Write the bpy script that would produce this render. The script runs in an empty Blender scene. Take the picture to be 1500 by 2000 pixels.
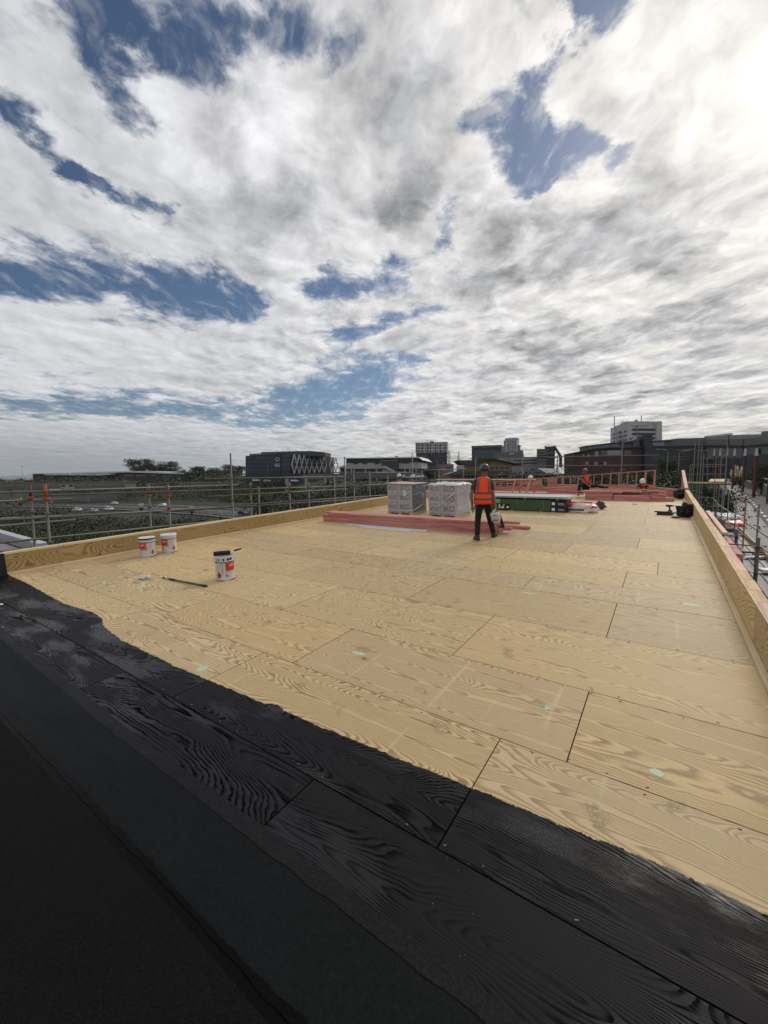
import bpy, bmesh, math, random
from mathutils import Vector, Matrix, noise as mnoise
random.seed(7)
rad = math.radians
scene = bpy.context.scene
COL = scene.collection

# ------------------------------------------------------------------ camera solved from the photo's vanishing points
FPX, CXP, CYP, CAMH = 794.0, 750.0, 1000.0, 1.85
def ray(px, py): return Vector((px - CXP, CYP - py, FPX))           # right, up, forward
_Y = ray(1297, 890.5).normalized()
_X = -ray(-420, 937); _X = (_X - _Y * _X.dot(_Y)).normalized()
_Z = _X.cross(_Y)
if _Z.y < 0: _Z = -_Z
_a, _b = ray(0, 936.9), ray(1500, 923.1)
_U = _a.cross(_b).normalized()
if _U.y < 0: _U = -_U
def to_roof(v): return Vector((v.dot(_X), v.dot(_Y), v.dot(_Z)))
UPR = to_roof(_U)                                                   # true vertical seen in roof axes
wz = UPR.normalized(); wx = (Vector((1, 0, 0)) - wz * wz.x).normalized(); wy = wz.cross(wx)
ROOF3 = Matrix((wx, wy, wz))                                        # roof axes -> world axes
ROOF = ROOF3.to_4x4()                                               # the deck falls 2 degrees towards the camera
CAMP = ROOF3 @ Vector((0, 0, CAMH))
def wdir(px, py): return (ROOF3 @ to_roof(ray(px, py))).normalized()
_R, _Uv, _F = [Vector((_X[i], _Y[i], _Z[i])) for i in range(3)]
cr, cu, cf = ROOF3 @ _R, ROOF3 @ _Uv, ROOF3 @ _F
cam_d = bpy.data.cameras.new('camera'); cam = bpy.data.objects.new('camera', cam_d); COL.objects.link(cam)
cam.matrix_world = Matrix(((cr.x, cu.x, -cf.x, CAMP.x), (cr.y, cu.y, -cf.y, CAMP.y), (cr.z, cu.z, -cf.z, CAMP.z), (0, 0, 0, 1)))
cam_d.sensor_fit = 'VERTICAL'; cam_d.sensor_height = 24.0; cam_d.lens = 24.0 * FPX / 2000.0
cam_d.clip_start = 0.05; cam_d.clip_end = 30000
scene.camera = cam

# pixel -> place helpers (2000 px tall photo), used once while laying the place out
def RF(px, py, z=0.0):                       # point of the roof plane (or a plane z above it), in roof axes
    d = to_roof(ray(px, py)); t = (z - CAMH) / d.z
    return Vector((d.x * t, d.y * t, z))
def RX(px, py, X):                           # point on the vertical plane X = const, roof axes
    d = to_roof(ray(px, py)); t = X / d.x
    return Vector((X, d.y * t, CAMH + d.z * t))
def RY(px, py, Y):
    d = to_roof(ray(px, py)); t = Y / d.y
    return Vector((d.x * t, Y, CAMH + d.z * t))
def AT(px, py, D):                           # world point at depth D metres along the view axis
    v = ray(px, py) * (D / FPX)
    return CAMP + ROOF3 @ to_roof(v)
def GZ(px, py, z):                           # world point where the sight line meets level z
    d = wdir(px, py); t = (z - CAMP.z) / d.z
    return CAMP + d * t

# ------------------------------------------------------------------ node helpers
class NT:
    def __init__(s, tree): s.t = tree; s.n = tree.nodes; s.l = tree.links
    def new(s, typ, **k):
        n = s.n.new(typ)
        for a, b in k.items(): setattr(n, a, b)
        return n
    def put(s, sock, v):
        if isinstance(v, bpy.types.NodeSocket): s.l.new(v, sock)
        elif v is not None:
            if isinstance(v, (tuple, list)) and len(v) == 3 and sock.type == 'RGBA': v = (*v, 1)
            sock.default_value = v
    def m(s, op, a, b=None, c=None, clamp=False):
        n = s.new('ShaderNodeMath', operation=op, use_clamp=clamp)
        s.put(n.inputs[0], a)
        if b is not None: s.put(n.inputs[1], b)
        if c is not None: s.put(n.inputs[2], c)
        return n.outputs[0]
    def v(s, op, a, b=None, sc=None):
        n = s.new('ShaderNodeVectorMath', operation=op)
        s.put(n.inputs[0], a)
        if b is not None: s.put(n.inputs[1], b)
        if sc is not None: s.put(n.inputs['Scale'], sc)
        return n.outputs['Value'] if op in ('DOT_PRODUCT', 'LENGTH', 'DISTANCE') else n.outputs[0]
    def xyz(s, a): n = s.new('ShaderNodeSeparateXYZ'); s.put(n.inputs[0], a); return n.outputs
    def comb(s, x, y, z):
        n = s.new('ShaderNodeCombineXYZ')
        for i, q in enumerate((x, y, z)): s.put(n.inputs[i], q)
        return n.outputs[0]
    def noise(s, vec, scale, detail=2, rough=.5, dist=0, lac=2.0, col=False):
        n = s.new('ShaderNodeTexNoise'); s.put(n.inputs['Vector'], vec); s.put(n.inputs['Scale'], scale)
        n.inputs['Detail'].default_value = detail; n.inputs['Roughness'].default_value = rough
        n.inputs['Distortion'].default_value = dist; n.inputs['Lacunarity'].default_value = lac
        return n.outputs['Color' if col else 'Fac']
    def vor(s, vec, scale, feature='F1', out='Distance', rnd=1.0):
        n = s.new('ShaderNodeTexVoronoi', feature=feature); s.put(n.inputs['Vector'], vec); s.put(n.inputs['Scale'], scale)
        n.inputs['Randomness'].default_value = rnd
        return n.outputs[out]
    def mr(s, v, a, b, c=0., d=1., smooth=True):
        n = s.new('ShaderNodeMapRange', interpolation_type='SMOOTHSTEP' if smooth else 'LINEAR'); n.clamp = True
        for i, q in enumerate((v, a, b, c, d)): s.put(n.inputs[i], q)
        return n.outputs[0]
    def mix(s, f, a, b, bt='MIX'):
        n = s.new('ShaderNodeMix', data_type='RGBA', blend_type=bt)
        s.put(n.inputs[0], f); s.put(n.inputs[6], a); s.put(n.inputs[7], b)
        return n.outputs[2]
    def ramp(s, f, stops, interp='LINEAR'):
        n = s.new('ShaderNodeValToRGB'); s.put(n.inputs[0], f); e = n.color_ramp; e.interpolation = interp
        while len(e.elements) < len(stops): e.elements.new(.5)
        for el, (p, c) in zip(e.elements, stops): el.position = p; el.color = (*c, 1) if len(c) == 3 else c
        return n.outputs[0]

# ------------------------------------------------------------------ sky, clouds, sun, exposure
SEED = 5.0
SUND = wdir(1530, 150)
SUN_EL = math.asin(SUND.z); SUN_AZ = math.atan2(SUND.x, SUND.y)     # clockwise from +Y
world = bpy.data.worlds.new('World'); scene.world = world; world.use_nodes = True
w = NT(world.node_tree); w.n.clear()
tc = w.new('ShaderNodeTexCoord')
D = w.v('NORMALIZE', tc.outputs['Generated'])
sky = w.new('ShaderNodeTexSky', sky_type='NISHITA'); sky.sun_disc = False
sky.sun_elevation = SUN_EL; sky.sun_rotation = SUN_AZ; sky.air_density = 1.0; sky.dust_density = 0.6; sky.ozone_density = 4.0; sky.altitude = 20
dx, dy, dz = w.xyz(D)
zc = w.m('ADD', w.m('MAXIMUM', dz, 0.0), 0.10)
P = w.comb(w.m('DIVIDE', dx, zc), w.m('DIVIDE', dy, zc), 0.0)       # the cloud deck seen in perspective
def PD(px, py):
    d = wdir(px, py); z = max(d.z, 0) + .10
    return (d.x / z, d.y / z, 0.0)
VST = wdir(690, 905); VST = Vector((VST.x, VST.y, 0)).normalized()      # the cloud streets run towards this point of the horizon
ss = w.v('DOT_PRODUCT', P, tuple(VST)); tt = w.v('DOT_PRODUCT', P, (VST.y, -VST.x, 0.0))
Q0 = w.comb(w.m('MULTIPLY', ss, .92), tt, 0.0)
wa = w.v('SUBTRACT', w.noise(Q0, 2.6, 3, .5, col=True), (.5, .5, .5))
wb = w.v('SUBTRACT', w.noise(Q0, 9.0, 4, .6, col=True), (.5, .5, .5))
WARP = w.v('ADD', w.v('SCALE', wa, sc=.20), w.v('SCALE', wb, sc=.06))
Q = w.v('ADD', Q0, WARP); PW = w.v('ADD', P, w.v('SCALE', WARP, sc=1.5))
PH_ = w.v('ADD', PW, w.v('SCALE', w.v('SUBTRACT', w.noise(Q0, 16.0, 5, .65, col=True), (.5, .5, .5)), sc=.10))
OFF = (SEED, 2.3, .4)
big = w.noise(w.v('ADD', Q, OFF), 1.7, 3, .5)
mid = w.noise(w.v('ADD', Q, (OFF[0] + 3.7, 9.1, 2.0)), 4.6, 7, .60)
vo = w.new('ShaderNodeTexVoronoi', feature='F1'); w.put(vo.inputs['Vector'], w.v('ADD', w.v('ADD', Q, w.v('SCALE', wb, sc=.12)), (4.2, OFF[0], 0.0))); vo.inputs['Scale'].default_value = 5.2
vo.inputs['Detail'].default_value = 3.0; vo.inputs['Roughness'].default_value = .62; vo.inputs['Lacunarity'].default_value = 2.1; vo.normalize = True
puff = w.m('SUBTRACT', .42, vo.outputs['Distance'])                  # rounded heads
dens = w.m('ADD', w.m('MULTIPLY', w.m('SUBTRACT', big, .5), .55), w.m('MULTIPLY', w.m('SUBTRACT', mid, .5), .75))
dens = w.m('ADD', dens, w.m('MULTIPLY', puff, .62))
# gaps and banks where this sky has them
bias = None
def addb(v_):
    global bias
    bias = v_ if bias is None else w.m('ADD', bias, v_)
for ax, ay, bx, by, r, amt in [(175, -20, 285, 220, .075, -.36), (75, 225, 205, 370, .07, -.38), (205, 370, 345, 430, .06, -.34), (0, 545, 420, 580, .27, -.44), (370, 30, 640, 80, .13, -.36),
                               (985, 240, 1035, 350, .095, -.46), (1080, 230, 1185, 310, .08, -.44), (1100, -10, 1210, 15, .085, -.44), (1050, 130, 1130, 50, .06, -.36), (600, 560, 770, 540, .16, -.36),
                               (885, 385, 855, 510, .06, -.32), (620, 765, 735, 735, .5, -.4), (480, 815, 640, 800, .6, -.32), (0, 790, 260, 790, .6, -.28), (845, 600, 690, 650, .1, -.24)]:
    A, B = Vector(PD(ax, ay)), Vector(PD(bx, by)); AB = B - A
    rel = w.v('SUBTRACT', PH_, tuple(A)); tpar = w.m('MULTIPLY', w.v('DOT_PRODUCT', rel, tuple(AB)), 1.0 / AB.length_squared, clamp=True)
    addb(w.mr(w.v('DISTANCE', rel, w.v('SCALE', tuple(AB), sc=tpar)), r * 1.5, 0.0, 0, amt))
for px, py, r, amt in [(480, 280, .3, .14), (800, 170, .35, .16), (1350, 280, .5, .22), (1300, 560, .7, .24), (1000, 560, .42, .22), (300, 700, .6, .16), (80, 400, .2, .12), (520, 530, .18, .2), (760, 420, .2, .2), (1150, 760, 1.4, .14)]:
    addb(w.mr(w.v('DISTANCE', PH_, PD(px, py)), r * 1.35, 0.0, 0, amt))
cd = w.m('ADD', w.m('ADD', dens, bias), .185)
cover = w.mr(cd, -.10, .18)
veil = w.mr(w.noise(w.v('MULTIPLY', Q, (1.0, 2.6, 1.0)), 6.0, 5, .62), .47, .74, 0, .5)                    # thin streaky veil inside the gaps
cover = w.m('MAXIMUM', cover, w.m('MULTIPLY', veil, w.mr(cd, -.40, -.02)))
thick = w.mr(cd, .03, .40)
# relief: density here minus density a little nearer the sun
sx, sy = SUND.x / (SUND.z + .1), SUND.y / (SUND.z + .1)
tosun = w.v('NORMALIZE', w.v('SUBTRACT', (sx, sy, 0.0), P))
ts = w.comb(w.m('MULTIPLY', w.v('DOT_PRODUCT', tosun, tuple(VST)), .92), w.v('DOT_PRODUCT', tosun, (VST.y, -VST.x, 0.0)), 0.0)
mids = w.noise(w.v('ADD', w.v('ADD', Q, w.v('SCALE', ts, sc=.07)), (OFF[0] + 3.7, 9.1, 2.0)), 4.6, 4, .6)
relief = w.m('SUBTRACT', mid, mids)
n3 = w.noise(w.v('ADD', Q, (1.3, 4.1 + SEED, 7.0)), 3.2, 5, .58)
cosun = w.v('DOT_PRODUCT', D, tuple(SUND))
glow = w.m('POWER', w.m('MAXIMUM', cosun, 0.0), 4.0)
core = w.m('POWER', w.m('MAXIMUM', cosun, 0.0), 60.0)
side = w.mr(cosun, .2, .8)                                           # 0 far from the sun, 1 near it: cloud seen against the light
shade_amt = w.m('MULTIPLY', w.mr(n3, .40, .66), w.m('ADD', .20, w.m('MULTIPLY', side, .72)))
shade = w.m('MULTIPLY', w.m('MULTIPLY', shade_amt, thick), w.m('SUBTRACT', 1.0, w.m('MULTIPLY', core, .9, clamp=True)))
lum = w.m('ADD', .635, w.m('MULTIPLY', glow, .16))
lum = w.m('ADD', lum, w.m('MULTIPLY', core, .18))
lum = w.m('MULTIPLY', lum, w.m('SUBTRACT', 1.05, w.m('MULTIPLY', shade, .60)))
lum = w.m('ADD', lum, w.m('MULTIPLY', relief, w.m('ADD', .5, w.m('MULTIPLY', side, .6))))
lum = w.m('ADD', lum, w.m('MULTIPLY', puff, .30))
lum = w.m('MAXIMUM', lum, .2)
tint = w.mix(glow, (.965, .975, 1.02), (1.04, 1.0, .945))
tint = w.mix(w.m('MULTIPLY', shade, .7), tint, (.93, .965, 1.03))
low = w.mr(dz, .16, .0)                                              # long air path towards the horizon
tint = w.mix(w.m('MULTIPLY', low, .8), tint, w.mix(w.mr(cosun, .35, .85), (.86, .93, 1.02), (1.06, 1.0, .86)))
lum = w.m('MULTIPLY', lum, w.m('SUBTRACT', 1.0, w.m('MULTIPLY', low, w.mr(cosun, .8, .1, 0, .50))))
ccol = w.v('SCALE', tint, sc=lum)
cover = w.m('MAXIMUM', cover, w.mr(dz, .12, .015, 0, .9))
bg1 = w.new('ShaderNodeBackground'); w.put(bg1.inputs[0], sky.outputs[0]); bg1.inputs[1].default_value = 0.062
bg2 = w.new('ShaderNodeBackground'); w.put(bg2.inputs[0], ccol); bg2.inputs[1].default_value = 1.0
mx = w.new('ShaderNodeMixShader'); w.put(mx.inputs[0], cover); w.l.new(bg1.outputs[0], mx.inputs[1]); w.l.new(bg2.outputs[0], mx.inputs[2])
out = w.new('ShaderNodeOutputWorld'); w.l.new(mx.outputs[0], out.inputs[0])
world.cycles.sampling_method = 'MANUAL'; world.cycles.sample_map_resolution = 512

sl = bpy.data.lights.new('sun', 'SUN'); sl.energy = 1.25; sl.angle = rad(18); sl.color = (1.0, .93, .82)
so = bpy.data.objects.new('sun', sl); COL.objects.link(so); so.rotation_euler = SUND.to_track_quat('Z', 'Y').to_euler(); so.location = (0, 0, 30)

scene.view_settings.view_transform = 'Standard'; scene.view_settings.look = 'None'
scene.view_settings.exposure = 0.0; scene.view_settings.gamma = 1.0; scene.view_settings.use_curve_mapping = False
scene.cycles.max_bounces = 4; scene.cycles.diffuse_bounces = 2; scene.cycles.glossy_bounces = 2; scene.cycles.transparent_max_bounces = 8
scene.cycles.use_adaptive_sampling = True; scene.cycles.adaptive_threshold = .02
scene.cycles.use_denoising = True

# ------------------------------------------------------------------ mesh helpers
class MB:
    """collects shapes; build() links them as one mesh object"""
    def __init__(s): s.V = []; s.F = []; s.M = []; s.mi = 0
    def add(s, vs, fs):
        o = len(s.V); s.V += [tuple(v) for v in vs]; s.F += [[i + o for i in f] for f in fs]; s.M += [s.mi] * len(fs); return s
    def box(s, c, d, rz=0.0, R=None):
        hx, hy, hz = d[0] / 2, d[1] / 2, d[2] / 2
        R = R or Matrix.Rotation(rz, 3, 'Z'); c = Vector(c)
        vs = [c + R @ Vector((x * hx, y * hy, z * hz)) for z in (-1, 1) for x, y in ((-1, -1), (1, -1), (1, 1), (-1, 1))]
        return s.add(vs, [(3, 2, 1, 0), (4, 5, 6, 7), (0, 1, 5, 4), (1, 2, 6, 5), (2, 3, 7, 6), (3, 0, 4, 7)])
    def b2(s, x0, x1, y0, y1, z0, z1): return s.box(((x0 + x1) / 2, (y0 + y1) / 2, (z0 + z1) / 2), (x1 - x0, y1 - y0, z1 - z0))
    def bar(s, a, b, wd, ht, up=Vector((0, 0, 1))):      # rectangular bar from a to b
        a, b = Vector(a), Vector(b); f = (b - a).normalized(); r = f.cross(up)
        if r.length < 1e-4: r = f.cross(Vector((1, 0, 0)))
        r.normalize(); u = r.cross(f)
        R = Matrix((r, f, u)).transposed()
        return s.box((a + b) / 2, (wd, (b - a).length, ht), R=R)
    def cyl(s, a, b, r, n=8, r2=None, caps=True):
        a, b = Vector(a), Vector(b); f = (b - a).normalized(); q = Vector((0, 0, 1)) if abs(f.z) < .9 else Vector((1, 0, 0))
        x = f.cross(q).normalized(); y = f.cross(x); r2 = r if r2 is None else r2
        vs = [p + (x * math.cos(t) + y * math.sin(t)) * rr for p, rr in ((a, r), (b, r2)) for t in [2 * math.pi * k / n for k in range(n)]]
        fs = [(k, (k + 1) % n, n + (k + 1) % n, n + k) for k in range(n)]
        if caps: fs += [tuple(range(n - 1, -1, -1)), tuple(range(n, 2 * n))]
        return s.add(vs, fs)
    def tube(s, pts, r, n=6):
        pts = [Vector(p) for p in pts]; rings = []
        prev = None
        for i, p in enumerate(pts):
            f = (pts[min(i + 1, len(pts) - 1)] - pts[max(i - 1, 0)]).normalized()
            q = prev if prev is not None else (Vector((0, 0, 1)) if abs(f.z) < .9 else Vector((1, 0, 0)))
            x = (q - f * q.dot(f)).normalized(); y = f.cross(x); prev = x
            rr = r[i] if isinstance(r, (list, tuple)) else r
            rings.append([p + (x * math.cos(2 * math.pi * k / n) + y * math.sin(2 * math.pi * k / n)) * rr for k in range(n)])
        vs = [v for ring in rings for v in ring]
        fs = [(i * n + k, i * n + (k + 1) % n, (i + 1) * n + (k + 1) % n, (i + 1) * n + k) for i in range(len(pts) - 1) for k in range(n)]
        fs += [tuple(range(n - 1, -1, -1)), tuple(range((len(pts) - 1) * n, len(pts) * n))]
        return s.add(vs, fs)
    def lathe(s, prof, n=24, c=(0, 0, 0), sx=1, sy=1):
        vs = [(c[0] + r * sx * math.cos(2 * math.pi * k / n), c[1] + r * sy * math.sin(2 * math.pi * k / n), c[2] + z) for r, z in prof for k in range(n)]
        fs = [(i * n + k, i * n + (k + 1) % n, (i + 1) * n + (k + 1) % n, (i + 1) * n + k) for i in range(len(prof) - 1) for k in range(n)]
        return s.add(vs, fs)
    def prism(s, poly, z0, z1, M=None):                  # polygon in xy (ccw) extruded in z; M places it
        M = M or Matrix.Identity(4); n = len(poly)
        vs = [M @ Vector((x, y, z)) for z in (z0, z1) for x, y in poly]
        return s.add(vs, [tuple(range(n - 1, -1, -1)), tuple(range(n, 2 * n))] + [(k, (k + 1) % n, n + (k + 1) % n, n + k) for k in range(n)])
    def mesh(s, name, mats, smooth=False):
        me = bpy.data.meshes.new(name); me.from_pydata(s.V, [], s.F)
        for m_ in (mats if isinstance(mats, (list, tuple)) else [mats]): me.materials.append(m_)
        if any(s.M): me.polygons.foreach_set('material_index', s.M)
        if smooth: me.polygons.foreach_set('use_smooth', [True] * len(s.F))
        me.update(); return me
    def build(s, name, mats, parent=None, smooth=False, mw=None):
        return link(name, s.mesh(name, mats, smooth), parent, mw)
def link(name, me, parent=None, mw=None):
    o = bpy.data.objects.new(name, me); COL.objects.link(o)
    if parent is not None: o.parent = parent
    if mw is not None: o.matrix_world = mw
    return o
def tag(o, label=None, cat=None, group=None, kind=None):
    for k, v_ in (('label', label), ('category', cat), ('group', group), ('kind', kind)):
        if v_: o[k] = v_
    return o
def empty(name, mw, label=None, cat=None, group=None, kind=None):
    o = bpy.data.objects.new(name, None); COL.objects.link(o); o.matrix_world = mw; o.empty_display_size = .1
    return tag(o, label, cat, group, kind)
def RM(x, y, z=0.0, rz=0.0): return ROOF @ Matrix.Translation((x, y, z)) @ Matrix.Rotation(rz, 4, 'Z')   # a place on the deck
def WM(p, rz=0.0): return Matrix.Translation(p) @ Matrix.Rotation(rz, 4, 'Z')
def dup(o, mw, label=None, group=None):
    def cp(q, par):
        c = q.copy(); COL.objects.link(c)
        if par is not None: c.parent = par; c.matrix_parent_inverse = Matrix.Identity(4)
        for ch in q.children: cp(ch, c)
        return c
    c = cp(o, None); c.matrix_world = mw
    if label: c['label'] = label
    if group: c['group'] = group
    return c
def bevel(o, wd=.004, seg=1):
    b = o.modifiers.new('bevel', 'BEVEL'); b.width = wd; b.segments = seg; b.limit_method = 'ANGLE'; return o

# ------------------------------------------------------------------ materials
def mat(name):
    m_ = bpy.data.materials.new(name); m_.use_nodes = True; t = NT(m_.node_tree); t.n.clear()
    o = t.new('ShaderNodeOutputMaterial'); p = t.new('ShaderNodeBsdfPrincipled'); t.l.new(p.outputs[0], o.inputs[0])
    return m_, t, p
def bump(t, p, h, st=.3, dist=.01):
    b = t.new('ShaderNodeBump'); b.inputs['Strength'].default_value = st; b.inputs['Distance'].default_value = dist
    t.put(b.inputs['Height'], h); t.l.new(b.outputs[0], p.inputs['Normal'])
def objc(t, ref=None):
    n = t.new('ShaderNodeTexCoord')
    if ref: n.object = ref
    return n.outputs['Object']
def orand(t): return t.new('ShaderNodeObjectInfo').outputs['Random']
def simple(name, c, rough=.6, metal=0., var=.18, sc=4., bmp=0., bsc=60., stretch=None, spec=None, dirt=0.):
    """plain coloured surface with uneven tone, per-object variation and fine relief"""
    m_, t, p = mat(name); v = objc(t)
    if stretch: v = t.v('MULTIPLY', v, stretch)
    n = t.noise(v, sc, 5, .6); rn = orand(t)
    f = t.m('ADD', 1 - var, t.m('ADD', t.m('MULTIPLY', n, 2 * var), t.m('MULTIPLY', t.m('SUBTRACT', rn, .5), var * .6)))
    col = t.v('SCALE', c, sc=f)
    if dirt: col = t.mix(t.m('MULTIPLY', t.mr(t.noise(v, sc * .6, 6, .65), .5, .72), dirt), col, (.12, .10, .08))
    t.put(p.inputs['Base Color'], col); t.put(p.inputs['Roughness'], t.m('ADD', rough - .08, t.m('MULTIPLY', n, .16)))
    p.inputs['Metallic'].default_value = metal
    if spec is not None: p.inputs['Specular IOR Level'].default_value = spec
    if bmp: bump(t, p, t.noise(v, bsc, 4, .6), bmp, .01)
    return m_
# --- plywood: rotary-cut veneer with cathedral grain, knots; bare or brushed over with black primer
def plywood(name, ref=None, swap=False, painted=False, tone=(1, 1, 1)):
    m_, t, p = mat(name); raw = objc(t, ref); rn = orand(t)
    x, y, z = t.xyz(raw)
    if swap: x, y = y, x
    off = t.m('MULTIPLY', rn, 173.0)
    v = t.comb(t.m('ADD', x, off), y, off)
    wv = t.v('SUBTRACT', t.noise(v, 2.2, 3, .5, col=True), (.5, .5, .5))
    vg = t.v('ADD', t.v('MULTIPLY', v, (.32, 2.5, 1.0)), t.v('SCALE', wv, sc=.15))
    g = t.noise(vg, 1.15, 1.2, .35)
    ringn = t.m('ADD', 38.0, t.m('MULTIPLY', t.m('FRACT', t.m('MULTIPLY', rn, 7.3)), 46.0))
    ph = t.m('ADD', t.m('MULTIPLY', g, t.m('MULTIPLY', ringn, 6.283)), t.m('MULTIPLY', t.noise(t.v('MULTIPLY', v, (2.2, 34.0, 1)), 1.0, 2, .5), 3.4))
    saw = t.m('FRACT', t.m('DIVIDE', ph, 6.2832))
    late = t.m('MULTIPLY', t.mr(saw, .30, .78), t.mr(saw, 1.0, .90))                                       # dark late-wood band
    fib = t.noise(t.v('MULTIPLY', v, (4.0, 95.0, 1.0)), 1.0, 4, .65)
    late = t.m('MULTIPLY', late, t.mr(fib, .34, .56, .42, 1.0))
    blot = t.noise(t.v('MULTIPLY', v, (.8, 1.3, 1.0)), 1.3, 4, .6)
    r2 = t.m('FRACT', t.m('MULTIPLY', rn, 31.7))
    base = t.mix(r2, (.60 * tone[0], .445 * tone[1], .225 * tone[2]), (.56 * tone[0], .43 * tone[1], .245 * tone[2]))
    dark = t.mix(r2, (.245 * tone[0], .145 * tone[1], .055 * tone[2]), (.235 * tone[0], .15 * tone[1], .066 * tone[2]))
    strength = t.m('ADD', .68, t.m('MULTIPLY', t.m('FRACT', t.m('MULTIPLY', rn, 13.1)), .32))
    col = t.mix(t.m('MULTIPLY', late, t.m('MULTIPLY', strength, t.mr(blot, .3, .55, .62, 1.0))), base, dark)
    tn = t.m('ADD', .86, t.m('ADD', t.m('MULTIPLY', blot, .16), t.m('ADD', t.m('MULTIPLY', fib, .34), t.m('MULTIPLY', rn, .26))))
    col = t.v('SCALE', col, sc=t.m('SUBTRACT', tn, .25))
    # knots, in the rows that a peeled log leaves
    kd = t.v('MULTIPLY', v, (1.9, 2.9, 1.0))
    kdist = t.vor(kd, 1.0); kcol = t.vor(kd, 1.0, out='Color'); kx, ky, kz = t.xyz(kcol)
    kon = t.m('GREATER_THAN', kx, t.m('SUBTRACT', .86, t.m('MULTIPLY', t.m('FRACT', t.m('MULTIPLY', rn, 5.9)), .5)))
    kr = t.m('ADD', .022, t.m('MULTIPLY', ky, .06))
    kn = t.m('MULTIPLY', t.mr(t.m('DIVIDE', t.m('ADD', kdist, t.m('MULTIPLY', t.m('SUBTRACT', fib, .5), .03)), kr), 1.15, .6), kon)
    halo = t.m('MULTIPLY', t.mr(t.m('DIVIDE', kdist, kr), 3.6, 1.0, 0, .5), kon)
    col = t.mix(halo, col, (.36, .22, .085)); col = t.mix(t.m('MULTIPLY', kn, .85), col, (.12, .06, .025))
    rough = t.m('ADD', .60, t.m('MULTIPLY', late, -.08))
    hgt = t.m('SUBTRACT', t.m('MULTIPLY', fib, .35), t.m('MULTIPLY', late, .25))
    p.inputs['Specular IOR Level'].default_value = .24
    if painted:
        X, Yr, _z = t.xyz(raw)
        # pale strips bleached between battens, screw heads along sheet edges, boot marks
        strip = t.mr(t.m('ABSOLUTE', t.m('SUBTRACT', t.m('FRACT', t.m('MULTIPLY', X, 2.5)), .5)), .05, .015)
        brk = t.mr(t.noise(t.v('MULTIPLY', raw, (3.0, 1.1, 1)), 1.0, 3, .6), .46, .62)
        strip = t.m('MULTIPLY', t.m('MULTIPLY', strip, brk), t.mr(r2, .2, .6, .05, .28))
        col = t.mix(strip, col, (.70, .58, .38))
        stain = t.m('MULTIPLY', t.mr(t.noise(t.v('MULTIPLY', raw, (.9, 1.6, 1)), 1.0, 6, .66), .50, .68, 0, .34), t.mr(r2, .1, .7))
        col = t.mix(stain, col, (.36, .255, .14))
        soil = t.mr(t.noise(t.v('MULTIPLY', raw, (1.2, 2.2, 1)), 1.0, 7, .68), .58, .80, 0, .35)
        col = t.mix(soil, col, (.30, .21, .11))
        tread = t.m('MULTIPLY', t.mr(t.noise(t.v('ADD', raw, (7, 3, 0)), 3.2, 2, .5), .64, .70), t.mr(t.vor(raw, 42.0, 'DISTANCE_TO_EDGE'), .16, .08))
        col = t.mix(t.m('MULTIPLY', tread, .5), col, (.17, .115, .06))
        # black primer: brushed up to an uneven line across the deck
        fc = t.new('ShaderNodeFloatCurve'); cm = fc.mapping; c = cm.curves[0]
        pts = [(-12.1, 2.1), (-9.9, 2.1), (-8.8, 2.09), (-7.9, 2.05), (-6.9, 2.01), (-6.15, 2.08), (-5.85, 2.06), (-5.4, 1.93), (-4.8, 1.87), (-3.75, 1.87), (-3.2, 1.89), (-2.5, 1.92), (-2.42, 1.965), (-2.3, 1.93), (-1.4, 1.97), (-.8, 2.005), (-.2, 2.03), (.1, 2.05), (.9, 2.0)]
        while len(c.points) < len(pts): c.points.new(.5, .5)
        for q, (a, b) in zip(c.points, pts): q.location = ((a + 12.1) / 13.0, b - 1.5); q.handle_type = 'VECTOR'
        cm.update(); t.put(fc.inputs['Value'], t.m('DIVIDE', t.m('ADD', X, 12.1), 13.0))
        yb = t.m('ADD', fc.outputs[0], 1.5)
        rag = t.m('ADD', t.m('MULTIPLY', t.m('SUBTRACT', t.noise(raw, 9.0, 4, .6), .5), .05), t.m('MULTIPLY', t.m('SUBTRACT', t.noise(t.v('MULTIPLY', raw, (60, 14, 1)), 1.0, 3, .7), .5), .028))
        edge = t.m('SUBTRACT', t.m('ADD', yb, rag), Yr)
        wet = t.mr(edge, -.004, .004)
        # spills and roller specks past the line, near the far corner
        sp = t.m('MULTIPLY', t.mr(t.noise(t.v('MULTIPLY', raw, (2.2, 3.4, 1)), 1.0, 6, .7), .62, .70), t.mr(t.v('DISTANCE', raw, (-6.0, 2.55, 0)), 1.5, .2))
        wet = t.m('MAXIMUM', wet, t.m('MULTIPLY', sp, .55))
        sheen = t.noise(t.v('MULTIPLY', v, (.9, 2.4, 1.0)), 1.4, 5, .62)
        lf = t.m('MULTIPLY', t.m('MULTIPLY', late, t.mr(sheen, .38, .56, .10, 1.0)), t.m('ADD', .55, t.m('MULTIPLY', t.m('FRACT', t.m('MULTIPLY', rn, 17.3)), .45)))
        patch = t.mr(t.noise(t.v('MULTIPLY', raw, (1.1, 2.6, 1)), 1.7, 6, .66), .60, .68)            # heavier, shinier coats
        pcol = t.mix(lf, (.0105, .010, .0115), (.0010, .0016, .0018))
        pcol = t.mix(patch, pcol, (.004, .004, .0045))
        dots = t.m('MULTIPLY', t.mr(t.vor(raw, 26.0), .10, .05), t.mr(t.noise(raw, 2.3, 3, .6), .54, .66))
        pcol = t.mix(t.m('MULTIPLY', dots, .7), pcol, (.20, .19, .17))
        scuff = t.mr(t.noise(t.v('MULTIPLY', raw, (7, 9, 1)), 1.0, 7, .72), .69, .76, 0, .5)
        pcol = t.mix(scuff, pcol, (.13, .12, .11))
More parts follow.
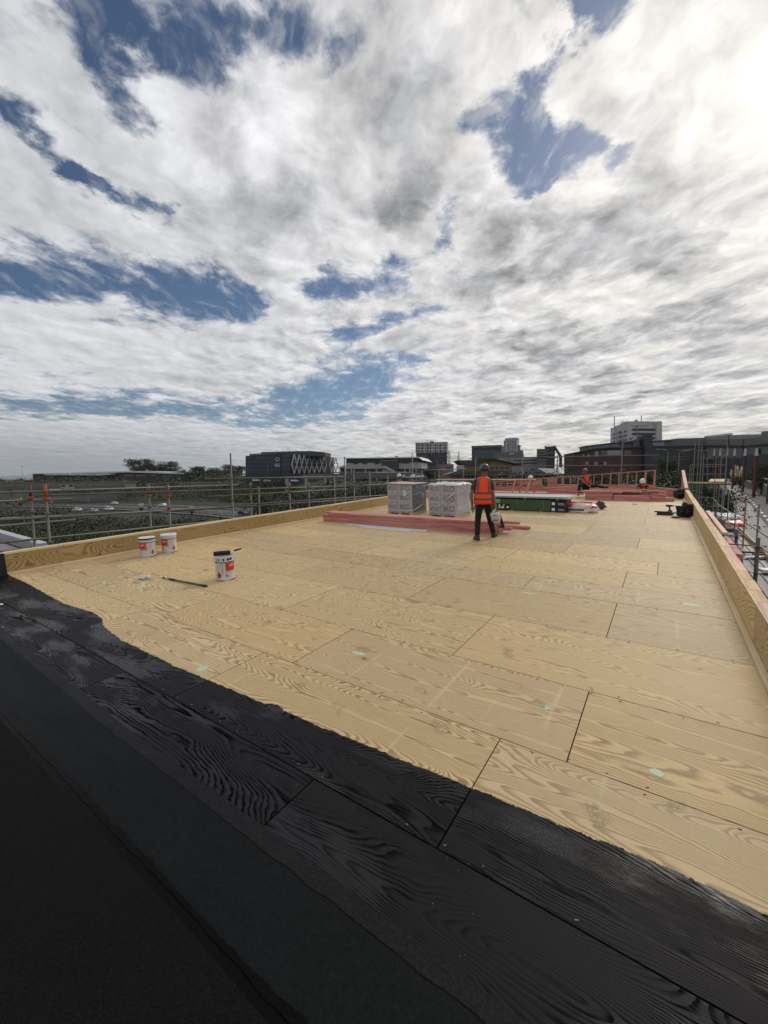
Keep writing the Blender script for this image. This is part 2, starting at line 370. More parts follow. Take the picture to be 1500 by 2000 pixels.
        prough = t.m('ADD', t.mr(sheen, .36, .62, .58, .27), t.m('MULTIPLY', lf, .1))
        prough = t.m('SUBTRACT', prough, t.m('MULTIPLY', patch, .16))
        col = t.mix(wet, col, pcol)
        rough = t.m('ADD', t.m('MULTIPLY', rough, t.m('SUBTRACT', 1.0, wet)), t.m('MULTIPLY', prough, wet))
        hgt = t.m('ADD', t.m('MULTIPLY', hgt, t.m('ADD', 1.0, t.m('MULTIPLY', wet, 1.2))), t.m('MULTIPLY', wet, .35))
        t.put(p.inputs['Specular IOR Level'], t.m('ADD', .24, t.m('MULTIPLY', wet, t.m('SUBTRACT', t.mr(sheen, .46, .64, -.13, .08), t.m('MULTIPLY', lf, .30)))))
    t.put(p.inputs['Base Color'], col); t.put(p.inputs['Roughness'], rough)
    bump(t, p, hgt, .35, .003)
    return m_
def timber(name, c, dark, sc=1.0):
    m_, t, p = mat(name); raw = objc(t); rn = orand(t); off = t.m('MULTIPLY', rn, 57.0)
    x, y, z = t.xyz(raw); v = t.comb(t.m('ADD', x, off), t.m('ADD', y, off), z)
    g = t.noise(t.v('MULTIPLY', v, (.9 * sc, 14 * sc, 14 * sc)), 1.0, 3, .55, .5); f = t.noise(t.v('MULTIPLY', v, (6, 90, 90)), 1.0, 2, .5)
    col = t.mix(t.mr(g, .38, .66), c, dark)
    k = t.m('MULTIPLY', t.mr(t.vor(t.v('MULTIPLY', v, (2.2, 5, 5)), 1.0), .13, .05), t.m('GREATER_THAN', t.xyz(t.vor(t.v('MULTIPLY', v, (2.2, 5, 5)), 1.0, out='Color'))[0], .72))
    col = t.mix(k, col, tuple(q * .22 for q in dark))
    col = t.v('SCALE', col, sc=t.m('ADD', .82, t.m('ADD', t.m('MULTIPLY', rn, .22), t.m('MULTIPLY', f, .14))))
    t.put(p.inputs['Base Color'], col); p.inputs['Roughness'].default_value = .68; p.inputs['Specular IOR Level'].default_value = .3
    bump(t, p, f, .2, .002); return m_
M = {}
M['pink'] = timber('pink_treated_timber', (.54, .245, .205), (.40, .14, .115))
M['pinkend'] = timber('pink_timber_weathered', (.68, .45, .33), (.56, .31, .22))
M['pine'] = timber('pale_pine', (.66, .47, .27), (.50, .31, .14))
M['cant'] = timber('pale_cant_batten', (.72, .58, .38), (.62, .46, .27))
M['galv'] = simple('galvanised_tube', (.14, .13, .115), .5, .4, .22, 6, .1, dirt=.35)
M['galvdark'] = simple('weathered_tube', (.10, .095, .09), .55, .5, .3, 6, .1, dirt=.4)
M['rust'] = simple('orange_painted_coupler', (.36, .075, .025), .6, .1, .3, 30, dirt=.3)
M['rustred'] = simple('red_oxide_steel', (.115, .032, .026), .6, .0, .2, 3)
M['black'] = simple('black_plastic', (.012, .012, .013), .5, 0, .2, 10, .15, 40)
M['blackfab'] = simple('black_fabric', (.014, .014, .016), .85, 0, .3, 8, .5, 120)
M['white'] = simple('white_paint', (.74, .74, .72), .5, 0, .06, 5, dirt=.12)
M['grey'] = simple('grey_paint', (.30, .31, .32), .55, 0, .1, 3)
M['dark'] = simple('dark_underlay', (.02, .018, .016), .9)
M['conc'] = simple('concrete', (.27, .265, .25), .85, 0, .2, 1.2, .2, 20, dirt=.3)
M['concd'] = simple('weathered_concrete', (.125, .118, .108), .9, 0, .3, .3, .2, 6, dirt=.5)
M['steel'] = simple('bright_steel', (.5, .5, .5), .3, 1.0, .1, 10)

# ------------------------------------------------------------------ the plywood deck
deck = empty('plywood_roof', ROOF, 'flat plywood roof deck, its near edge brushed with black primer', 'roof', None, 'thing')
M['deck'] = plywood('plywood_deck', deck, painted=True)
rows = [-2.03, -.83, .37, 1.565, 2.5, 3.42, 4.6, 5.81, 6.555, 7.5, 8.42, 9.6, 10.78, 12.0, 13.28, 14.6, 16.0, 17.35, 18.6, 19.8, 21.0, 22.2, 23.4, 24.9]
phase = [-.41, -1.6, -1.63, -.82, -.41, -1.6, -.41, -1.61, -.41, .0, -1.57, -.37, -1.57, -1.55, -.37, -1.58, -.37, -1.6, -.4, -1.6, -.4, -1.6, -.4]
XL, XR = -9.9, .79
gap = .0042
for i in range(len(rows) - 1):
    y0, y1 = rows[i] + gap, rows[i + 1] - gap
    js = [phase[i] + 2.4 * k - .008 * (k != 0) for k in range(-6, 3)]
    js = [XL] + [j for j in js if XL + .12 < j < XR - .12] + [XR]
    for a, b in zip(js, js[1:]):
        m_ = MB(); e = random.uniform(0, .0012)
        m_.b2(a + gap, b - gap, y0, y1, -.019, e)
        m_.build('plywood_sheet', M['deck'], deck)
ud = MB(); ud.b2(XL - .1, XR + .05, rows[0] - .1, rows[-1] + .1, -.10, -.024); ud.build('underlay', M['dark'], deck)
# screw heads near the sheet edges of the closest rows: one part
sc_ = MB()
for i in range(3, 11):
    for yy in (rows[i] + .03, rows[i + 1] - .03):
        x = -9.6
        while x < .7:
            if random.random() < .55: sc_.cyl((x + random.uniform(-.02, .02), yy + random.uniform(-.008, .008), .0012), (x, yy, .0022), .0038, 6)
            x += .2
so_ = sc_.build('screw_heads', simple('dull_screw', (.16, .14, .11), .5, .6), deck); so_['kind'] = 'stuff'
# mint filler patches set into the veneer
M['filler'] = simple('mint_filler', (.42, .52, .38), .6, 0, .15, 20)
for px, py, lx, ly, rz in [(700, 1276, .15, .075, .1), (434, 1211, .15, .045, .6), (421, 1195, .07, .05, 0), (1065, 1382, .07, .05, 0), (1283, 1509, .07, .075, .1), (1348, 1181, .2, .09, .2), (395, 1306, .10, .12, .3), (1033, 1159, .2, .06, .1), (148, 1114, .26, .12, .4), (278, 1145, .22, .1, .2), (205, 1137, .15, .08, 0), (590, 1262, .07, .03, .3), (1060, 1380, .04, .04, 0)]:
    q = RF(px, py); m_ = MB(); n = 14
    poly = [(lx / 2 * math.cos(2 * math.pi * k / n) * random.uniform(.8, 1.1), ly / 2 * math.sin(2 * math.pi * k / n) * random.uniform(.75, 1.1)) for k in range(n)]
    m_.prism(poly, .0004, .0017, Matrix.Translation((q.x, q.y, 0)) @ Matrix.Rotation(rz, 4, 'Z')); m_.build('filler_patch', M['filler'], deck)

# ------------------------------------------------------------------ membrane laid over the primed strip
def membrane_mat(name, c, rough, gsc, gst, streak, speck=.35):
    m_, t, p = mat(name); v = objc(t)
    n = t.noise(v, 1.6, 6, .62); g = t.noise(v, gsc, 3, .6); s_ = t.noise(t.v('MULTIPLY', v, (1.2, 9, 1)), 1.0, 5, .6)
    col = t.v('SCALE', c, sc=t.m('ADD', .1, t.m('ADD', t.m('MULTIPLY', n, .5), t.mr(g, .35, .68, .6 - speck / 2, .6 + speck))))
    dust = t.mr(t.noise(t.v('MULTIPLY', v, (5, 7, 1)), 1.0, 8, .75), .68, .78, 0, .25)
    t.put(p.inputs['Base Color'], t.mix(dust, col, (.12, .115, .105))); t.put(p.inputs['Roughness'], t.m('ADD', rough, t.m('MULTIPLY', t.m('SUBTRACT', s_, .5), streak)))
    p.inputs['Specular IOR Level'].default_value = .07
    bump(t, p, t.m('ADD', g, t.m('MULTIPLY', n, 1.5)), gst, .004); return m_
M['felt'] = membrane_mat('mineral_felt', (.0058, .0066, .006), .85, 190, .9, .1, .8)
M['smooth'] = membrane_mat('smooth_membrane', (.0075, .0085, .009), .62, 90, .25, .3)
M['bitumen'] = membrane_mat('bitumen_bleed', (.0014, .0014, .0016), .45, 60, .3, .4)
M['lapfilm'] = membrane_mat('film_edge', (.0125, .013, .014), .5, 70, .6, .4)
def strip(name, label, ylo, yhi, z0, z1, mt, amp_lo, amp_hi, sd, step=.03, x0=XL, x1=XR, wob=.02):
    m_ = MB(); n = int((x1 - x0) / step); lo, hi = [], []
    for k in range(n + 1):
        x = x0 + (x1 - x0) * k / n
        f = lambda s_, a, q: q + a * mnoise.noise(Vector((x * 7, s_, 0))) + a * .6 * mnoise.noise(Vector((x * 31, s_, 3))) + wob * mnoise.noise(Vector((x * .9, s_, 9)))
        lo.append((x, f(sd, amp_lo, ylo(x) if callable(ylo) else ylo))); hi.append((x, f(sd + 5, amp_hi, yhi(x) if callable(yhi) else yhi)))
    vs = []
    zz = lambda x, s_: z1 + .0016 * mnoise.noise(Vector((x * 9, s_ + sd, 1)))
    for (xa, ya), (xb, yb) in zip(lo, hi): vs += [(xa, ya, z0), (xa, ya, zz(xa, 0)), (xb, (ya + yb) / 2, zz(xa, 4)), (xb, yb, zz(xa, 8)), (xb, yb, z0)]
    fs = []
    for k in range(n):
        a, b = k * 5, k * 5 + 5
        fs += [(a, a + 1, b + 1, b), (a + 1, a + 2, b + 2, b + 1), (a + 2, a + 3, b + 3, b + 2), (a + 3, a + 4, b + 4, b + 3)]
        fs = fs
    m_.add(vs, [tuple(reversed(f)) for f in fs])
    return m_.build(name, mt, None, False, ROOF)
M1 = strip('smooth_membrane', '', -.2, lambda x: 1.095 + .07 * max(0, (-3.4 - x) / 3), .0015, .0065, M['smooth'], .004, .009, 1)
tag(M1, 'smooth black membrane strip lying between the primed plywood and the rough felt', 'membrane')
fe = strip('film_edge', '', 1.06, lambda x: 1.185 + .07 * max(0, (-3.4 - x) / 3), .0008, .0032, M['lapfilm'], .004, .006, 8); fe.parent = M1; fe.matrix_world = ROOF
eb = strip('edge_bleed', '', lambda x: 1.078 + .07 * max(0, (-3.4 - x) / 3), lambda x: 1.102 + .07 * max(0, (-3.4 - x) / 3), .0008, .0052, M['bitumen'], .006, .010, 1); eb.parent = M1; eb.matrix_world = ROOF
M2 = strip('felt_membrane', '', -1.9, .70, .0005, .0125, M['felt'], .004, .006, 20)
tag(M2, 'rough dark mineral felt membrane, the nearest strip on the deck', 'membrane')
bb = strip('bitumen_bleed', '', .66, .765, .004, .0105, M['bitumen'], .004, .014, 30); bb.parent = M2; bb.matrix_world = ROOF
ridge = strip('lap_ridge', '', .735, .76, .004, .0135, M['bitumen'], .008, .006, 40, wob=.02); ridge.parent = M2; ridge.matrix_world = ROOF
# scraps fallen on the primed strip
# ------------------------------------------------------------------ parapets
M['plyp'] = plywood('parapet_plywood', None, tone=(.82, .75, .62))
M['plyp_lit'] = plywood('parapet_plywood_lit', None, tone=(1.0, 1.0, .95))  # same plywood for the right parapet, its paler lit look put into the tone
PL = empty('parapet_wall', ROOF, 'low plywood parapet along the far-left roof edge behind the two lidded pails', 'parapet', None, 'thing')
PR = empty('parapet_wall', ROOF, 'low plywood parapet with timber capping along the right-hand roof edge', 'parapet', None, 'thing')
yy = -2.0; seams = [-2.0, -.4, 2.0, 4.05, 6.4, 8.8, 11.2, 13.6, 16.0, 18.4, 20.8, 23.2, 25.0]
def panel(parent, x0, x1, y0, y1, z0, z1, mt):          # upright sheet whose own x runs along the roof edge
    m_ = MB(); L = y1 - y0
    m_.box((0, 0, 0), (L, z1 - z0, x1 - x0))
    o = m_.build('plywood_panel', mt, parent); o.matrix_parent_inverse = Matrix.Identity(4)
    o.matrix_local = Matrix.Translation(((x0 + x1) / 2, (y0 + y1) / 2, (z0 + z1) / 2)) @ Matrix(((0, 0, 1, 0), (1, 0, 0, 0), (0, 1, 0, 0), (0, 0, 0, 1)))
    return o
for a, b in zip(seams, seams[1:]): panel(PL, XL - .02, XL, a + .002, b - .002, -.02, .375, M['plyp'])
for a, b in zip([-2.0, .3, 2.7, 5.1, 7.4, 9.8, 12.2, 14.6, 17.0, 19.4], [.3, 2.7, 5.1, 7.4, 9.8, 12.2, 14.6, 17.0, 19.4, 21.4]): panel(PR, XR, XR + .018, a + .002, b - .002, -.02, .415, M['plyp_lit'])
def lbar(parent, name, x0, x1, y0, y1, z0, z1, mt, bv=.003):   # long member with its own x along the edge
    m_ = MB(); m_.box((0, 0, 0), (y1 - y0, x1 - x0, z1 - z0)); o = m_.build(name, mt, parent); o.matrix_parent_inverse = Matrix.Identity(4)
    o.matrix_local = Matrix.Translation(((x0 + x1) / 2, (y0 + y1) / 2, (z0 + z1) / 2)) @ Matrix.Rotation(math.pi / 2, 4, 'Z'); return bevel(o, bv)
for a, b in ((-2, 2.9), (2.9, 7.7), (7.7, 12.5), (12.5, 17.3), (17.3, 22.0), (22.0, 25.0)):
    lbar(PL, 'top_plate', XL - .115, XL - .004, a, b - .004, .376, .418, M['cant']); lbar(PL, 'cant_batten', XL + .001, XL + .05, a, b - .004, .0015, .045, M['cant'])
for a, b in ((-2, 2.2), (2.2, 6.9), (6.9, 11.5), (11.5, 16.2), (16.2, 21.4)): lbar(PR, 'cant_batten', XR - .05, XR - .001, a, b - .004, .0015, .045, M['cant'])
y = -2.0
while y < 21.2:
    L = random.choice((.38, .45, .6, .8, 1.1)); y1 = min(y + L, 21.4)
    lbar(PR, 'top_block', XR + .020, XR + .125 + random.uniform(-.006, .008), y + .002, y1 - .003, .372, .413 + random.uniform(-.003, .003), M['pinkend'] if random.random() < .55 else M['pine']); y = y1
lbar(PR, 'wall_framing', XR + .022, XR + .112, -2, 21.4, -.6, .371, M['pinkend'])
lbar(PL, 'wall_framing', XL - .11, XL - .022, -2, 25.0, -.6, .374, M['pinkend'])
# membrane dressed up the left parapet
us = MB()
for k in range(12):
    y0 = -2.0 + 4.08 * k / 12; y1 = -2.0 + 4.08 * (k + 1) / 12; j = lambda q: .008 * mnoise.noise(Vector((q * 5, 0, 3)))
    us.add([(XL + .12, y0, .006), (XL + .12, y1, .006), (XL + .045 + j(y1), y1, .05), (XL + .045 + j(y0), y0, .05), (XL + .02 + j(y0), y0, .40), (XL + .02 + j(y1), y1, .40), (XL - .1, y1, .432), (XL - .1, y0, .432)],
           [(0, 1, 2, 3), (3, 2, 5, 4), (4, 5, 6, 7)])
uo = us.build('membrane_upstand', M['smooth'], None, True, ROOF); s_ = uo.modifiers.new('thickness', 'SOLIDIFY'); s_.thickness = .006
tag(uo, 'black membrane turned up over the near end of the left plywood parapet', 'membrane')

# ================================================================== things on the deck
def facing(x, y): return math.atan2(-y, -x)                          # heading from a deck point back to the camera
def cyl_patch(m_, r, t0, t1, z0, z1, n=8, c=(0, 0), r1=None):
    r1 = r if r1 is None else r1; vs = []
    for k in range(n + 1):
        t = t0 + (t1 - t0) * k / n
        vs += [(c[0] + r * math.cos(t), c[1] + r * math.sin(t), z0), (c[0] + r1 * math.cos(t), c[1] + r1 * math.sin(t), z1)]
    return m_.add(vs, [(2 * k, 2 * k + 2, 2 * k + 3, 2 * k + 1) for k in range(n)])
def cyl_poly(m_, r, pts):                                            # small polygon (theta, z) wrapped on the tin
    return m_.add([(r * math.cos(t), r * math.sin(t), z) for t, z in pts], [tuple(range(len(pts)))])
M['tin'] = simple('white_tinplate', (.64, .64, .65), .32, 0, .06, 8, dirt=.15)
M['lidw'] = simple('white_lid', (.70, .71, .72), .4, 0, .05, 9)
M['red'] = simple('label_red', (.56, .035, .022), .4, 0, .1, 8)
M['hazred'] = simple('hazard_red', (.42, .016, .022), .4, 0, .1, 8)
M['lgrey'] = simple('label_grey', (.13, .125, .12), .45, 0, .2, 12)
M['fade'] = simple('label_print_grey', (.42, .42, .44), .5, 0, .2, 30)
M['tar'] = simple('wet_black_primer', (.006, .006, .007), .25, 0, .2, 20)
PR_, PH = .152, .405
def pail(x, y, kind, label, tilt=0):
    rz = facing(x, y)                                                # local +x looks at the camera
    root = empty('paint_pail', RM(x, y, .001, rz), label, 'pail', 'primer pails on the plywood deck')
    b = MB(); b.lathe([(0, 0), (PR_ - .006, 0), (PR_, .006), (PR_, .30), (PR_ + .004, .305), (PR_, .31), (PR_ + .002, PH - .03), (PR_ + .009, PH - .022), (PR_ + .009, PH)] +
                      ([(PR_ - .002, PH), (PR_ - .006, PH - .05), (PR_ - .006, .20), (0, .20)] if kind == 'open' else [(0, PH)]), 40)
    b.build('tin_body', M['tin'], root, True).modifiers.new('edge', 'EDGE_SPLIT').split_angle = rad(40)
    r = PR_ + .0018
    q = MB(); cyl_patch(q, r + .001, 0, 2 * math.pi, .300, .318, 40); q.build('black_band', M['tar'], root, True)
    if kind == 'open':
        a0, a1, h = .05, 1.3, -.72
        q = MB(); cyl_patch(q, r + .0008, .5, 2.4, .0, .016, 10); cyl_patch(q, r + .0008, -1.2, -.25, .0, .012, 10)
        for t_, z0, z1, wd in ((-.28, .12, .30, .02), (-.1, .33, .40, .06), (.35, .335, .385, .10), (.62, .34, .39, .12), (.8, .35, .38, .05), (-.6, .33, .37, .05), (-.9, .32, .385, .03), (1.1, .2, .3, .02)):
            cyl_patch(q, r + .0012, t_ - wd, t_ + wd, z0, z1, 3)
        q.build('primer_drips', M['tar'], root)['kind'] = 'stuff'
    else:
        a0, a1, h = -1.4, -.10, .62
        q = MB(); cyl_patch(q, r + .0008, .15, 2.6, .0, .014, 10); q.build('primer_drips', M['tar'], root)['kind'] = 'stuff'
    q = MB(); cyl_patch(q, r, a0, a1, .165, .298, 10); lab = q.build('red_label', M['red'], root, True)
    q = MB()
    for k, (za, zb, f0, f1) in enumerate(((.262, .270, .3, .8), (.247, .256, .35, .72), (.235, .241, .3, .6))): cyl_patch(q, r + .0006, a0 + (a1 - a0) * f0, a0 + (a1 - a0) * f1, za, zb, 4)
    cyl_poly(q, r + .0006, [(a0 + (a1 - a0) * .84, .18), (a0 + (a1 - a0) * .88, .18), (a0 + (a1 - a0) * 1.0, .28), (a0 + (a1 - a0) * .96, .285)])
    q.build('label_print', M['tin'], lab)['kind'] = 'stuff'
    q = MB(); cyl_patch(q, r, a0, a1, .138, .160, 8); q.build('pale_strip', M['fade'], root, True)
    q = MB(); cyl_poly(q, r, [(a0 + (a1 - a0) * u_, .07 + .062 * v_) for u_, v_ in ((0, .0), (.25, .02), (.55, .25), (1, .75), (1, 1), (0, 1))]); gl = q.build('picture_label', M['lgrey'], root)
    q = MB(); cyl_patch(q, r + .0006, a0 + .05, a0 + .18, .095, .125, 3); cyl_patch(q, r + .0006, a0 + .35, a0 + .46, .082, .105, 3); q.build('label_print', M['tin'], gl)['kind'] = 'stuff'
    q = MB(); dw, dh, zc_ = .34, .062, .095; cyl_poly(q, r, [(h, zc_ - dh), (h + dw, zc_), (h, zc_ + dh), (h - dw, zc_)]); dm = q.build('hazard_diamond', M['hazred'], root)
    q = MB(); cyl_poly(q, r + .0006, [(h - .03, zc_ + .008), (h + .03, zc_ + .008), (h, zc_ + .03)]); q.build('flame_mark', M['black'], dm)
    q = MB()
    for k in range(9):
        zz_ = .155 + k * .015; t0 = .12 if kind != 'open' else -.95
        cyl_patch(q, r, t0, t0 + random.uniform(.35, .55), zz_, zz_ + .003, 4)
    for k in range(4): cyl_patch(q, r + .001, -.9 + k * .42, -.9 + k * .42 + random.uniform(.1, .28), .345, .345 + random.uniform(.012, .03), 3)
    q.build('fine_print', M['fade'], root)['kind'] = 'stuff'
    if kind != 'open':
        l = MB(); l.lathe([(PR_ + .012, PH - .028), (PR_ + .014, PH - .01), (PR_ + .008, PH + .004), (PR_ - .01, PH + .004), (PR_ - .014, PH - .004), (0, PH - .004)], 40)
        l.build('lid', M['lidw'], root, True)
        if kind == 'dark':
            q = MB(); cyl_patch(q, PR_ + .0155, 0, 2 * math.pi, PH - .034, PH - .004, 40); q.build('lid_ring', M['tar'], root, True)
    # bail handle standing up
    hp = []; hr = PR_ + .013; tl = {'open': .35, 'dark': 1.35, 'white': .1}[kind]
    for k in range(17):
        a = math.pi * k / 16; u_ = hr * math.cos(a); v_ = .165 * math.sin(a)
        hp.append((v_ * math.sin(tl) * (-1), u_, PH - .045 + v_ * math.cos(tl)))
    m_ = MB(); m_.tube(hp, .0032, 6); hn = m_.build('bail_handle', M['steel'], root, True)
    for s_ in (-1, 1):
        m_ = MB(); m_.cyl((0, s_ * (PR_), PH - .045), (0, s_ * (PR_ + .018), PH - .045), .014, 10); m_.build('handle_boss', M['tin'], root)
    return root
pail(-9.146, 4.233, 'dark', 'lidded primer pail with a black ring under its lid, nearest the left parapet')
pail(-9.13, 4.69, 'white', 'lidded primer pail with white lid and raised wire handle beside another pail')
p3_ = pail(-5.985, 3.963, 'open', 'open primer pail streaked with black drips, roller resting across its rim')
# roller lying over the open pail
rl = empty('paint_roller', RM(-5.985, 3.963, PH + .02, facing(-5.985, 3.963)), 'black fuzzy paint roller lying across the open pail', 'roller')
m_ = MB(); m_.lathe([(0, -.13), (.03, -.13), (.038, -.12), (.040, 0), (.038, .12), (.03, .13), (0, .13)], 16)
m_.V = [(x + .05, z - .03, y + .026) for x, y, z in m_.V]; o = m_.build('roller_sleeve', M['blackfab'], rl, True)
m_ = MB(); m_.tube([(.05, .09, .026), (.05, .13, .03), (.04, .15, .035), (.03, .17, .045)], .004, 6); m_.build('roller_frame', M['steel'], rl)
m_ = MB(); m_.tube([(.03, .155, .043), (.028, .19, .05), (.024, .26, .063), (.022, .285, .066)], [.011, .016, .014, .009], 8); m_.build('roller_grip', M['black'], rl, True)
# extension pole
a, b = RF(318, 1130), RF(404, 1147); L = (b - a).length; ang = math.atan2(b.y - a.y, b.x - a.x)
ep = empty('extension_pole', RM(a.x, a.y, .017, ang), 'silver telescopic pole with black grips lying on the plywood', 'pole')
m_ = MB(); m_.cyl((.02, 0, 0), (L * .3, 0, 0), .009, 10); m_.build('inner_tube', M['steel'], ep, True)
m_ = MB(); m_.cyl((L * .25, 0, .001), (L * .92, 0, .001), .0145, 12); m_.build('outer_tube', M['galv'], ep, True)
m_ = MB(); m_.cyl((0, 0, 0), (.06, 0, 0), .012, 10, .010); m_.build('thread_tip', M['black'], ep, True)
m_ = MB(); m_.cyl((L * .16, 0, 0), (L * .29, 0, 0), .0175, 12); m_.build('twist_lock', M['black'], ep, True)
m_ = MB(); m_.cyl((L * .88, 0, .001), (L, 0, .001), .0185, 12); m_.build('end_grip', M['black'], ep, True)
# crumpled rag
def crumple(name, mt, mw, label, cat, sx, sy, sz, seed=0, sub=3, amp=.5, fr=4, flat=0.0, mats=None, smooth=True, power=2.0):
    bm_ = bmesh.new(); bmesh.ops.create_icosphere(bm_, subdivisions=sub, radius=1)
    for v in bm_.verts:
        d = v.co.normalized(); k = 1 + amp * mnoise.fractal(d * fr * .5 + Vector((seed, 0, 0)), 1.0, 2.0, 3) 
        pw = (abs(d.x) ** power + abs(d.y) ** power + abs(d.z) ** power) ** (-1 / power)
        v.co = Vector((d.x * pw * k * sx, d.y * pw * k * sy, d.z * pw * k * sz))
        if v.co.z < -flat * sz: v.co.z = -flat * sz + (v.co.z + flat * sz) * .03
        v.co.z += flat * sz
    me = bpy.data.meshes.new(name); bm_.to_mesh(me); bm_.free()
    for q in (mats or [mt]): me.materials.append(q)
    if smooth: me.polygons.foreach_set('use_smooth', [True] * len(me.polygons))
    o = link(name, me, None, mw); return tag(o, label, cat)
q = RF(285, 1131); crumple('rag', simple('white_cloth', (.66, .66, .64), .8, 0, .1, 20), RM(q.x, q.y, .003, .3), 'crumpled white rag on the plywood near the extension pole', 'rag', .085, .055, .035, 2, 4, 1.1, 7, .4)
for k, (px, py, s_) in enumerate([(2, 1182, .035)]):
    q = RF(px, py); crumple('paper_scrap', M['white'], RM(q.x, q.y, .003), 'small white scrap on the black primer at the left photo edge', 'scrap', s_, s_ * .7, .012, 5, 2, .8, 5, .5)

# ------------------------------------------------------------------ pink timbers
def timber_obj(a, b, wd, ht, label, group, mt=None, name='timber'):
    """a, b: deck coordinates of the centre line; own x along the length"""
    a, b = Vector(a), Vector(b); f = (b - a).normalized(); L = (b - a).length
    r = Vector((0, 0, 1)).cross(f).normalized(); u_ = f.cross(r)
    mw = ROOF @ Matrix(((f.x, r.x, u_.x, (a.x + b.x) / 2), (f.y, r.y, u_.y, (a.y + b.y) / 2), (f.z, r.z, u_.z, (a.z + b.z) / 2), (0, 0, 0, 1)))
    m_ = MB(); m_.box((0, 0, 0), (L, wd, ht)); o = m_.build(name, mt or M['pink'], None, False, mw); bevel(o, .003)
    return tag(o, label, 'timber', group)
random.seed(11)
for lay in range(4):
    for c in range(3):
        jx = random.uniform(-.05, .05); y = 9.93 + c * .155 + lay * .01 + random.uniform(-.006, .006); z = .0385 + lay * .0775
        x1 = -3.32 + random.uniform(-.05, .06)
        if (lay, c) == (1, 2): x1 += .2
        if (lay, c) == (3, 2): x1 += .35
        nm = ['bottom', 'second', 'third', 'top'][lay]; cl = ['front', 'middle', 'rear'][c]
        timber_obj((-9.22 + jx + (.12 if lay == 3 and c == 0 else 0), y, z), (x1, y + random.uniform(-.02, .02), z), .145, .0745, f'long pink timber in the {nm} layer, {cl} row, of the stack before the wrapped pallets', 'long pink timbers stacked on the deck')
timber_obj((-6.6, 11.05, .045), (-2.86, 10.98, .045), .14, .085, 'single pink timber lying behind the long stack, its end beside the standing worker', 'long pink timbers stacked on the deck')
timber_obj((-6.95, 11.62, .05), (-5.15, 11.6, .05), .09, .09, 'pale bearer timber on the deck before the clear-wrapped pallet pack', 'bearer timbers', M['pine'])
# white trim boards in front of the stack
M['board'] = simple('primed_board', (.56, .59, .61), .5, 0, .06, 3)
for (xa, ya, xb, yb, wd, z, lb) in ((-8.05, 9.66, -5.2, 9.55, .22, .008, 'wide pale grey board lying flat along the pink timber stack'), (-7.35, 9.42, -5.62, 9.36, .11, .007, 'narrow pale grey board lying in front of the wide one')):
    o = timber_obj((xa, ya, z), (xb, yb, z), wd, .012, lb, 'pale boards on the deck', M['board'], 'flat_board'); o['category'] = 'board'

# ------------------------------------------------------------------ wrapped pallet packs
def film_mat(name, op, tint):
    m_, t, p = mat(name); v = objc(t); outn = [n for n in t.n if n.type == 'OUTPUT_MATERIAL'][0]
    t.put(p.inputs['Base Color'], tint); p.inputs['Roughness'].default_value = .22; p.inputs['Specular IOR Level'].default_value = .7
    fold = t.noise(t.v('MULTIPLY', v, (3, 3, 9)), 1.0, 6, .65, 1.5); bump(t, p, fold, .9, .03)
    tr = t.new('ShaderNodeBsdfTransparent'); mx_ = t.new('ShaderNodeMixShader')
    t.put(mx_.inputs[0], t.m('ADD', op, t.mr(fold, .5, .72, 0, .45), clamp=True)); t.l.new(tr.outputs[0], mx_.inputs[1]); t.l.new(p.outputs[0], mx_.inputs[2]); t.l.new(mx_.outputs[0], outn.inputs[0])
    return m_
M['film'] = film_mat('stretch_film', .16, (.70, .70, .74)); M['film2'] = film_mat('loose_film', .55, (.86, .86, .87))
M['carton'] = simple('grey_brown_carton', (.43, .40, .41), .75, 0, .12, 3); M['cartd'] = simple('dark_roll_ends', (.035, .042, .055), .5, 0, .3, 3)
M['ink'] = simple('carton_ink', (.15, .13, .145), .7, 0, .3, 14)
def text_mesh(name, body, size, mt, parent, ml, ext=.0008):
    cu_ = bpy.data.curves.new(name, 'FONT'); cu_.body = body; cu_.size = size; cu_.extrude = ext; cu_.align_x = 'CENTER'; cu_.align_y = 'CENTER'; cu_.offset = size * .018; cu_.resolution_u = 3
    tmp = bpy.data.objects.new(name, cu_); COL.objects.link(tmp); bpy.context.view_layer.update()
    me = bpy.data.meshes.new_from_object(tmp.evaluated_get(bpy.context.evaluated_depsgraph_get())); bpy.data.objects.remove(tmp)
    me.materials.clear(); me.materials.append(mt); o = link(name, me, parent); o.matrix_parent_inverse = Matrix.Identity(4); o.matrix_local = ml; return o
FR = Matrix(((1, 0, 0, 0), (0, 0, -1, 0), (0, 1, 0, 0), (0, 0, 0, 1)))       # text upright facing -y
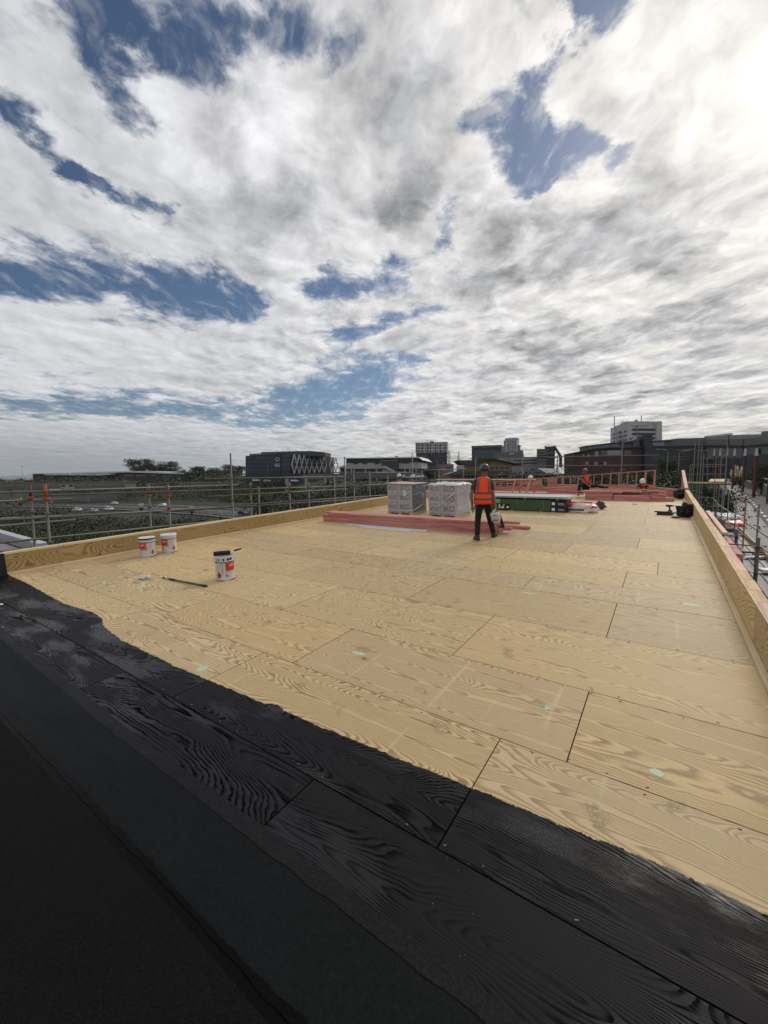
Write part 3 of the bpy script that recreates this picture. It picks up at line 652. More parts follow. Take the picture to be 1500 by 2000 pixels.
def pack(x, y, W, Dp, H, label, loose, seed):
    root = empty('pallet_pack', RM(x, y, 0, 0), label, 'pallet pack', 'wrapped pallet packs')
    for k in range(3): m_ = MB(); m_.b2(-W / 2 + .02 + k * (W - .14) / 2, -W / 2 + .12 + k * (W - .14) / 2, 0.01, Dp - .01, .001, .085); m_.build('pallet_bearer', M['pine'], root)
    for k in range(5): m_ = MB(); yk = .04 + k * (Dp - .14) / 4; m_.b2(-W / 2, W / 2, yk, yk + .1, .087, .105); m_.build('pallet_slat', M['pine'], root)
    rowsz = [.11 + (H - .11) * k / 3 for k in range(4)]; cols = [-W / 2 + .02, -W / 2 + .02 + (W - .04) * .42, W / 2 - .02]
    rnd = random.Random(seed)
    for i in range(3):
        for j in range(2):
            m_ = MB(); m_.b2(cols[j] + .004, cols[j + 1] - .004, .02 + rnd.uniform(0, .012), Dp - .02, rowsz[i] + .003, rowsz[i + 1] - .002)
            m_.M = [0, 0, 0, 1 if not loose else 0, 0, 0]; cobj = m_.build('carton', [M['carton'], M['cartd']], root); bevel(cobj, .012, 2)
            text_mesh('carton_print', 'IKO', .20 if j == 0 else .25, M['ink'], cobj, Matrix.Translation(((cols[j] + cols[j + 1]) / 2, .0155, (rowsz[i] + rowsz[i + 1]) / 2 + .03)) @ FR)
            s_ = MB(); s_.b2((cols[j] + cols[j + 1]) / 2 - .012, (cols[j] + cols[j + 1]) / 2 + .012, .0135, .0150, rowsz[i] + .01, rowsz[i] + .06); s_.build('carton_print', M['ink'], cobj)
    # film shell with sagging, creased surface
    m_ = MB(); n, nz = 56, 22; vs = []
    for iz in range(nz + 1):
        fz = iz / nz; z = .06 + (H - .03) * fz
        for k in range(n):
            t = 2 * math.pi * k / n + .01; c, s2 = math.cos(t), math.sin(t); e = (abs(c) ** 9 + abs(s2) ** 9) ** (-1 / 9)
            px_, py_ = c * e * (W / 2 + .004), s2 * e * (Dp / 2 + .004)
            a_ = (.012 if not loose else .022)
            nn = a_ * (mnoise.noise(Vector((px_ * 5 + seed, py_ * 5, z * 4))) + .5 * mnoise.noise(Vector((px_ * 13 + seed, py_ * 13, z * 11))))
            fl = 0.0
            if loose and px_ > W * .3: fl = .16 * max(0, .45 - fz) + .03 * math.sin(fz * 9)
            g = 1 + (nn + .012) / (W / 2)
            vs.append((px_ * g + fl, Dp / 2 + py_ * g, z))
    fs = [(i * n + k, i * n + (k + 1) % n, (i + 1) * n + (k + 1) % n, (i + 1) * n + k) for i in range(nz) for k in range(n)]
    m_.add(vs, fs); m_.build('stretch_film', M['film'], root, True)
    # top cover
    m_ = MB(); N = 18; vs = []
    for i in range(N + 1):
        for j in range(N + 1):
            u_, v_ = i / N, j / N; xx, yy_ = (u_ - .5) * (W + .06), v_ * (Dp + .06) - .03
            ed = min(u_, v_, 1 - u_, 1 - v_)
            z = H + .03 + (.05 if loose else .008) * (mnoise.noise(Vector((xx * 6 + seed, yy_ * 6, 1))) + .6 * mnoise.noise(Vector((xx * 15, yy_ * 15, seed)))) + (.03 if loose else 0) - (.05 if loose else .01) * max(0, 1 - ed * 12)
            if not loose: z += .05 * abs(u_ - .55) * (1 if u_ < .5 else -.2) ; xx -= .05 * (u_ < .05)
            vs.append((xx, yy_, z))
    m_.add(vs, [(i * (N + 1) + j, (i + 1) * (N + 1) + j, (i + 1) * (N + 1) + j + 1, i * (N + 1) + j + 1) for i in range(N) for j in range(N)])
    tp = m_.build('top_cover', M['film2'] if loose else simple('cardboard_cap', (.40, .34, .28), .5, 0, .25, 3), root, True); s_ = tp.modifiers.new('thick', 'SOLIDIFY'); s_.thickness = .006
    # twisted film band across the front
    m_ = MB()
    pts = ([(-W * .42, -.02, .16), (-.1, -.03, .42), (W * .2, -.03, .66), (W * .44, -.02, .86)] if loose else [(-.06, -.025, .17), (.25, -.03, .17), (W / 2 + .02, 0, .19), (W / 2 + .04, .35, .28), (W / 2 + .04, .7, .38)])
    dense = []
    for a_, b_ in zip(pts, pts[1:]):
        for k in range(8): dense.append(Vector(a_).lerp(Vector(b_), k / 8) + Vector((0, random.uniform(-.004, .004), random.uniform(-.008, .008))))
    m_.tube(dense, [random.uniform(.008, .02) for _ in dense], 6); m_.build('film_twist', M['film2'], root, True)
    return root
pk = pack(-7.70, 12.18, 1.08, 1.08, 1.10, 'film-wrapped pack of cartons with a cardboard cap, left of the crumpled clear-topped pack', False, 3)
m_ = MB(); m_.b2(.16, .29, .001, .004, .70, .90); m_.build('delivery_note', M['white'], pk)
pack(-6.0, 12.15, 1.10, 1.08, 1.08, 'film-wrapped pack of cartons with crumpled clear plastic over its top, next to the worker', True, 8)

# ------------------------------------------------------------------ green wrapped pack with grey boards on top
M['greenwrap'] = simple('green_wrap', (.038, .080, .036), .42, 0, .3, 2.2, .5, 7, (.6, 2, 3)); M['sheetgrey'] = simple('fibre_board', (.40, .43, .43), .55, 0, .08, 2)
gx0, gx1, gy = -6.0, -3.2, 14.95
gp = empty('wrapped_pack', RM(0, 0, 0), 'long green-wrapped pack on the deck with grey boards stacked on top', 'pack')
m_ = MB(); N, K = 40, 6; vs = []
for i in range(N + 1):
    x = gx0 + (gx1 - gx0) * i / N
    prof = [(gy, .03), (gy - .004, .10), (gy + .004, .22), (gy - .002, .34), (gy + .012, .415), (gy + .2, .42), (gy + 1.15, .42), (gy + 1.16, .03)]
    for (yy_, zz_) in prof: vs.append((x, yy_ + .012 * mnoise.noise(Vector((x * 3, zz_ * 6, 0))), zz_ + .006 * mnoise.noise(Vector((x * 5, yy_ * 5, 4)))))
n = len(prof); m_.add(vs, [(i * n + k, (i + 1) * n + k, (i + 1) * n + k + 1, i * n + k + 1) for i in range(N) for k in range(n - 1)] + [tuple(range(n - 1, -1, -1)), tuple(range(N * n, N * n + n))])
m_.build('green_wrap', M['greenwrap'], gp, True).modifiers.new('e', 'EDGE_SPLIT')
for x in (-5.4, -4.35, -3.45): m_ = MB(); m_.b2(x, x + .035, gy - .018, gy - .012, .03, .42); m_.build('strap', simple('dull_strap', (.10, .15, .07), .5), gp)
for x in (-5.6, -4.6, -3.6): m_ = MB(); m_.b2(x, x + .09, gy + .02, gy + 1.1, .0, .03); m_.build('bearer', M['pine'], gp)
m_ = MB(); m_.b2(-5.18, -4.98, gy - .022, gy - .014, .27, .42); m_.build('green_tag', simple('bright_green_tag', (.12, .42, .16), .5), gp)
m_ = MB(); m_.b2(-5.05, -4.62, gy - .023, gy - .014, .06, .24); lb = m_.build('black_label', M['black'], gp)
m_ = MB(); m_.b2(-5.03, -4.98, gy - .026, gy - .0235, .08, .22); m_.b2(-4.95, -4.83, gy - .026, gy - .0235, .08, .13); m_.bar((-4.9, gy - .025, .12), (-4.82, gy - .025, .22), .002, .035, Vector((1, 0, 0))); m_.b2(-4.74, -4.66, gy - .026, gy - .0235, .09, .16); m_.build('label_print', M['white'], lb)['kind'] = 'stuff'
# grey boards on bearers
for k, x in enumerate((-6.3, -5.2, -4.1, -3.0)):
    o = timber_obj((x, gy + .02, .452), (x, gy + 1.2, .452), .06, .06, f'short bearer under the grey boards, number {k+1} counted from the worker', 'bearers under the grey boards', M['pine'])
    o['label'] = ['short bearer behind the standing person under the grey boards', 'short bearer nearest the green tag under the grey boards', 'short bearer above the middle of the green pack under the grey boards', 'short bearer above the black cartons under the grey boards'][k]
rb = random.Random(4)
for k in range(4):
    m_ = MB(); dx_ = rb.uniform(-.05, .05); z = .484 + k * .0135
    m_.box((0, 0, 0), (3.75, 1.2, .012)); o = m_.build('cladding_board', M['sheetgrey'], None, False, RM(-4.52 + dx_, gy + .58 + rb.uniform(-.03, .03), z + .006, rb.uniform(-.006, .006)))
    tag(o, ['lowest', 'second', 'third', 'uppermost'][k] + ' grey fibre board of the stack over the green pack', 'board', 'grey boards over the green pack')
# black cartons at its end
for k in range(2):
    c = empty('black_carton', RM(-2.93, gy + .25, .001 + k * .2, 0), ('lower' if k == 0 else 'upper') + ' black carton with white print at the end of the green pack', 'carton', 'black cartons')
    m_ = MB(); m_.b2(-.25, .25, -.25, .6, 0, .192); bevel(m_.build('carton_body', M['black'], c), .006)
    m_ = MB(); m_.b2(-.23, -.13, -.2525, -.2505, .05, .15); m_.build('white_label', M['white'], c)
    m_ = MB()
    for j in range(5): m_.b2(-.02 + j * .04, .01 + j * .04, -.2525, -.2505, .08 + .01 * (j % 2), .12)
    m_.b2(-.02, .2, -.2525, -.2505, .055, .064); m_.build('white_print', M['fade'], c)['kind'] = 'stuff'
# red and white bag
def bag_mat():
    m_, t, p = mat('printed_plastic_bag'); v = objc(t); x, y, z = t.xyz(v)
    top = t.mr(t.m('ADD', z, t.m('MULTIPLY', t.m('SUBTRACT', t.noise(v, 6, 3), .5), .06)), .155, .185)
    wh = t.mr(t.noise(t.v('MULTIPLY', v, (3, 14, 3)), 1.0, 2, .5), .5, .56)
    col = t.mix(top, (.70, .70, .69), t.mix(wh, (.50, .05, .06), (.68, .50, .50)))
    ol = t.m('MULTIPLY', t.mr(t.m('ABSOLUTE', t.m('ADD', x, .1)), .36, .33), t.mr(t.m('ABSOLUTE', t.m('SUBTRACT', z, .10)), .04, .03))
    col = t.mix(ol, col, (.05, .055, .04)); t.put(p.inputs['Base Color'], col); p.inputs['Roughness'].default_value = .35
    bump(t, p, t.noise(t.v('MULTIPLY', v, (4, 9, 9)), 1.0, 5, .6, .8), .6, .02); return m_
M['bag'] = bag_mat()
q = RF(1126, 1001); crumple('insulation_bag', M['bag'], RM(q.x + .03, q.y + .22, .002, -.12), 'red and white plastic bag lying at the end of the green pack', 'bag', .60, .27, .17, 3, 4, .22, 4, .75, power=3.2)
q = RF(1149, 1001); crumple('plastic_wrapper', simple('clear_white_film', (.66, .62, .64), .35, 0, .1, 10), RM(q.x, q.y + .1, .002), 'loose torn plastic end beside the red and white bag', 'plastic', .2, .14, .09, 6, 3, 1.0, 6, .5)
timber_obj((-2.75, 16.25, .25), (-2.05, 16.2, .25), .09, .045, 'short pink offcut poking out behind the red and white bag', 'offcuts'); timber_obj((-2.7, 16.35, .1), (-2.25, 16.35, .1), .3, .2, 'pink offcut block hidden behind the red and white bag', 'offcuts')
# bottle, blue tub, bag
q = RF(1153, 995.5); bo = empty('drink_bottle', RM(q.x, q.y), 'dark drink bottle standing behind the blue tub', 'bottle')
m_ = MB(); m_.lathe([(0, .001), (.04, .001), (.042, .01), (.042, .17), (.03, .2), (.022, .205), (.022, .21)], 16); m_.build('bottle_body', simple('smoked_plastic', (.035, .03, .035), .3), bo, True)
m_ = MB(); m_.lathe([(.026, .2), (.03, .205), (.03, .245), (.024, .25), (0, .25)], 16); m_.build('bottle_cap', M['black'], bo, True)
q = RF(1160, 997); bt = empty('lunch_tub', RM(q.x, q.y), 'small blue plastic tub with a pale lid beside the drink bottle', 'tub')
m_ = MB(); m_.prism([(-.13, -.06), (.13, -.06), (.13, .08), (-.13, .08)], .001, .10); bevel(m_.build('tub_body', simple('blue_plastic', (.012, .022, .12), .4), bt), .02, 3)
m_ = MB(); m_.b2(-.137, .137, -.067, .087, .101, .116); bevel(m_.build('tub_lid', simple('pale_lid', (.30, .36, .45), .4), bt), .006)
m_ = MB(); m_.b2(-.02, .04, -.0625, -.0605, .03, .07); m_.b2(.08, .11, -.0625, -.0605, .03, .07); m_.build('tub_label', M['white'], bt)['kind'] = 'stuff'
q = RF(1171, 994.5); crumple('small_bag', simple('grey_black_bag', (.05, .05, .05), .7, 0, .7, 7), RM(q.x, q.y + .05, .001, .2), 'grey and black soft bag behind the blue tub', 'bag', .17, .13, .15, 12, 4, .55, 4, .75)
q = RF(1240, 985.5); m_ = MB(); m_.box((0, 0, .03), (.14, .09, .058)); o = bevel(m_.build('foam_block', M['white'], None, False, RM(q.x, q.y, .001, .2)), .008, 2); tag(o, 'small white block alone on the far plywood', 'block')
# drill, tool tray, black bags
q = RF(1298, 1006); tt_ = empty('tool_tray', RM(q.x, q.y + .05, .001, .1), 'black open tool tray lying on the deck before the black bag', 'tray')
m_ = MB(); m_.prism([(-.22, -.08), (.2, -.08), (.24, .1), (-.2, .1)], .0, .07); bevel(m_.build('tray_body', M['black'], tt_), .02, 2)
m_ = MB(); m_.tube([(-.28, -.02, .10), (-.2, -.02, .1), (-.1, 0, .09), (.1, 0, .085), (.2, .02, .08)], [.02, .024, .03, .03, .02], 8); m_.cyl((.18, 0, .06), (.27, .02, .07), .025, 8); m_.build('tray_tools', M['black'], tt_, True)
q = RF(1308, 1005); dr = empty('cordless_drill', RM(q.x, q.y + .04, .072, .1), 'black cordless drill standing upright on its battery on the tool tray', 'drill')
m_ = MB(); m_.box((0, 0, .032), (.12, .075, .062)); bevel(m_.build('battery', M['black'], dr), .008)
m_ = MB(); m_.tube([(0, 0, .06), (-.005, 0, .1), (-.02, 0, .15), (-.03, 0, .19)], [.027, .022, .022, .028], 10); m_.build('drill_grip', M['black'], dr, True)
m_ = MB(); m_.tube([(-.12, 0, .205), (-.11, 0, .205), (-.02, 0, .205), (.05, 0, .205)], [.022, .034, .036, .028], 12); m_.build('motor_housing', M['black'], dr, True)
m_ = MB(); m_.tube([(.045, 0, .205), (.06, 0, .205), (.1, 0, .205), (.125, 0, .205)], [.02, .022, .018, .006], 10); m_.build('chuck', M['galvdark'], dr, True)
q = RF(1333, 1011); bg = crumple('tool_bag', M['blackfab'], RM(q.x + .10, q.y + .22, .001, .2), 'slumped black bag near the drill against the right parapet', 'bag', .235, .20, .235, 21, 5, .45, 4.5, .7)
m_ = MB(); m_.tube([(-.12, -.16, .24), (-.1, -.2, .33), (0, -.2, .38), (.1, -.17, .33), (.12, -.12, .25)], .012, 6); hh = m_.build('bag_handle', M['blackfab'], bg, True); hh.matrix_parent_inverse = Matrix.Identity(4)
q = RF(1318, 1012); crumple('glove', M['blackfab'], RM(q.x, q.y + .03, .001), 'flat black glove beside the slumped black bag', 'glove', .10, .05, .03, 4, 3, .6, 5, .4)
q = RF(1331, 975); crumple('duffel_bag', M['blackfab'], RM(q.x - .02, q.y + .3, .001, .3), 'black duffel bag at the far end of the right parapet', 'bag', .27, .22, .22, 33, 4, .4, 4, .75)

# ------------------------------------------------------------------ far end: frames, beams, trestle
FY = 25.2
ff = empty('stud_frame', ROOF, 'raking pink timber stud frame standing along the far end of the deck', 'frame')
def rb_(name, a, b, wd, ht, parent, mt=None):
    a, b = Vector(a), Vector(b); f = (b - a).normalized(); up = Vector((0, 0, 1)) if abs(f.z) < .9 else Vector((0, 1, 0))
    r = up.cross(f).normalized(); u_ = f.cross(r); m_ = MB(); m_.box((0, 0, 0), ((b - a).length, wd, ht)); o = m_.build(name, mt or M['pink'], parent)
    o.matrix_parent_inverse = Matrix.Identity(4); o.matrix_local = Matrix(((f.x, r.x, u_.x, (a.x + b.x) / 2), (f.y, r.y, u_.y, (a.y + b.y) / 2), (f.z, r.z, u_.z, (a.z + b.z) / 2), (0, 0, 0, 1))); return o
ztop = lambda x: .42 + (x + 10) * (1.13 - .42) / 9.7
rb_('top_plate', (-10, FY, ztop(-10)), (-5.2, FY, ztop(-5.2)), .09, .045, ff); rb_('top_plate', (-5.2, FY, ztop(-5.2)), (-.3, FY, ztop(-.3)), .09, .045, ff)
rb_('bottom_plate', (-10, FY, .24), (-5.2, FY, .24), .09, .045, ff); rb_('bottom_plate', (-5.2, FY, .36), (-.3, FY, .36), .09, .045, ff)
x = -9.95
while x < -.3:
    wd = .045 if random.random() < .7 else .09
    rb_('stud', (x, FY, .262 if x < -5.2 else .382), (x, FY, ztop(x) - .022), wd, .088, ff); x += .40
for xa, xb in ((-9.9, -7.6), (-7.5, -6.2)): rb_('nogging', (xa, FY + .001, (ztop(xa) + .26) / 2), (xb, FY + .001, (ztop(xb) + .26) / 2), .04, .04, ff)
rb_('sill_beam', (-10, FY + .02, .11), (-5.2, FY + .02, .11), .09, .215, ff); rb_('sill_beam', (-5.2, FY + .02, .17), (-.28, FY + .02, .17), .09, .33, ff)
for xa, xb in ((-6.75, -6.0), (-5.6, -5.05)): rb_('end_post', (xa, FY - .06, (ztop(xa) + .25) / 2), (xb, FY - .06, (ztop(xb) + .25) / 2), .02, ztop(xa) - .3, ff)
# deep beams before it
def dbeam(p0, p1, Y0, Y1, ht, lb):
    a, b = RY(*p0, Y0), RY(*p1, Y1); a.z -= ht / 2; b.z -= ht / 2
    o = timber_obj(a, b, .09, ht, lb, 'deep pink beams at the far end'); o['category'] = 'beam'; return o
dbeam((1098, 962), (1250, 947), 23.6, 24.2, .30, 'deep pink beam sloping up behind the seated worker')
dbeam((1244, 947), (1338, 957), 23.2, 22.6, .36, 'deep pink beam running to the raised end of the right parapet')
dbeam((925, 957), (1075, 958), 22.4, 22.4, .05, 'long pink rail under the trestle, upper of two')
dbeam((925, 961), (1112, 963.5), 21.6, 21.6, .06, 'long pink rail under the trestle, lower of two')
dbeam((1065, 952), (1125, 949), 21.0, 21.2, .05, 'pink timber resting on the blocks left of the seated worker'); dbeam((1078, 955.5), (1166, 961), 20.9, 21.2, .045, 'thin pink timber slanting in front of the seated worker')
dbeam((1070, 957), (1122, 955), 21.4, 21.4, .26, 'pink block of timbers left of the seated worker')
dbeam((1030, 962.5), (1140, 963.5), 20.6, 20.6, .07, 'pale timber edge lying between the trestle and the cut pieces')
# raised end of the right parapet
re_ = empty('raised_parapet_end', ROOF, 'raking pink timber end of the right parapet rising above the deck', 'parapet')
poly = [(21.4, -.02), (26.2, -.02), (26.2, 1.05), (21.4, .44)]
MX = Matrix(((0, 0, 1, 0), (1, 0, 0, 0), (0, 1, 0, 0), (0, 0, 0, 1)))
m_ = MB(); m_.prism(poly, XR + .012, XR + .022, MX); m_.build('lining_board', M['pink'], re_)
rb_('top_plate', (XR + .055, 21.41, .462), (XR + .055, 26.2, 1.073), .125, .045, re_, M['pinkend'])
for y in (21.5, 22.4, 23.3, 24.2, 25.1, 26.1): rb_('stud', (XR + .066, y, -.02), (XR + .066, y, .42 + (y - 21.4) * .127), .045, .088, re_)
rb_('brace_post', (XR - .06, 23.2, 0), (XR - .03, 23.4, .60), .045, .09, re_)
# trestle carrying a long plate
ty = 20.4; zb = RY(940, 935.5, ty).z; xa, xb = RY(853, 936, ty).x, RY(1046, 936, ty).x
tr_ = empty('trestle', ROOF, 'pink timber sawhorse with splayed legs holding up the long pink plank', 'trestle')
xs = RY(1013, 940, ty).x
for dx_ in (-.12, .58):
    for s_ in (-1, 1): rb_('leg', (xs + dx_ + s_ * .16, ty + s_ * .32, 0.0), (xs + dx_ + s_ * .02, ty + s_ * .05, zb - .06), .07, .045, tr_)
rb_('top_rail', (xs - .25, ty, zb - .10), (xs + .75, ty, zb - .10), .05, .08, tr_); rb_('gusset', (xs + .1, ty - .08, zb - .22), (xs + .45, ty - .08, zb - .22), .02, .12, tr_)
xs2 = RY(860, 940, ty).x
for s_ in (-1, 1): rb_('leg', (xs2 + s_ * .16, ty + s_ * .32, 0.0), (xs2 + s_ * .02, ty + s_ * .05, zb - .06), .07, .045, tr_)
o = timber_obj((xa, ty, zb - .03), (xb, ty, zb - .03), .14, .05, 'long pink plank lying level on the trestles behind the standing worker', 'planks on the trestle', M['pinkend']); o['category'] = 'plank'
o = timber_obj((xa + .2, ty + .17, zb - .035), (xb - 1.6, ty + .17, zb - .035), .14, .05, 'second pink plank on the trestles, half hidden by the first', 'planks on the trestle'); o['category'] = 'plank'
# cut pieces stacked before the beams
random.seed(3)
pcs = [(-2.85, -1.75, 20.15, .0, .14, .20), (-2.75, -1.55, 20.55, .0, .14, .3), (-2.95, -1.4, 20.3, .21, .3, .07), (-1.72, -.42, 20.05, .0, .045, .17), (-1.6, -.3, 20.6, .0, .14, .26), (-2.4, -.62, 20.7, .28, .09, .045), (-2.2, -.7, 20.45, .23, .3, .05), (-.45, .42, 20.25, .0, .2, .09), (-.4, .15, 20.4, .1, .2, .12), (-.42, .12, 20.5, .23, .2, .05), (-.2, .35, 20.05, .0, .05, .06)]
lbn = ['thick pink cut piece with a pointed end, leftmost of the far pile', 'thick pink cut piece standing second in the far pile', 'flat pink piece lying over the left end of the far pile', 'pale pink board on edge across the front of the far pile', 'thick pink piece behind the board on edge', 'thin pink batten along the top rear of the far pile', 'wide pink piece on top of the middle of the far pile', 'low pink piece at the right end of the far pile', 'pink piece resting on the low one at the right end', 'pale pink piece topping the right end of the far pile', 'small pink offcut in front of the right end of the far pile']
for (x0, x1, y, z, wd, ht), lb in zip([(a, b, c, d * 1.42, e, f * 1.42) for a, b, c, d, e, f in pcs], lbn): timber_obj((x0, y, z + ht / 2 + .002), (x1, y + random.uniform(-.06, .06), z + ht / 2 + .002), wd, ht, lb, 'cut pink pieces piled at the far end', M['pinkend'] if ht < .06 else M['pink'])
timber_obj((-.05, 20.15, .30), (.62, 20.75, .03), .07, .04, 'pink batten leaning down off the right end of the far pile', 'cut pink pieces piled at the far end', M['pinkend']); timber_obj((-.68, 20.3, .46), (-.1, 20.35, .40), .09, .04, 'short pale batten slanting over the gap in the far pile', 'cut pink pieces piled at the far end', M['pinkend'])

# ================================================================== people
M['skin'] = simple('skin', (.20, .095, .06), .55, 0, .1, 8); M['vest'] = simple('hi_vis_orange', (.86, .075, .012), .7, 0, .1, 9, .3, 14)
M['reflect'] = simple('reflective_tape', (.085, .06, .065), .4, 0, .15, 10); M['tee'] = simple('dark_tee', (.028, .032, .036), .85, 0, .25, 6, .4, 25)
M['trous'] = simple('black_trousers', (.006, .006, .007), .85, 0, .3, 7, .5, 18); M['boot'] = simple('dark_boot', (.018, .015, .013), .6, 0, .3, 12)
M['hblack'] = simple('black_helmet', (.02, .021, .023), .22, 0, .1, 6); M['hwhite'] = simple('white_helmet', (.68, .67, .64), .3, 0, .08, 6); M['hred'] = simple('red_helmet', (.16, .035, .04), .3, 0, .1, 6)
def skinned(name, J, E, mt, parent, sub=2, root=None):
    """continuous body surface grown on a skeleton: J = {joint: (x, y, z, rx[, ry])}"""
    ks = list(J); me = bpy.data.meshes.new(name)
    me.from_pydata([J[k][:3] for k in ks], [(ks.index(a), ks.index(b)) for a, b in E], []); me.materials.append(mt)
    o = link(name, me, parent); o.matrix_parent_inverse = Matrix.Identity(4)
    sk = o.modifiers.new('skin', 'SKIN'); sk.use_smooth_shade = True; sk.branch_smoothing = .6
    for i, k in enumerate(ks):
        q = J[k]; me.skin_vertices[0].data[i].radius = (q[3], q[4] if len(q) > 4 else q[3]); me.skin_vertices[0].data[i].use_root = (k == (root or ks[0]))
    s_ = o.modifiers.new('sub', 'SUBSURF'); s_.levels = s_.render_levels = sub
    return o
def hand(parent, wrist, d, side, curl, mt, out=Vector((1, 0, 0)), s=1.0):
    """palm and five separate fingers; d = direction of the hand, out = towards the thumb"""
    d = Vector(d).normalized(); w_ = Vector(wrist); out = (out - d * out.dot(d)).normalized(); nrm = d.cross(out) * side
    m_ = MB(); m_.tube([w_ - d * .02, w_ + d * .02 * s, w_ + d * .055 * s, w_ + d * .085 * s], [.024 * s, .032 * s, .040 * s, .034 * s], 10)
    for k in range(4):
        b = w_ + d * .08 * s + out * (.028 - k * .019) * s; L = (.075, .085, .08, .062)[k] * s
        p1 = b + d * L * .45 + nrm * curl * L * .15; p2 = p1 + d * L * .35 * (1 - curl * .5) + nrm * curl * L * .4; p3 = p2 + d * L * .25 * (1 - curl) + nrm * curl * L * .3
        m_.tube([b, p1, p2, p3], [.0095 * s, .009 * s, .008 * s, .006 * s], 7)
    b = w_ + d * .03 * s + out * .03 * s; m_.tube([b, b + d * .03 * s + out * .022 * s, b + d * .06 * s + out * .026 * s + nrm * curl * .012], [.012 * s, .010 * s, .007 * s], 7)
    return m_.build('hand', mt, parent, True)
def helmet(parent, c, yaw, mt, tilt=0.0, s=1.0):
    prof = [(0, .150), (.05, .143), (.09, .118), (.118, .075), (.128, .03), (.130, .0), (.127, -.006), (.122, .0), (.0, .02)]
    R = Matrix.Translation(c) @ Matrix.Rotation(yaw, 4, 'Z') @ Matrix.Rotation(tilt, 4, 'X') @ Matrix.Scale(s, 4)
    m_ = MB(); m_.lathe(prof, 24, sx=.86, sy=1.06); m_.V = [tuple(R @ Vector(v)) for v in m_.V]; h = m_.build('helmet', mt, parent, True)
    m_ = MB(); pts = [(.108 * math.cos(a), .132 * math.sin(a) + .0, -.002) for a in [math.pi * (.12 + .76 * k / 12) for k in range(13)]]; outp = [(.112 * math.cos(a), .132 * math.sin(a) + .055 * math.sin(a), -.018) for a in [math.pi * (.12 + .76 * k / 12) for k in range(13)]]
    m_.add(pts + outp, [(k, k + 1, 14 + k, 13 + k) for k in range(12)]); m_.V = [tuple(R @ Vector(v)) for v in m_.V]; b = m_.build('helmet_peak', mt, h, True); b.matrix_parent_inverse = Matrix.Identity(4); b.modifiers.new('t', 'SOLIDIFY').thickness = .005
    m_ = MB()
    for k in (-1, 0, 1): m_.tube([R @ Vector((k * .03, y, .152 - 1.0 * y * y * 4.6 - abs(k) * .008)) for y in (-.11, -.07, -.03, .01, .05, .09)], .006, 6)
    b = m_.build('helmet_ribs', mt, h, True); b.matrix_parent_inverse = Matrix.Identity(4); b['kind'] = 'stuff'
    return h
def head_detail(parent, c, yaw, s=1.0, skin=None):
    R = Matrix.Translation(c) @ Matrix.Rotation(yaw, 4, 'Z') @ Matrix.Scale(s, 4); skin = skin or M['skin']
    bm_ = bmesh.new(); bmesh.ops.create_icosphere(bm_, subdivisions=3, radius=1)
    for v in bm_.verts:
        d = v.co.copy(); x, y, z = d.x * .078, d.y * .098, d.z * .118
        if d.y > .3: z *= 1.02; x *= 1 - .12 * max(0, -d.z)
        if d.y > .85 and -.35 < d.z < .1: y += .022 * (1 - abs(d.x) * 3 if abs(d.x) < .33 else 0)       # nose
        if d.y > .7 and .08 < d.z < .35 and .2 < abs(d.x) < .55: y -= .008                                # eye sockets
        if d.z < -.5: x *= .88; y *= .95
        v.co = R @ Vector((x, y, z))
    me = bpy.data.meshes.new('head'); bm_.to_mesh(me); bm_.free(); me.materials.append(skin); me.polygons.foreach_set('use_smooth', [True] * len(me.polygons))
    h = link('head', me, parent); h.matrix_parent_inverse = Matrix.Identity(4)
    for s_ in (-1, 1):
        m_ = MB(); m_.lathe([(0, -.008), (.02, -.008), (.026, .0), (.02, .006), (0, .004)], 10, sy=1.4); m_.V = [tuple(R @ Vector((s_ * (.078 + z), y * 1.0 - .005, x))) for x, y, z in m_.V]; e = m_.build('ear', skin, h, True); e.matrix_parent_inverse = Matrix.Identity(4)
        m_ = MB(); m_.lathe([(0, -.01), (.009, -.006), (.012, 0), (.009, .006), (0, .01)], 8); m_.V = [tuple(R @ Vector((x + s_ * .032, y + .088, z + .018))) for x, y, z in m_.V]; e = m_.build('eye', M['tin'], h, True); e.matrix_parent_inverse = Matrix.Identity(4)
    m_ = MB(); m_.box((0, .094, -.06), (.042, .008, .009)); m_.V = [tuple(R @ Vector(v)) for v in m_.V]; e = m_.build('mouth', simple('lips', (.12, .04, .035), .5), h); e.matrix_parent_inverse = Matrix.Identity(4)
    m_ = MB(); m_.lathe([(.082, -.01), (.084, .03), (.07, .08), (0, .12)], 18, sy=1.22); m_.V = [tuple(R @ Vector((x, y - .008, z))) for x, y, z in m_.V]; e = m_.build('hair', M['blackfab'], h, True); e.matrix_parent_inverse = Matrix.Identity(4)
    return h
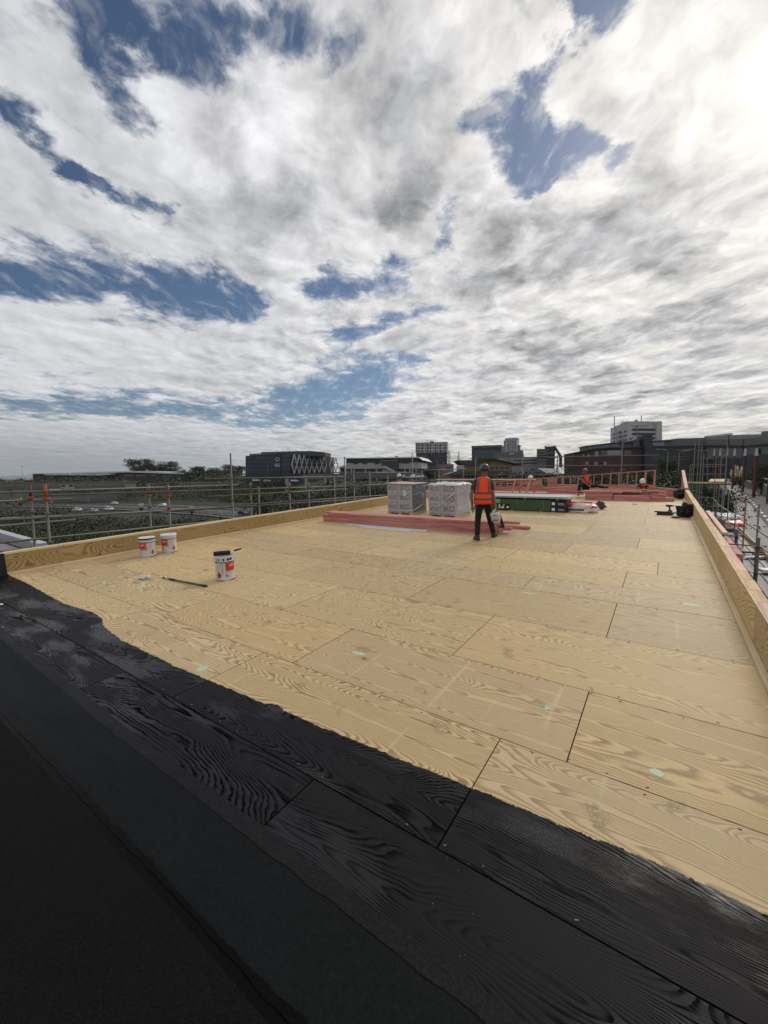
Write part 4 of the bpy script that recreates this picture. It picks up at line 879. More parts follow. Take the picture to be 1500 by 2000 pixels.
def loft(m_, rings, n=28, t0=0, t1=2 * math.pi, grow=0.0, z0=None, z1=None, steps=None):
    def at_(z):
        for (a, b) in zip(rings, rings[1:]):
            if a[0] <= z <= b[0]:
                f = (z - a[0]) / (b[0] - a[0]); return [a[i] + (b[i] - a[i]) * f for i in range(5)]
        return rings[-1] if z > rings[-1][0] else rings[0]
    zs = [r[0] for r in rings] if z0 is None else [z0 + (z1 - z0) * k / (steps or 6) for k in range((steps or 6) + 1)]
    closed = t1 - t0 > 6.2; cnt = n if closed else n + 1; vs = []
    for z in zs:
        _, cx_, cy_, rx, ry = at_(z)
        for k in range(cnt):
            t = t0 + (t1 - t0) * k / n; vs.append((cx_ + (rx + grow) * math.cos(t), cy_ + (ry + grow) * math.sin(t), z))
    m_.add(vs, [(i * cnt + k, i * cnt + (k + 1) % cnt, (i + 1) * cnt + (k + 1) % cnt, (i + 1) * cnt + k) for i in range(len(zs) - 1) for k in range(n)]); return m_
YAW = math.atan2(_R.y, _R.x)                                         # deck heading of the picture's right-hand direction
def worker_stand():
    root = empty('person', RM(-3.42, 9.10, .002, YAW), 'person in orange vest and black helmet seen from behind, holding a leaf blower', 'person')
    J = dict(pelvis=(-.02, 0, .90, .135, .105), spine=(-.02, .02, 1.12, .13, .10), chest=(-.02, .03, 1.34, .145, .11), neckb=(0, .03, 1.47, .06), neck=(.012, .045, 1.55, .052),
             ls=(-.17, .02, 1.405, .062), le=(-.30, .0, 1.07, .046), lw=(-.262, .05, .79, .030), rs=(.145, .02, 1.395, .062), re=(.205, -.02, 1.06, .046), rw=(.25, -.035, .80, .030),
             lh=(-.105, 0, .84, .088), lk=(-.135, .03, .48, .058), la=(-.165, -.02, .09, .040), rh=(.085, 0, .84, .088), rk=(.175, .15, .48, .058), ra=(.315, .32, .10, .040))
    E = [('pelvis', 'spine'), ('spine', 'chest'), ('chest', 'neckb'), ('neckb', 'neck'), ('chest', 'ls'), ('ls', 'le'), ('le', 'lw'), ('chest', 'rs'), ('rs', 're'), ('re', 'rw'), ('pelvis', 'lh'), ('lh', 'lk'), ('lk', 'la'), ('pelvis', 'rh'), ('rh', 'rk'), ('rk', 'ra')]
    skinned('body', J, E, M['skin'], root)
    T = dict(p=(-.01, 0, .88, .158, .125), w=(-.02, .005, .99, .15, .115), lh=(-.105, 0, .83, .10), lk=(-.135, .03, .48, .076), lc=(-.15, .0, .28, .07), la=(-.165, -.015, .075, .066), rh=(.085, 0, .83, .10), rk=(.175, .15, .48, .076), rc=(.245, .24, .28, .07), ra=(.312, .315, .085, .066))
    skinned('trousers', T, [('w', 'p'), ('p', 'lh'), ('lh', 'lk'), ('lk', 'lc'), ('lc', 'la'), ('p', 'rh'), ('rh', 'rk'), ('rk', 'rc'), ('rc', 'ra')], M['trous'], root, root='p')
    S = dict(c=(-.02, .03, 1.32, .158, .118), w=(-.02, .015, 1.02, .15, .115), u=(-.01, .03, 1.41, .12, .09), ls=(-.165, .02, 1.405, .078), l2=(-.235, .008, 1.24, .070), l3=(-.262, .003, 1.17, .066), rs=(.142, .02, 1.395, .078), r2=(.178, -.002, 1.22, .070), r3=(.19, -.012, 1.15, .066))
    skinned('tee_shirt', S, [('w', 'c'), ('c', 'u'), ('c', 'ls'), ('ls', 'l2'), ('l2', 'l3'), ('c', 'rs'), ('rs', 'r2'), ('r2', 'r3')], M['tee'], root, root='c')
    rings = [(.855, -.022, 0, .222, .155), (.95, -.022, .005, .214, .15), (1.08, -.022, .01, .205, .145), (1.2, -.02, .02, .198, .145), (1.32, -.018, .028, .186, .148), (1.41, -.015, .03, .165, .14), (1.455, -.01, .032, .135, .115), (1.485, -.002, .035, .09, .08), (1.49, 0, .035, .07, .065)]
    v = loft(MB(), rings).build('vest', M['vest'], root, True); v.modifiers.new('t', 'SOLIDIFY').thickness = .006
    for z0, z1 in ((.945, .992), (1.085, 1.130)): b = loft(MB(), rings, z0=z0, z1=z1, steps=2, grow=.004).build('reflective_band', M['reflect'], v, True)
    for c0 in (-.70, .58):
        a = -math.acos(c0); loft(MB(), rings, n=4, t0=a - .13, t1=a + .13, z0=1.13, z1=1.455, steps=8, grow=.004).build('reflective_band', M['reflect'], v, True)
    head_detail(root, (.022, .055, 1.625), 0.1); helmet(root, (.022, .045, 1.635), .1, M['hblack'])
    m_ = MB(); m_.tube([(.10, .02, 1.66), (.115, .04, 1.6), (.10, .09, 1.52), (.05, .14, 1.5)], .008, 6); m_.build('chin_strap', M['fade'], root, True)
    m_ = MB(); m_.lathe([(0, 0), (.034, 0), (.036, .02), (.02, .032), (0, .032)], 12); m_.V = [(.098 + z, .05 + x * .8, 1.60 + y) for x, y, z in m_.V]; m_.build('ear_muff', M['black'], root, True)
    for (ax, ay, az), (dx_, dy_) in (((-.165, -.03, .0), (-.14, .99)), ((.315, .31, .0), (.55, .83))):
        d = Vector((dx_, dy_, 0)).normalized(); s_ = Vector((d.y, -d.x, 0)); c = Vector((ax, ay, 0)); m_ = MB(); rg = []
        for t, hw, zt in ((-.085, .032, .05), (-.07, .042, .12), (-.02, .045, .15), (.04, .045, .12), (.10, .047, .075), (.155, .045, .055), (.19, .03, .04)):
            rg += [c + d * t + s_ * hw + Vector((0, 0, .0)), c + d * t - s_ * hw + Vector((0, 0, .0)), c + d * t - s_ * hw * .85 + Vector((0, 0, zt)), c + d * t + s_ * hw * .85 + Vector((0, 0, zt))]
        m_.add(rg, [(i * 4 + k, i * 4 + (k + 1) % 4, i * 4 + 4 + (k + 1) % 4, i * 4 + 4 + k) for i in range(6) for k in range(4)] + [(3, 2, 1, 0), (24, 25, 26, 27)]); b = m_.build('boot', M['boot'], root, True); bevel(b, .012, 2)
    hand(root, (-.262, .05, .79), (.16, .1, -.98), -1, .35, M['skin'], Vector((.3, .9, 0))); hand(root, (.25, -.035, .80), (.12, .05, -1), 1, .85, M['skin'], Vector((-.4, .9, 0)))
    m_ = MB(); m_.tube([(.247, -.034, .83), (.251, -.036, .795)], .034, 10); m_.build('wrist_band', M['red'], root, True)
    # leaf blower hanging from the right hand
    lb = empty('leaf_blower', RM(-3.42, 9.10, .002, YAW), 'white and orange leaf blower with black tube hanging from the standing person\'s hand', 'leaf blower')
    M['lbw'] = simple('white_tool_plastic', (.58, .57, .53), .45, 0, .15, 14, dirt=.3)
    m_ = MB(); rg = []
    for z, w0, w1, d0 in ((.40, -.03, .08, .06), (.45, -.07, .10, .08), (.53, -.09, .11, .09), (.60, -.12, .10, .09), (.635, -.11, .09, .08), (.66, -.03, .07, .05)):
        rg += [(.25 + w0, -.04 - d0, z), (.25 + w1, -.04 - d0, z), (.25 + w1, -.04 + d0, z), (.25 + w0, -.04 + d0, z)]
    m_.add(rg, [(i * 4 + k, i * 4 + (k + 1) % 4, i * 4 + 4 + (k + 1) % 4, i * 4 + 4 + k) for i in range(5) for k in range(4)] + [(3, 2, 1, 0), (20, 21, 22, 23)]); bevel(m_.build('blower_body', M['lbw'], lb), .018, 2)
    m_ = MB(); m_.tube([(.22, -.12, .64), (.225, -.10, .72), (.262, -.04, .735), (.29, .02, .70), (.29, .03, .63)], .016, 8); m_.build('carry_handle', M['lbw'], lb, True)
    m_ = MB(); m_.lathe([(0, 0), (.045, .0), (.055, .012), (.03, .02), (0, .02)], 14); m_.V = [(.24 + x, -.135 - z, .53 + y) for x, y, z in m_.V]; m_.build('motor_cover', M['fade'], lb, True)
    m_ = MB(); m_.b2(.17, .30, -.136, -.131, .455, .468); m_.build('vent_slot', M['black'], lb)
    m_ = MB(); m_.b2(.16, .28, -.136, -.131, .585, .598); m_.build('vent_slot', M['black'], lb)
    m_ = MB(); m_.tube([(.33, -.02, .645), (.355, -.01, .60), (.375, .0, .53), (.39, .01, .505)], [.028, .036, .040, .040], 12); m_.build('outlet_collar', simple('orange_plastic', (.55, .13, .02), .45), lb, True)
    m_ = MB(); m_.tube([(.385, .005, .52), (.42, .03, .42), (.475, .07, .27)], [.038, .036, .034], 12); m_.build('blower_tube', M['black'], lb, True)
worker_stand()
def worker_low(name_mw, label, J, extra, hc, hyaw, hm, htilt=0.0):
    """seated or crouching person; J holds every joint"""
    root = empty('person', name_mw, label, 'person')
    E = [('pelvis', 'spine'), ('spine', 'chest'), ('chest', 'neck'), ('chest', 'ls'), ('ls', 'le'), ('le', 'lw'), ('chest', 'rs'), ('rs', 're'), ('re', 'rw'), ('pelvis', 'lh'), ('lh', 'lk'), ('lk', 'la'), ('pelvis', 'rh'), ('rh', 'rk'), ('rk', 'ra')]
    R_ = dict(pelvis=(.13, .11), spine=(.125, .10), chest=(.14, .11), neck=(.055,), ls=(.06,), le=(.045,), lw=(.03,), rs=(.06,), re=(.045,), rw=(.03,), lh=(.085,), lk=(.058,), la=(.04,), rh=(.085,), rk=(.058,), ra=(.04,))
    skinned('body', {k: (*J[k], *R_[k]) for k in J}, E, M['skin'], root)
    tk = ('pelvis', 'lh', 'lk', 'la', 'rh', 'rk', 'ra'); g = dict(pelvis=.16, lh=.10, lk=.078, la=.064, rh=.10, rk=.078, ra=.064)
    skinned('trousers', {k: (*J[k], g[k]) for k in tk}, [e for e in E if e[0] in tk and e[1] in tk], M['trous'], root)
    vk = ('spine', 'chest', 'neck'); P_ = {k: Vector(J[k]) for k in J}
    V_ = dict(spine=(*P_['pelvis'].lerp(P_['spine'], .35), .165, .14), c=(*P_['spine'].lerp(P_['chest'], .5), .17, .14), chest=(*P_['chest'], .165, .135), n=(*P_['chest'].lerp(P_['neck'], .55), .09, .08), ls=(*P_['chest'].lerp(P_['ls'], .75), .085), rs=(*P_['chest'].lerp(P_['rs'], .75), .085))
    skinned('vest', V_, [('spine', 'c'), ('c', 'chest'), ('chest', 'n'), ('chest', 'ls'), ('chest', 'rs')], M['vest'], root, root='chest')
    for a, b in (('ls', 'le'), ('rs', 're')):
        q = {'a': (*P_[a], .075), 'b': (*P_[a].lerp(P_[b], .6), .066)}; skinned('sleeve', q, [('a', 'b')], M['tee'], root)
    for a, b in (('le', 'lw'), ('re', 'rw')): hand(root, J[b], P_[b] - P_[a], 1, .6, M['skin'])
    for a, b in (('lk', 'la'), ('rk', 'ra')):
        d = extra.get('toe', Vector((1, 0, 0))); c = P_[b]; m_ = MB(); m_.tube([c - d * .06 + Vector((0, 0, -.02)), c, c + d * .1 + Vector((0, 0, -.03)), c + d * .19 + Vector((0, 0, -.045))], [.05, .062, .052, .03], 8); m_.build('boot', M['boot'], root, True)
    head_detail(root, hc, hyaw); helmet(root, Vector(hc) + Vector((0, 0, .012)), hyaw, hm, htilt)
    return root
# seated on the pile, one leg stretched to the right
q = RY(1143, 961, 21.9); sx_, sz_ = q.x, .34
worker_low(RM(sx_, 21.95, 0, YAW), 'person in orange vest and dark red helmet sitting on far timbers, leg out',
    dict(pelvis=(.06, 0, .50), spine=(.05, .0, .70), chest=(.02, -.01, .93), neck=(-.04, -.03, 1.08), ls=(-.13, .02, .97), le=(-.2, -.1, .72), lw=(-.05, -.26, .56), rs=(.15, -.08, .95), re=(.17, -.16, .68), rw=(.08, -.28, .50),
         lh=(-.03, -.03, .48), lk=(-.38, -.18, .56), la=(-.42, -.2, .12), rh=(.13, -.03, .47), rk=(.48, -.2, .50), ra=(.80, -.3, .40)), dict(toe=Vector((.5, -.5, .6)).normalized()), (-.075, -.05, 1.19), 2.2, M['hred'], -.25)
# crouching, bent forward behind the pile
q = RY(1250, 962, 22.2)
worker_low(RM(q.x, 22.2, 0, YAW), 'person in white helmet and orange vest crouching low behind the far pile',
    dict(pelvis=(.16, .1, .30), spine=(.14, .0, .46), chest=(.06, -.08, .56), neck=(-.02, -.14, .62), ls=(-.10, -.05, .56), le=(-.18, -.2, .34), lw=(-.12, -.32, .16), rs=(.2, -.14, .54), re=(.2, -.28, .32), rw=(.08, -.36, .15),
         lh=(.08, .1, .30), lk=(-.08, -.12, .30), la=(.02, .1, .06), rh=(.24, .1, .30), rk=(.2, -.14, .28), ra=(.26, .12, .06)), dict(toe=Vector((-.4, -.8, 0)).normalized()), (-.02, -.17, .70), 2.6, M['hwhite'], -.3)
def sitter(px, py, Y, label, yaw):
    q = RY(px, py, Y); z = q.z - .10
    worker_low(RM(q.x, Y, 0, YAW), label,
        dict(pelvis=(0, 0, z - .62), spine=(0, .0, z - .46), chest=(0, .0, z - .24), neck=(0, .0, z - .08), ls=(-.17, 0, z - .2), le=(-.24, -.08, z - .46), lw=(-.12, -.26, z - .55), rs=(.17, 0, z - .2), re=(.24, -.08, z - .46), rw=(.12, -.26, z - .55),
             lh=(-.1, 0, z - .62), lk=(-.16, -.34, z - .5), la=(-.16, -.28, max(.07, z - .95)), rh=(.1, 0, z - .62), rk=(.18, -.34, z - .5), ra=(.18, -.28, max(.07, z - .95))), dict(toe=Vector((0, -1, 0))), (0, 0, z + .03), yaw, M['hwhite'])
sitter(779.5, 928, 19.6, 'person in white helmet crouching behind the capped pallet pack, head just showing', 2.4)
sitter(805, 930, 21.6, 'second person in white helmet crouching farther off beyond the two pallet packs', 2.9)

q = RY(1036, 934.5, 20.4); hh_ = empty('hard_hat', RM(q.x, 20.42, q.z, .4), 'spare white hard hat resting on the long plank on the trestles', 'helmet'); helmet(hh_, (0, 0, .012), .4, M['hwhite'])

# ================================================================== scaffolding
def tubes(root, segs, r, mt, name):
    for a, b in segs: m_ = MB(); m_.cyl(a, b, r, 10); m_.build(name, mt, root, True)
IR = ROOF3.inverted()
def W(v): return ROOF3 @ v
def coupler(root, p, mt, s=1.0):
    m_ = MB(); m_.box(p, (.085 * s, .085 * s, .07 * s)); m_.cyl(p + Vector((-.05 * s, 0, 0)), p + Vector((.07 * s, 0, 0)), .018 * s, 8); m_.cyl(p + Vector((0, -.055 * s, .01)), p + Vector((0, .055 * s, .01)), .03 * s, 8)
    bevel(m_.build('coupler', mt, root), .012)
XA, XB = -10.9, -11.9
ls_ = empty('scaffold', Matrix.Identity(4), 'galvanised tube scaffold guardrail along the left roof edge', 'scaffold')
def P2(px, py, X): return W(RX(px, py, X))
# rails: (pixel a, pixel b, plane)
for (a, b, c, d, X) in [(0, 962, 465, 947, XA), (67, 968, 754, 947, XB), (0, 979, 140, 974, XB), (0, 1016, 500, 987, XA), (0, 1013, 120, 1007, XB), (407, 970, 678, 955, XA), (455, 987, 754, 967, XA), (0, 1027, 147, 1015, XB), (340, 998, 754, 971.5, XB),
                        (0, 1060, 450, 1015, XA), (0, 1077, 250, 1052, XB), (400, 935, 674, 931, XA), (647, 923, 807, 922.7, XA), (808, 919, 911, 915.5, XA), (811, 940, 880, 936, XA), (674, 949, 754, 946, XA)]:
    p, q = P2(a, b, X), P2(c, d, X)
    if a == 0: p = p - (q - p).normalized() * 5.0
    tubes(ls_, [(p, q)], .0245 if X == XA else .0245, M['galv'], 'rail')
posts = [(58, 947, XB, 1), (88, 947, XA, 1), (290, 947, XB, 1), (328, 947, XA, 1), (450, 885, XA, 0), (489, 943, XB, 1), (505, 950, XB, 0), (565, 943, XA, 1), (603, 943, XB, 1), (653, 932, XB, 0), (673, 892, XA, 0), (691, 917, XB, 0), (722, 920, XB, 0), (757, 928, XB, 0), (805, 885, XA, 0), (824, 919, XB, 0), (857, 918, XA, 0), (905, 917, XB, 0)]
for px, py, X, cl in posts:
    t = P2(px, py, X); b = Vector((t.x, t.y, -11.5)); tubes(ls_, [(b, t)], .0245, M['galv'], 'standard')
    if cl:
        c = Vector((t.x, t.y, t.z - .30)); coupler(ls_, c, M['rust'])
        m_ = MB(); m_.cyl(t - Vector((0, 0, .28)), t + Vector((0, 0, .01)), .031, 10); m_.build('spigot_sleeve', M['rust'] if px in (88,) else M['rustred'] if px < 100 else M['galv'], ls_, True)
    for dz_ in (-.62, -1.25): coupler(ls_, Vector((t.x, t.y, t.z + dz_ - (.8 if not cl and py < 900 else 0))), M['galv'], .9)
for px in (58, 290, 489, 603, 722):
    t = P2(px, 1010, XB); a = Vector((XA, t.y + .1, t.z - .9)); tubes(ls_, [(a, Vector((XB - .2, t.y, t.z - .9)))], .0245, M['galv'], 'transom')
m_ = MB(); pA, pB = P2(0, 1100, XA - .1), P2(754, 1000, XA - .1)
for k, dx_ in enumerate((.0, .24, .48, .72)):
    for j in range(6):
        y0 = 1.0 + j * 3.2; m_ = MB(); m_.b2(XA - .95 + dx_, XA - .73 + dx_, y0, y0 + 3.15, -1.04, -1.0); m_.build('scaffold_plank', M['pine'], ls_)
# far end guardrail
FS = 27.0
fs_ = empty('scaffold', Matrix.Identity(4), 'thin tube scaffold guardrail beyond the far end of the deck', 'scaffold')
def P3(px, py, Y=FS): return W(RY(px, py, Y))
for a, b, c, d in [(915, 895, 1287, 889), (907, 911, 1284, 908.5), (893, 928, 1091, 927.5), (850, 940, 905, 921)]: tubes(fs_, [(P3(a, b), P3(c, d))], .0245, M['galv'], 'rail')
for px, py in [(929, 893), (1021, 878), (1089, 889), (1216.5, 850)]:
    t = P3(px, py); tubes(fs_, [(Vector((t.x, t.y, -9)), t)], .03, M['galv'], 'standard'); coupler(fs_, t - Vector((0, 0, .35)), M['galv'])
# right-hand standards beside the parapet
XC, XD = 1.42, 2.7
rs_ = empty('scaffold', Matrix.Identity(4), 'dark scaffold posts and pale rails outside the right parapet above the lower roof', 'scaffold')
for px, py in [(1481, 1050), (1439.5, 1034), (1414, 1016), (1399, 980)]:
    t = P2(px, py, XC); tubes(rs_, [(Vector((t.x, t.y, t.z - 2.6)), t)], .030, M['galvdark'], 'standard')
    for dz_ in (-.16, -.62): m_ = MB(); m_.cyl(Vector((t.x, t.y, t.z + dz_)), Vector((t.x, t.y, t.z + dz_ + .012)), .085, 14); m_.build('rosette', M['galvdark'], rs_)
    tubes(rs_, [(Vector((t.x - .45, t.y + .02, t.z - .15)), Vector((t.x + .12, t.y + .02, t.z - .15)))], .012, M['galvdark'], 'tie_rod')
for a, b, c, d in [(1399, 983, 1500, 1049), (1399, 1006, 1500, 1079)]:
    p, q = P2(a, b, XD), P2(c, d, XD); tubes(rs_, [(p, q + (q - p).normalized() * 8)], .0245, M['galv'], 'rail')
for px, py in [(1483, 984), (1457, 976), (1439, 966), (1424, 960), (1412, 955)]:
    t = P2(px, py, XD); tubes(rs_, [(Vector((t.x, t.y, t.z - 5.5)), t)], .0245, M['galv'] if px != 1457 else M['rust'], 'standard')
# scaffold tower at the far right corner
tw = empty('scaffold_tower', Matrix.Identity(4), 'scaffold tower with plank platform beyond the far right corner of the deck', 'scaffold')
TY = 33.0
def P4(px, py, Y=TY): return W(RY(px, py, Y))
for px, y0, y1, Y in [(1358, 863, 970, TY), (1366, 858, 968, TY + 1.2), (1371, 870, 985, TY), (1375, 884, 975, TY + 1.2), (1399, 895, 1000, TY), (1410, 875, 1005, TY + 1.2), (1352, 905, 960, TY), (1348, 908, 958, TY + 1.2), (1422, 850, 990, TY - 1)]:
    t = P4(px, y0, Y); tubes(tw, [(Vector((t.x, t.y, -9)), t)], .0245, M['galv'], 'standard')
t = P4(1424.5, 849, TY - 1); tubes(tw, [(t - Vector((0, 0, .6)), t)], .032, M['rustred'], 'spigot_sleeve')
for a, b, c, d, Y in [(1357, 895, 1399, 895.5, TY), (1399, 895, 1422, 889, TY), (1341, 912, 1352, 907, TY), (1352, 907.5, 1418, 907.5, TY), (1352, 911.5, 1406, 911, TY + 1.2), (1406, 911, 1414, 909, TY), (1339, 926, 1418, 926, TY), (1340, 972, 1392, 972.5, TY), (1359, 881, 1383, 880, TY + 1.2), (1368, 877, 1320, 879, TY + 1.2)]:
    tubes(tw, [(P4(a, b, Y), P4(c, d, Y))], .0245, M['galv'], 'rail')
for k in range(3):
    a, b = P4(1343, 943 - k * .6, TY + k * .4), P4(1416, 944 - k * .6, TY + k * .4); m_ = MB(); m_.bar(a, b, .22, .045); m_.build('scaffold_plank', M['pine'], tw)
for k in range(2):
    a, b = P4(1393 + k * 12, 941, TY + .05), P4(1396 + k * 12, 936, TY + .9); m_ = MB(); m_.bar(a, b, .45, .04); m_.build('toe_board', M['pine'], tw)
tubes(tw, [(P4(1392, 972), P4(1412, 995, TY - 1.0)), (P4(1352, 943), P4(1375, 972, TY)), (P4(1398, 945), P4(1401, 1000, TY))], .0245, M['galv'], 'brace')

# ------------------------------------------------------------------ lower metal roof beside the parapet
LZ = -1.75
lr = empty('lower_roof', ROOF, 'grey ribbed metal lower roof outside the right parapet', 'roof')
M['ribbed'] = simple('grey_roof_sheet', (.105, .105, .108), .55, 0, .2, 3, dirt=.3)
def RL(px, py): return RF(px, py, LZ)
xe = RL(1475, 1072).x; rp = .25; x = XR + .14; k = 0
while x < xe:
    m_ = MB(); prof = [(0, 0), (.10, 0), (.115, .028), (.14, .028), (.155, 0), (rp, 0)]; vs = []
    for y in (2.0, 26.0):
        for a, b in prof: vs.append((x + a, y, LZ + b))
    n = len(prof); m_.add(vs, [(i, i + 1, n + i + 1, n + i) for i in range(n - 1)]); m_.build('roof_sheet', M['ribbed'], lr); x += rp
m_ = MB(); m_.b2(XR + .13, xe + .1, 2, 26, LZ - .4, LZ - .02); m_.build('roof_base', M['dark'], lr)
o = empty('edge_board', ROOF, 'pale timber edge board along the outer side of the lower roof', 'board')
for a, b in ((4, 9.0), (9.02, 14), (14.02, 19), (19.02, 26)): m_ = MB(); m_.b2(xe + .0, xe + .045, a, b, LZ - .2, LZ + .22); m_.build('plank', M['pine'], o)
def on_lower(px, py): return RL(px, py)
q = on_lower(1424, 1037); crumple('insulation_bag', M['bag'], RM(q.x + .25, q.y + .6, LZ + .03, 1.4), 'red and white plastic bag lying on the lower metal roof', 'bag', .62, .40, .22, 9, 4, .22, 4, .75, power=3)
q = on_lower(1408, 1018); crumple('plastic_sheet', M['film2'], RM(q.x + .3, q.y + 1.5, LZ + .03, .2), 'crumpled clear plastic on the lower roof beyond the red and white bag', 'plastic', .7, 1.1, .16, 14, 4, .6, 5, .4)
q = on_lower(1452, 1090); o = crumple('white_offcut', M['white'], RM(q.x + .3, q.y, LZ + .03, .5), 'white curled offcut lying on the lower metal roof', 'offcut', .35, .12, .05, 17, 3, .6, 4, .5)
q = on_lower(1466, 1083); m_ = MB(); m_.tube([(-.5, 0, .05), (-.2, .05, .04), (.2, .0, .05), (.55, .1, .06)], .035, 8); tag(m_.build('flexible_pipe', M['black'], None, True, RM(q.x, q.y, LZ + .03, .2)), 'short black flexible pipe on the lower metal roof', 'pipe')
for k, (px, py, lb) in enumerate([(1494, 1087, 'pink offcut timber on the lower roof by the outer edge'), (1436, 1049, 'pink offcut timber on the lower roof near the red and white bag')]):
    q = on_lower(px, py); timber_obj((q.x - .3, q.y, LZ + .06), (q.x + .35, q.y + .3, LZ + .06), .1, .05, lb, 'offcuts on the lower roof')
q = on_lower(1499, 1120); m_ = MB(); m_.box((0, 0, .06), (.4, .3, .1)); tag(bevel(m_.build('white_block', M['white'], None, False, RM(q.x, q.y, LZ + .03, .3)), .01), 'white block on the lower roof at the right photo edge', 'block')
# pink timbers fixed outside the capping
timber_obj((XR + .27, 10.3, .30), (XR + .27, 14.2, .30), .09, .045, 'pink timber lying along the outside of the right parapet capping', 'timbers outside the right parapet', M['pinkend'])
timber_obj((XR + .19, 9.6, .22), (XR + .19, 15.4, .22), .10, .045, 'lower pink timber tucked against the right parapet framing', 'timbers outside the right parapet')
timber_obj((XR + .30, 8.8, .12), (XR + .30, 10.4, .12), .15, .14, 'square-ended pink beam below the timber outside the right parapet', 'timbers outside the right parapet')
# walls of this building under the deck edge
bw = empty('building_walls', ROOF, 'walls of the unfinished building below the plywood deck', 'building')
m_ = MB(); m_.b2(XL - .12, XR + .10, -2.0, 25.0, -9.5, -.62); m_.build('wall', M['conc'], bw)
m_ = MB(); m_.b2(XR + .16, xe - .02, 2.1, 25.9, -8.5, LZ - .42); m_.build('wall', M['conc'], bw)

# ================================================================== the ground and the town around
def ss_(a, b, x): t = max(0., min(1., (x - a) / (b - a))); return t * t * (3 - 2 * t)
def gz(x, y):
    """height of the land: motorway cutting on the left, rising ground beyond, road level on the right"""
    d = math.hypot(x, y); fwd = x * cf.x + y * cf.y; lat = x * cr.x + y * cr.y
    q = lat / max(fwd, 8.0) if fwd > 0 else math.copysign(2, lat)            # tangent of the picture angle
    zl = -12.2 + 11.0 * ss_(238, 290, max(fwd, d * .6))
    zm = -9.0 + 8.6 * ss_(60, 170, max(fwd, d * .6))
    zr = -2.75
    z = zl + (zm - zl) * ss_(-.30, -.10, q); return z + (zr - z) * ss_(.30, .62, q)
M['soil'] = simple('rough_grass_ground', (.016, .02, .009), .95, 0, .6, .06, .4, 2)
g = MB(); radii = [0, 15, 30, 45, 60, 80, 100, 120, 140, 160, 180, 200, 215, 230, 245, 260, 280, 320, 400, 600, 1000, 2500, 6000, 14000]; NA = 160; vs = []
for r in radii:
    for k in range(NA): a = 2 * math.pi * k / NA; x, y = r * math.cos(a), r * math.sin(a); vs.append((x, y, gz(x, y)))
g.add(vs, [(i * NA + k, (i + 1) * NA + k, (i + 1) * NA + (k + 1) % NA, i * NA + (k + 1) % NA) for i in range(len(radii) - 1) for k in range(NA)])
tag(g.build('ground', M['soil'], None, True), kind='structure')
# hills on the horizon
h = MB(); vs = []; K = 60
for k in range(K + 1):
    px = -700 + 950 * k / K; hgt = 170 * (.62 + .38 * mnoise.fractal(Vector((k * .13, 2, 0)), 1, 2, 4)) * ss_(250, 60, px) + 6
    a = AT(px, 930, 9000); b = AT(px, 930, 11500); vs += [(a.x, a.y, -5), (b.x, b.y, hgt), (b.x * 1.2, b.y * 1.2, -5)]
h.add(vs, [(i * 3, i * 3 + 3, i * 3 + 4, i * 3 + 1) for i in range(K)] + [(i * 3 + 1, i * 3 + 4, i * 3 + 5, i * 3 + 2) for i in range(K)])
tag(h.build('hills', simple('haze_blue_hills', (.10, .13, .15), .95, 0, .15, .002), None, True), kind='structure')  # blue-grey of the far haze is mixed into the hills' base colour

# ------------------------------------------------------------------ vegetation
def leaf_mat(name, c1, c2, tr=.25):
    m_, t, p = mat(name); ge = t.new('ShaderNodeNewGeometry'); rn = ge.outputs['Random Per Island']
    col = t.mix(rn, c1, c2); col = t.v('SCALE', col, sc=t.m('ADD', .7, t.m('MULTIPLY', orand(t), .6)))
    t.put(p.inputs['Base Color'], col); p.inputs['Roughness'].default_value = .6; p.inputs['Specular IOR Level'].default_value = .25
    return m_
M['leafd'] = leaf_mat('dark_leaves', (.012, .020, .009), (.040, .056, .018)); M['leafm'] = leaf_mat('mid_leaves', (.018, .030, .010), (.058, .074, .022)); M['leafy'] = leaf_mat('olive_leaves', (.034, .042, .013), (.09, .10, .03))
M['leafr'] = leaf_mat('reddish_twigs', (.045, .018, .016), (.10, .05, .04)); M['plume'] = leaf_mat('pampas_plumes', (.38, .33, .24), (.55, .48, .36)); M['bark'] = simple('bark', (.05, .04, .03), .9, 0, .3, 8, .5, 20)
def leaves(rnd, blobs, n, s):
    """leaf-sized quads spread through the outer part of several ellipsoids"""
    V, F = [], []
    wts = [b[3] * b[4] for b in blobs]; tot = sum(wts)
    for b, wt in zip(blobs, wts):
        for _ in range(int(n * wt / tot)):
            while True:
                d = Vector((rnd.uniform(-1, 1), rnd.uniform(-1, 1), rnd.uniform(-1, 1)))
                if .05 < d.length < 1: break
            d.normalize(); k = rnd.uniform(.55, 1.0) * (1 + .22 * mnoise.noise(d * 2.3 + Vector(b[:3])))
            c = Vector((b[0] + d.x * b[3] * k, b[1] + d.y * b[3] * k, b[2] + d.z * b[4] * k))
            nrm = (d + Vector((rnd.uniform(-1, 1), rnd.uniform(-1, 1), rnd.uniform(-.6, 1)))).normalized(); u = nrm.orthogonal().normalized(); v = nrm.cross(u); a = rnd.uniform(0, 6.28)
            u, v = u * math.cos(a) + v * math.sin(a), v * math.cos(a) - u * math.sin(a); sz = s * rnd.uniform(.6, 1.4); o = len(V)
            V += [c - u * sz, c - v * sz * .55, c + u * sz, c + v * sz * .55]; F.append((o, o + 1, o + 2, o + 3))
    return V, F
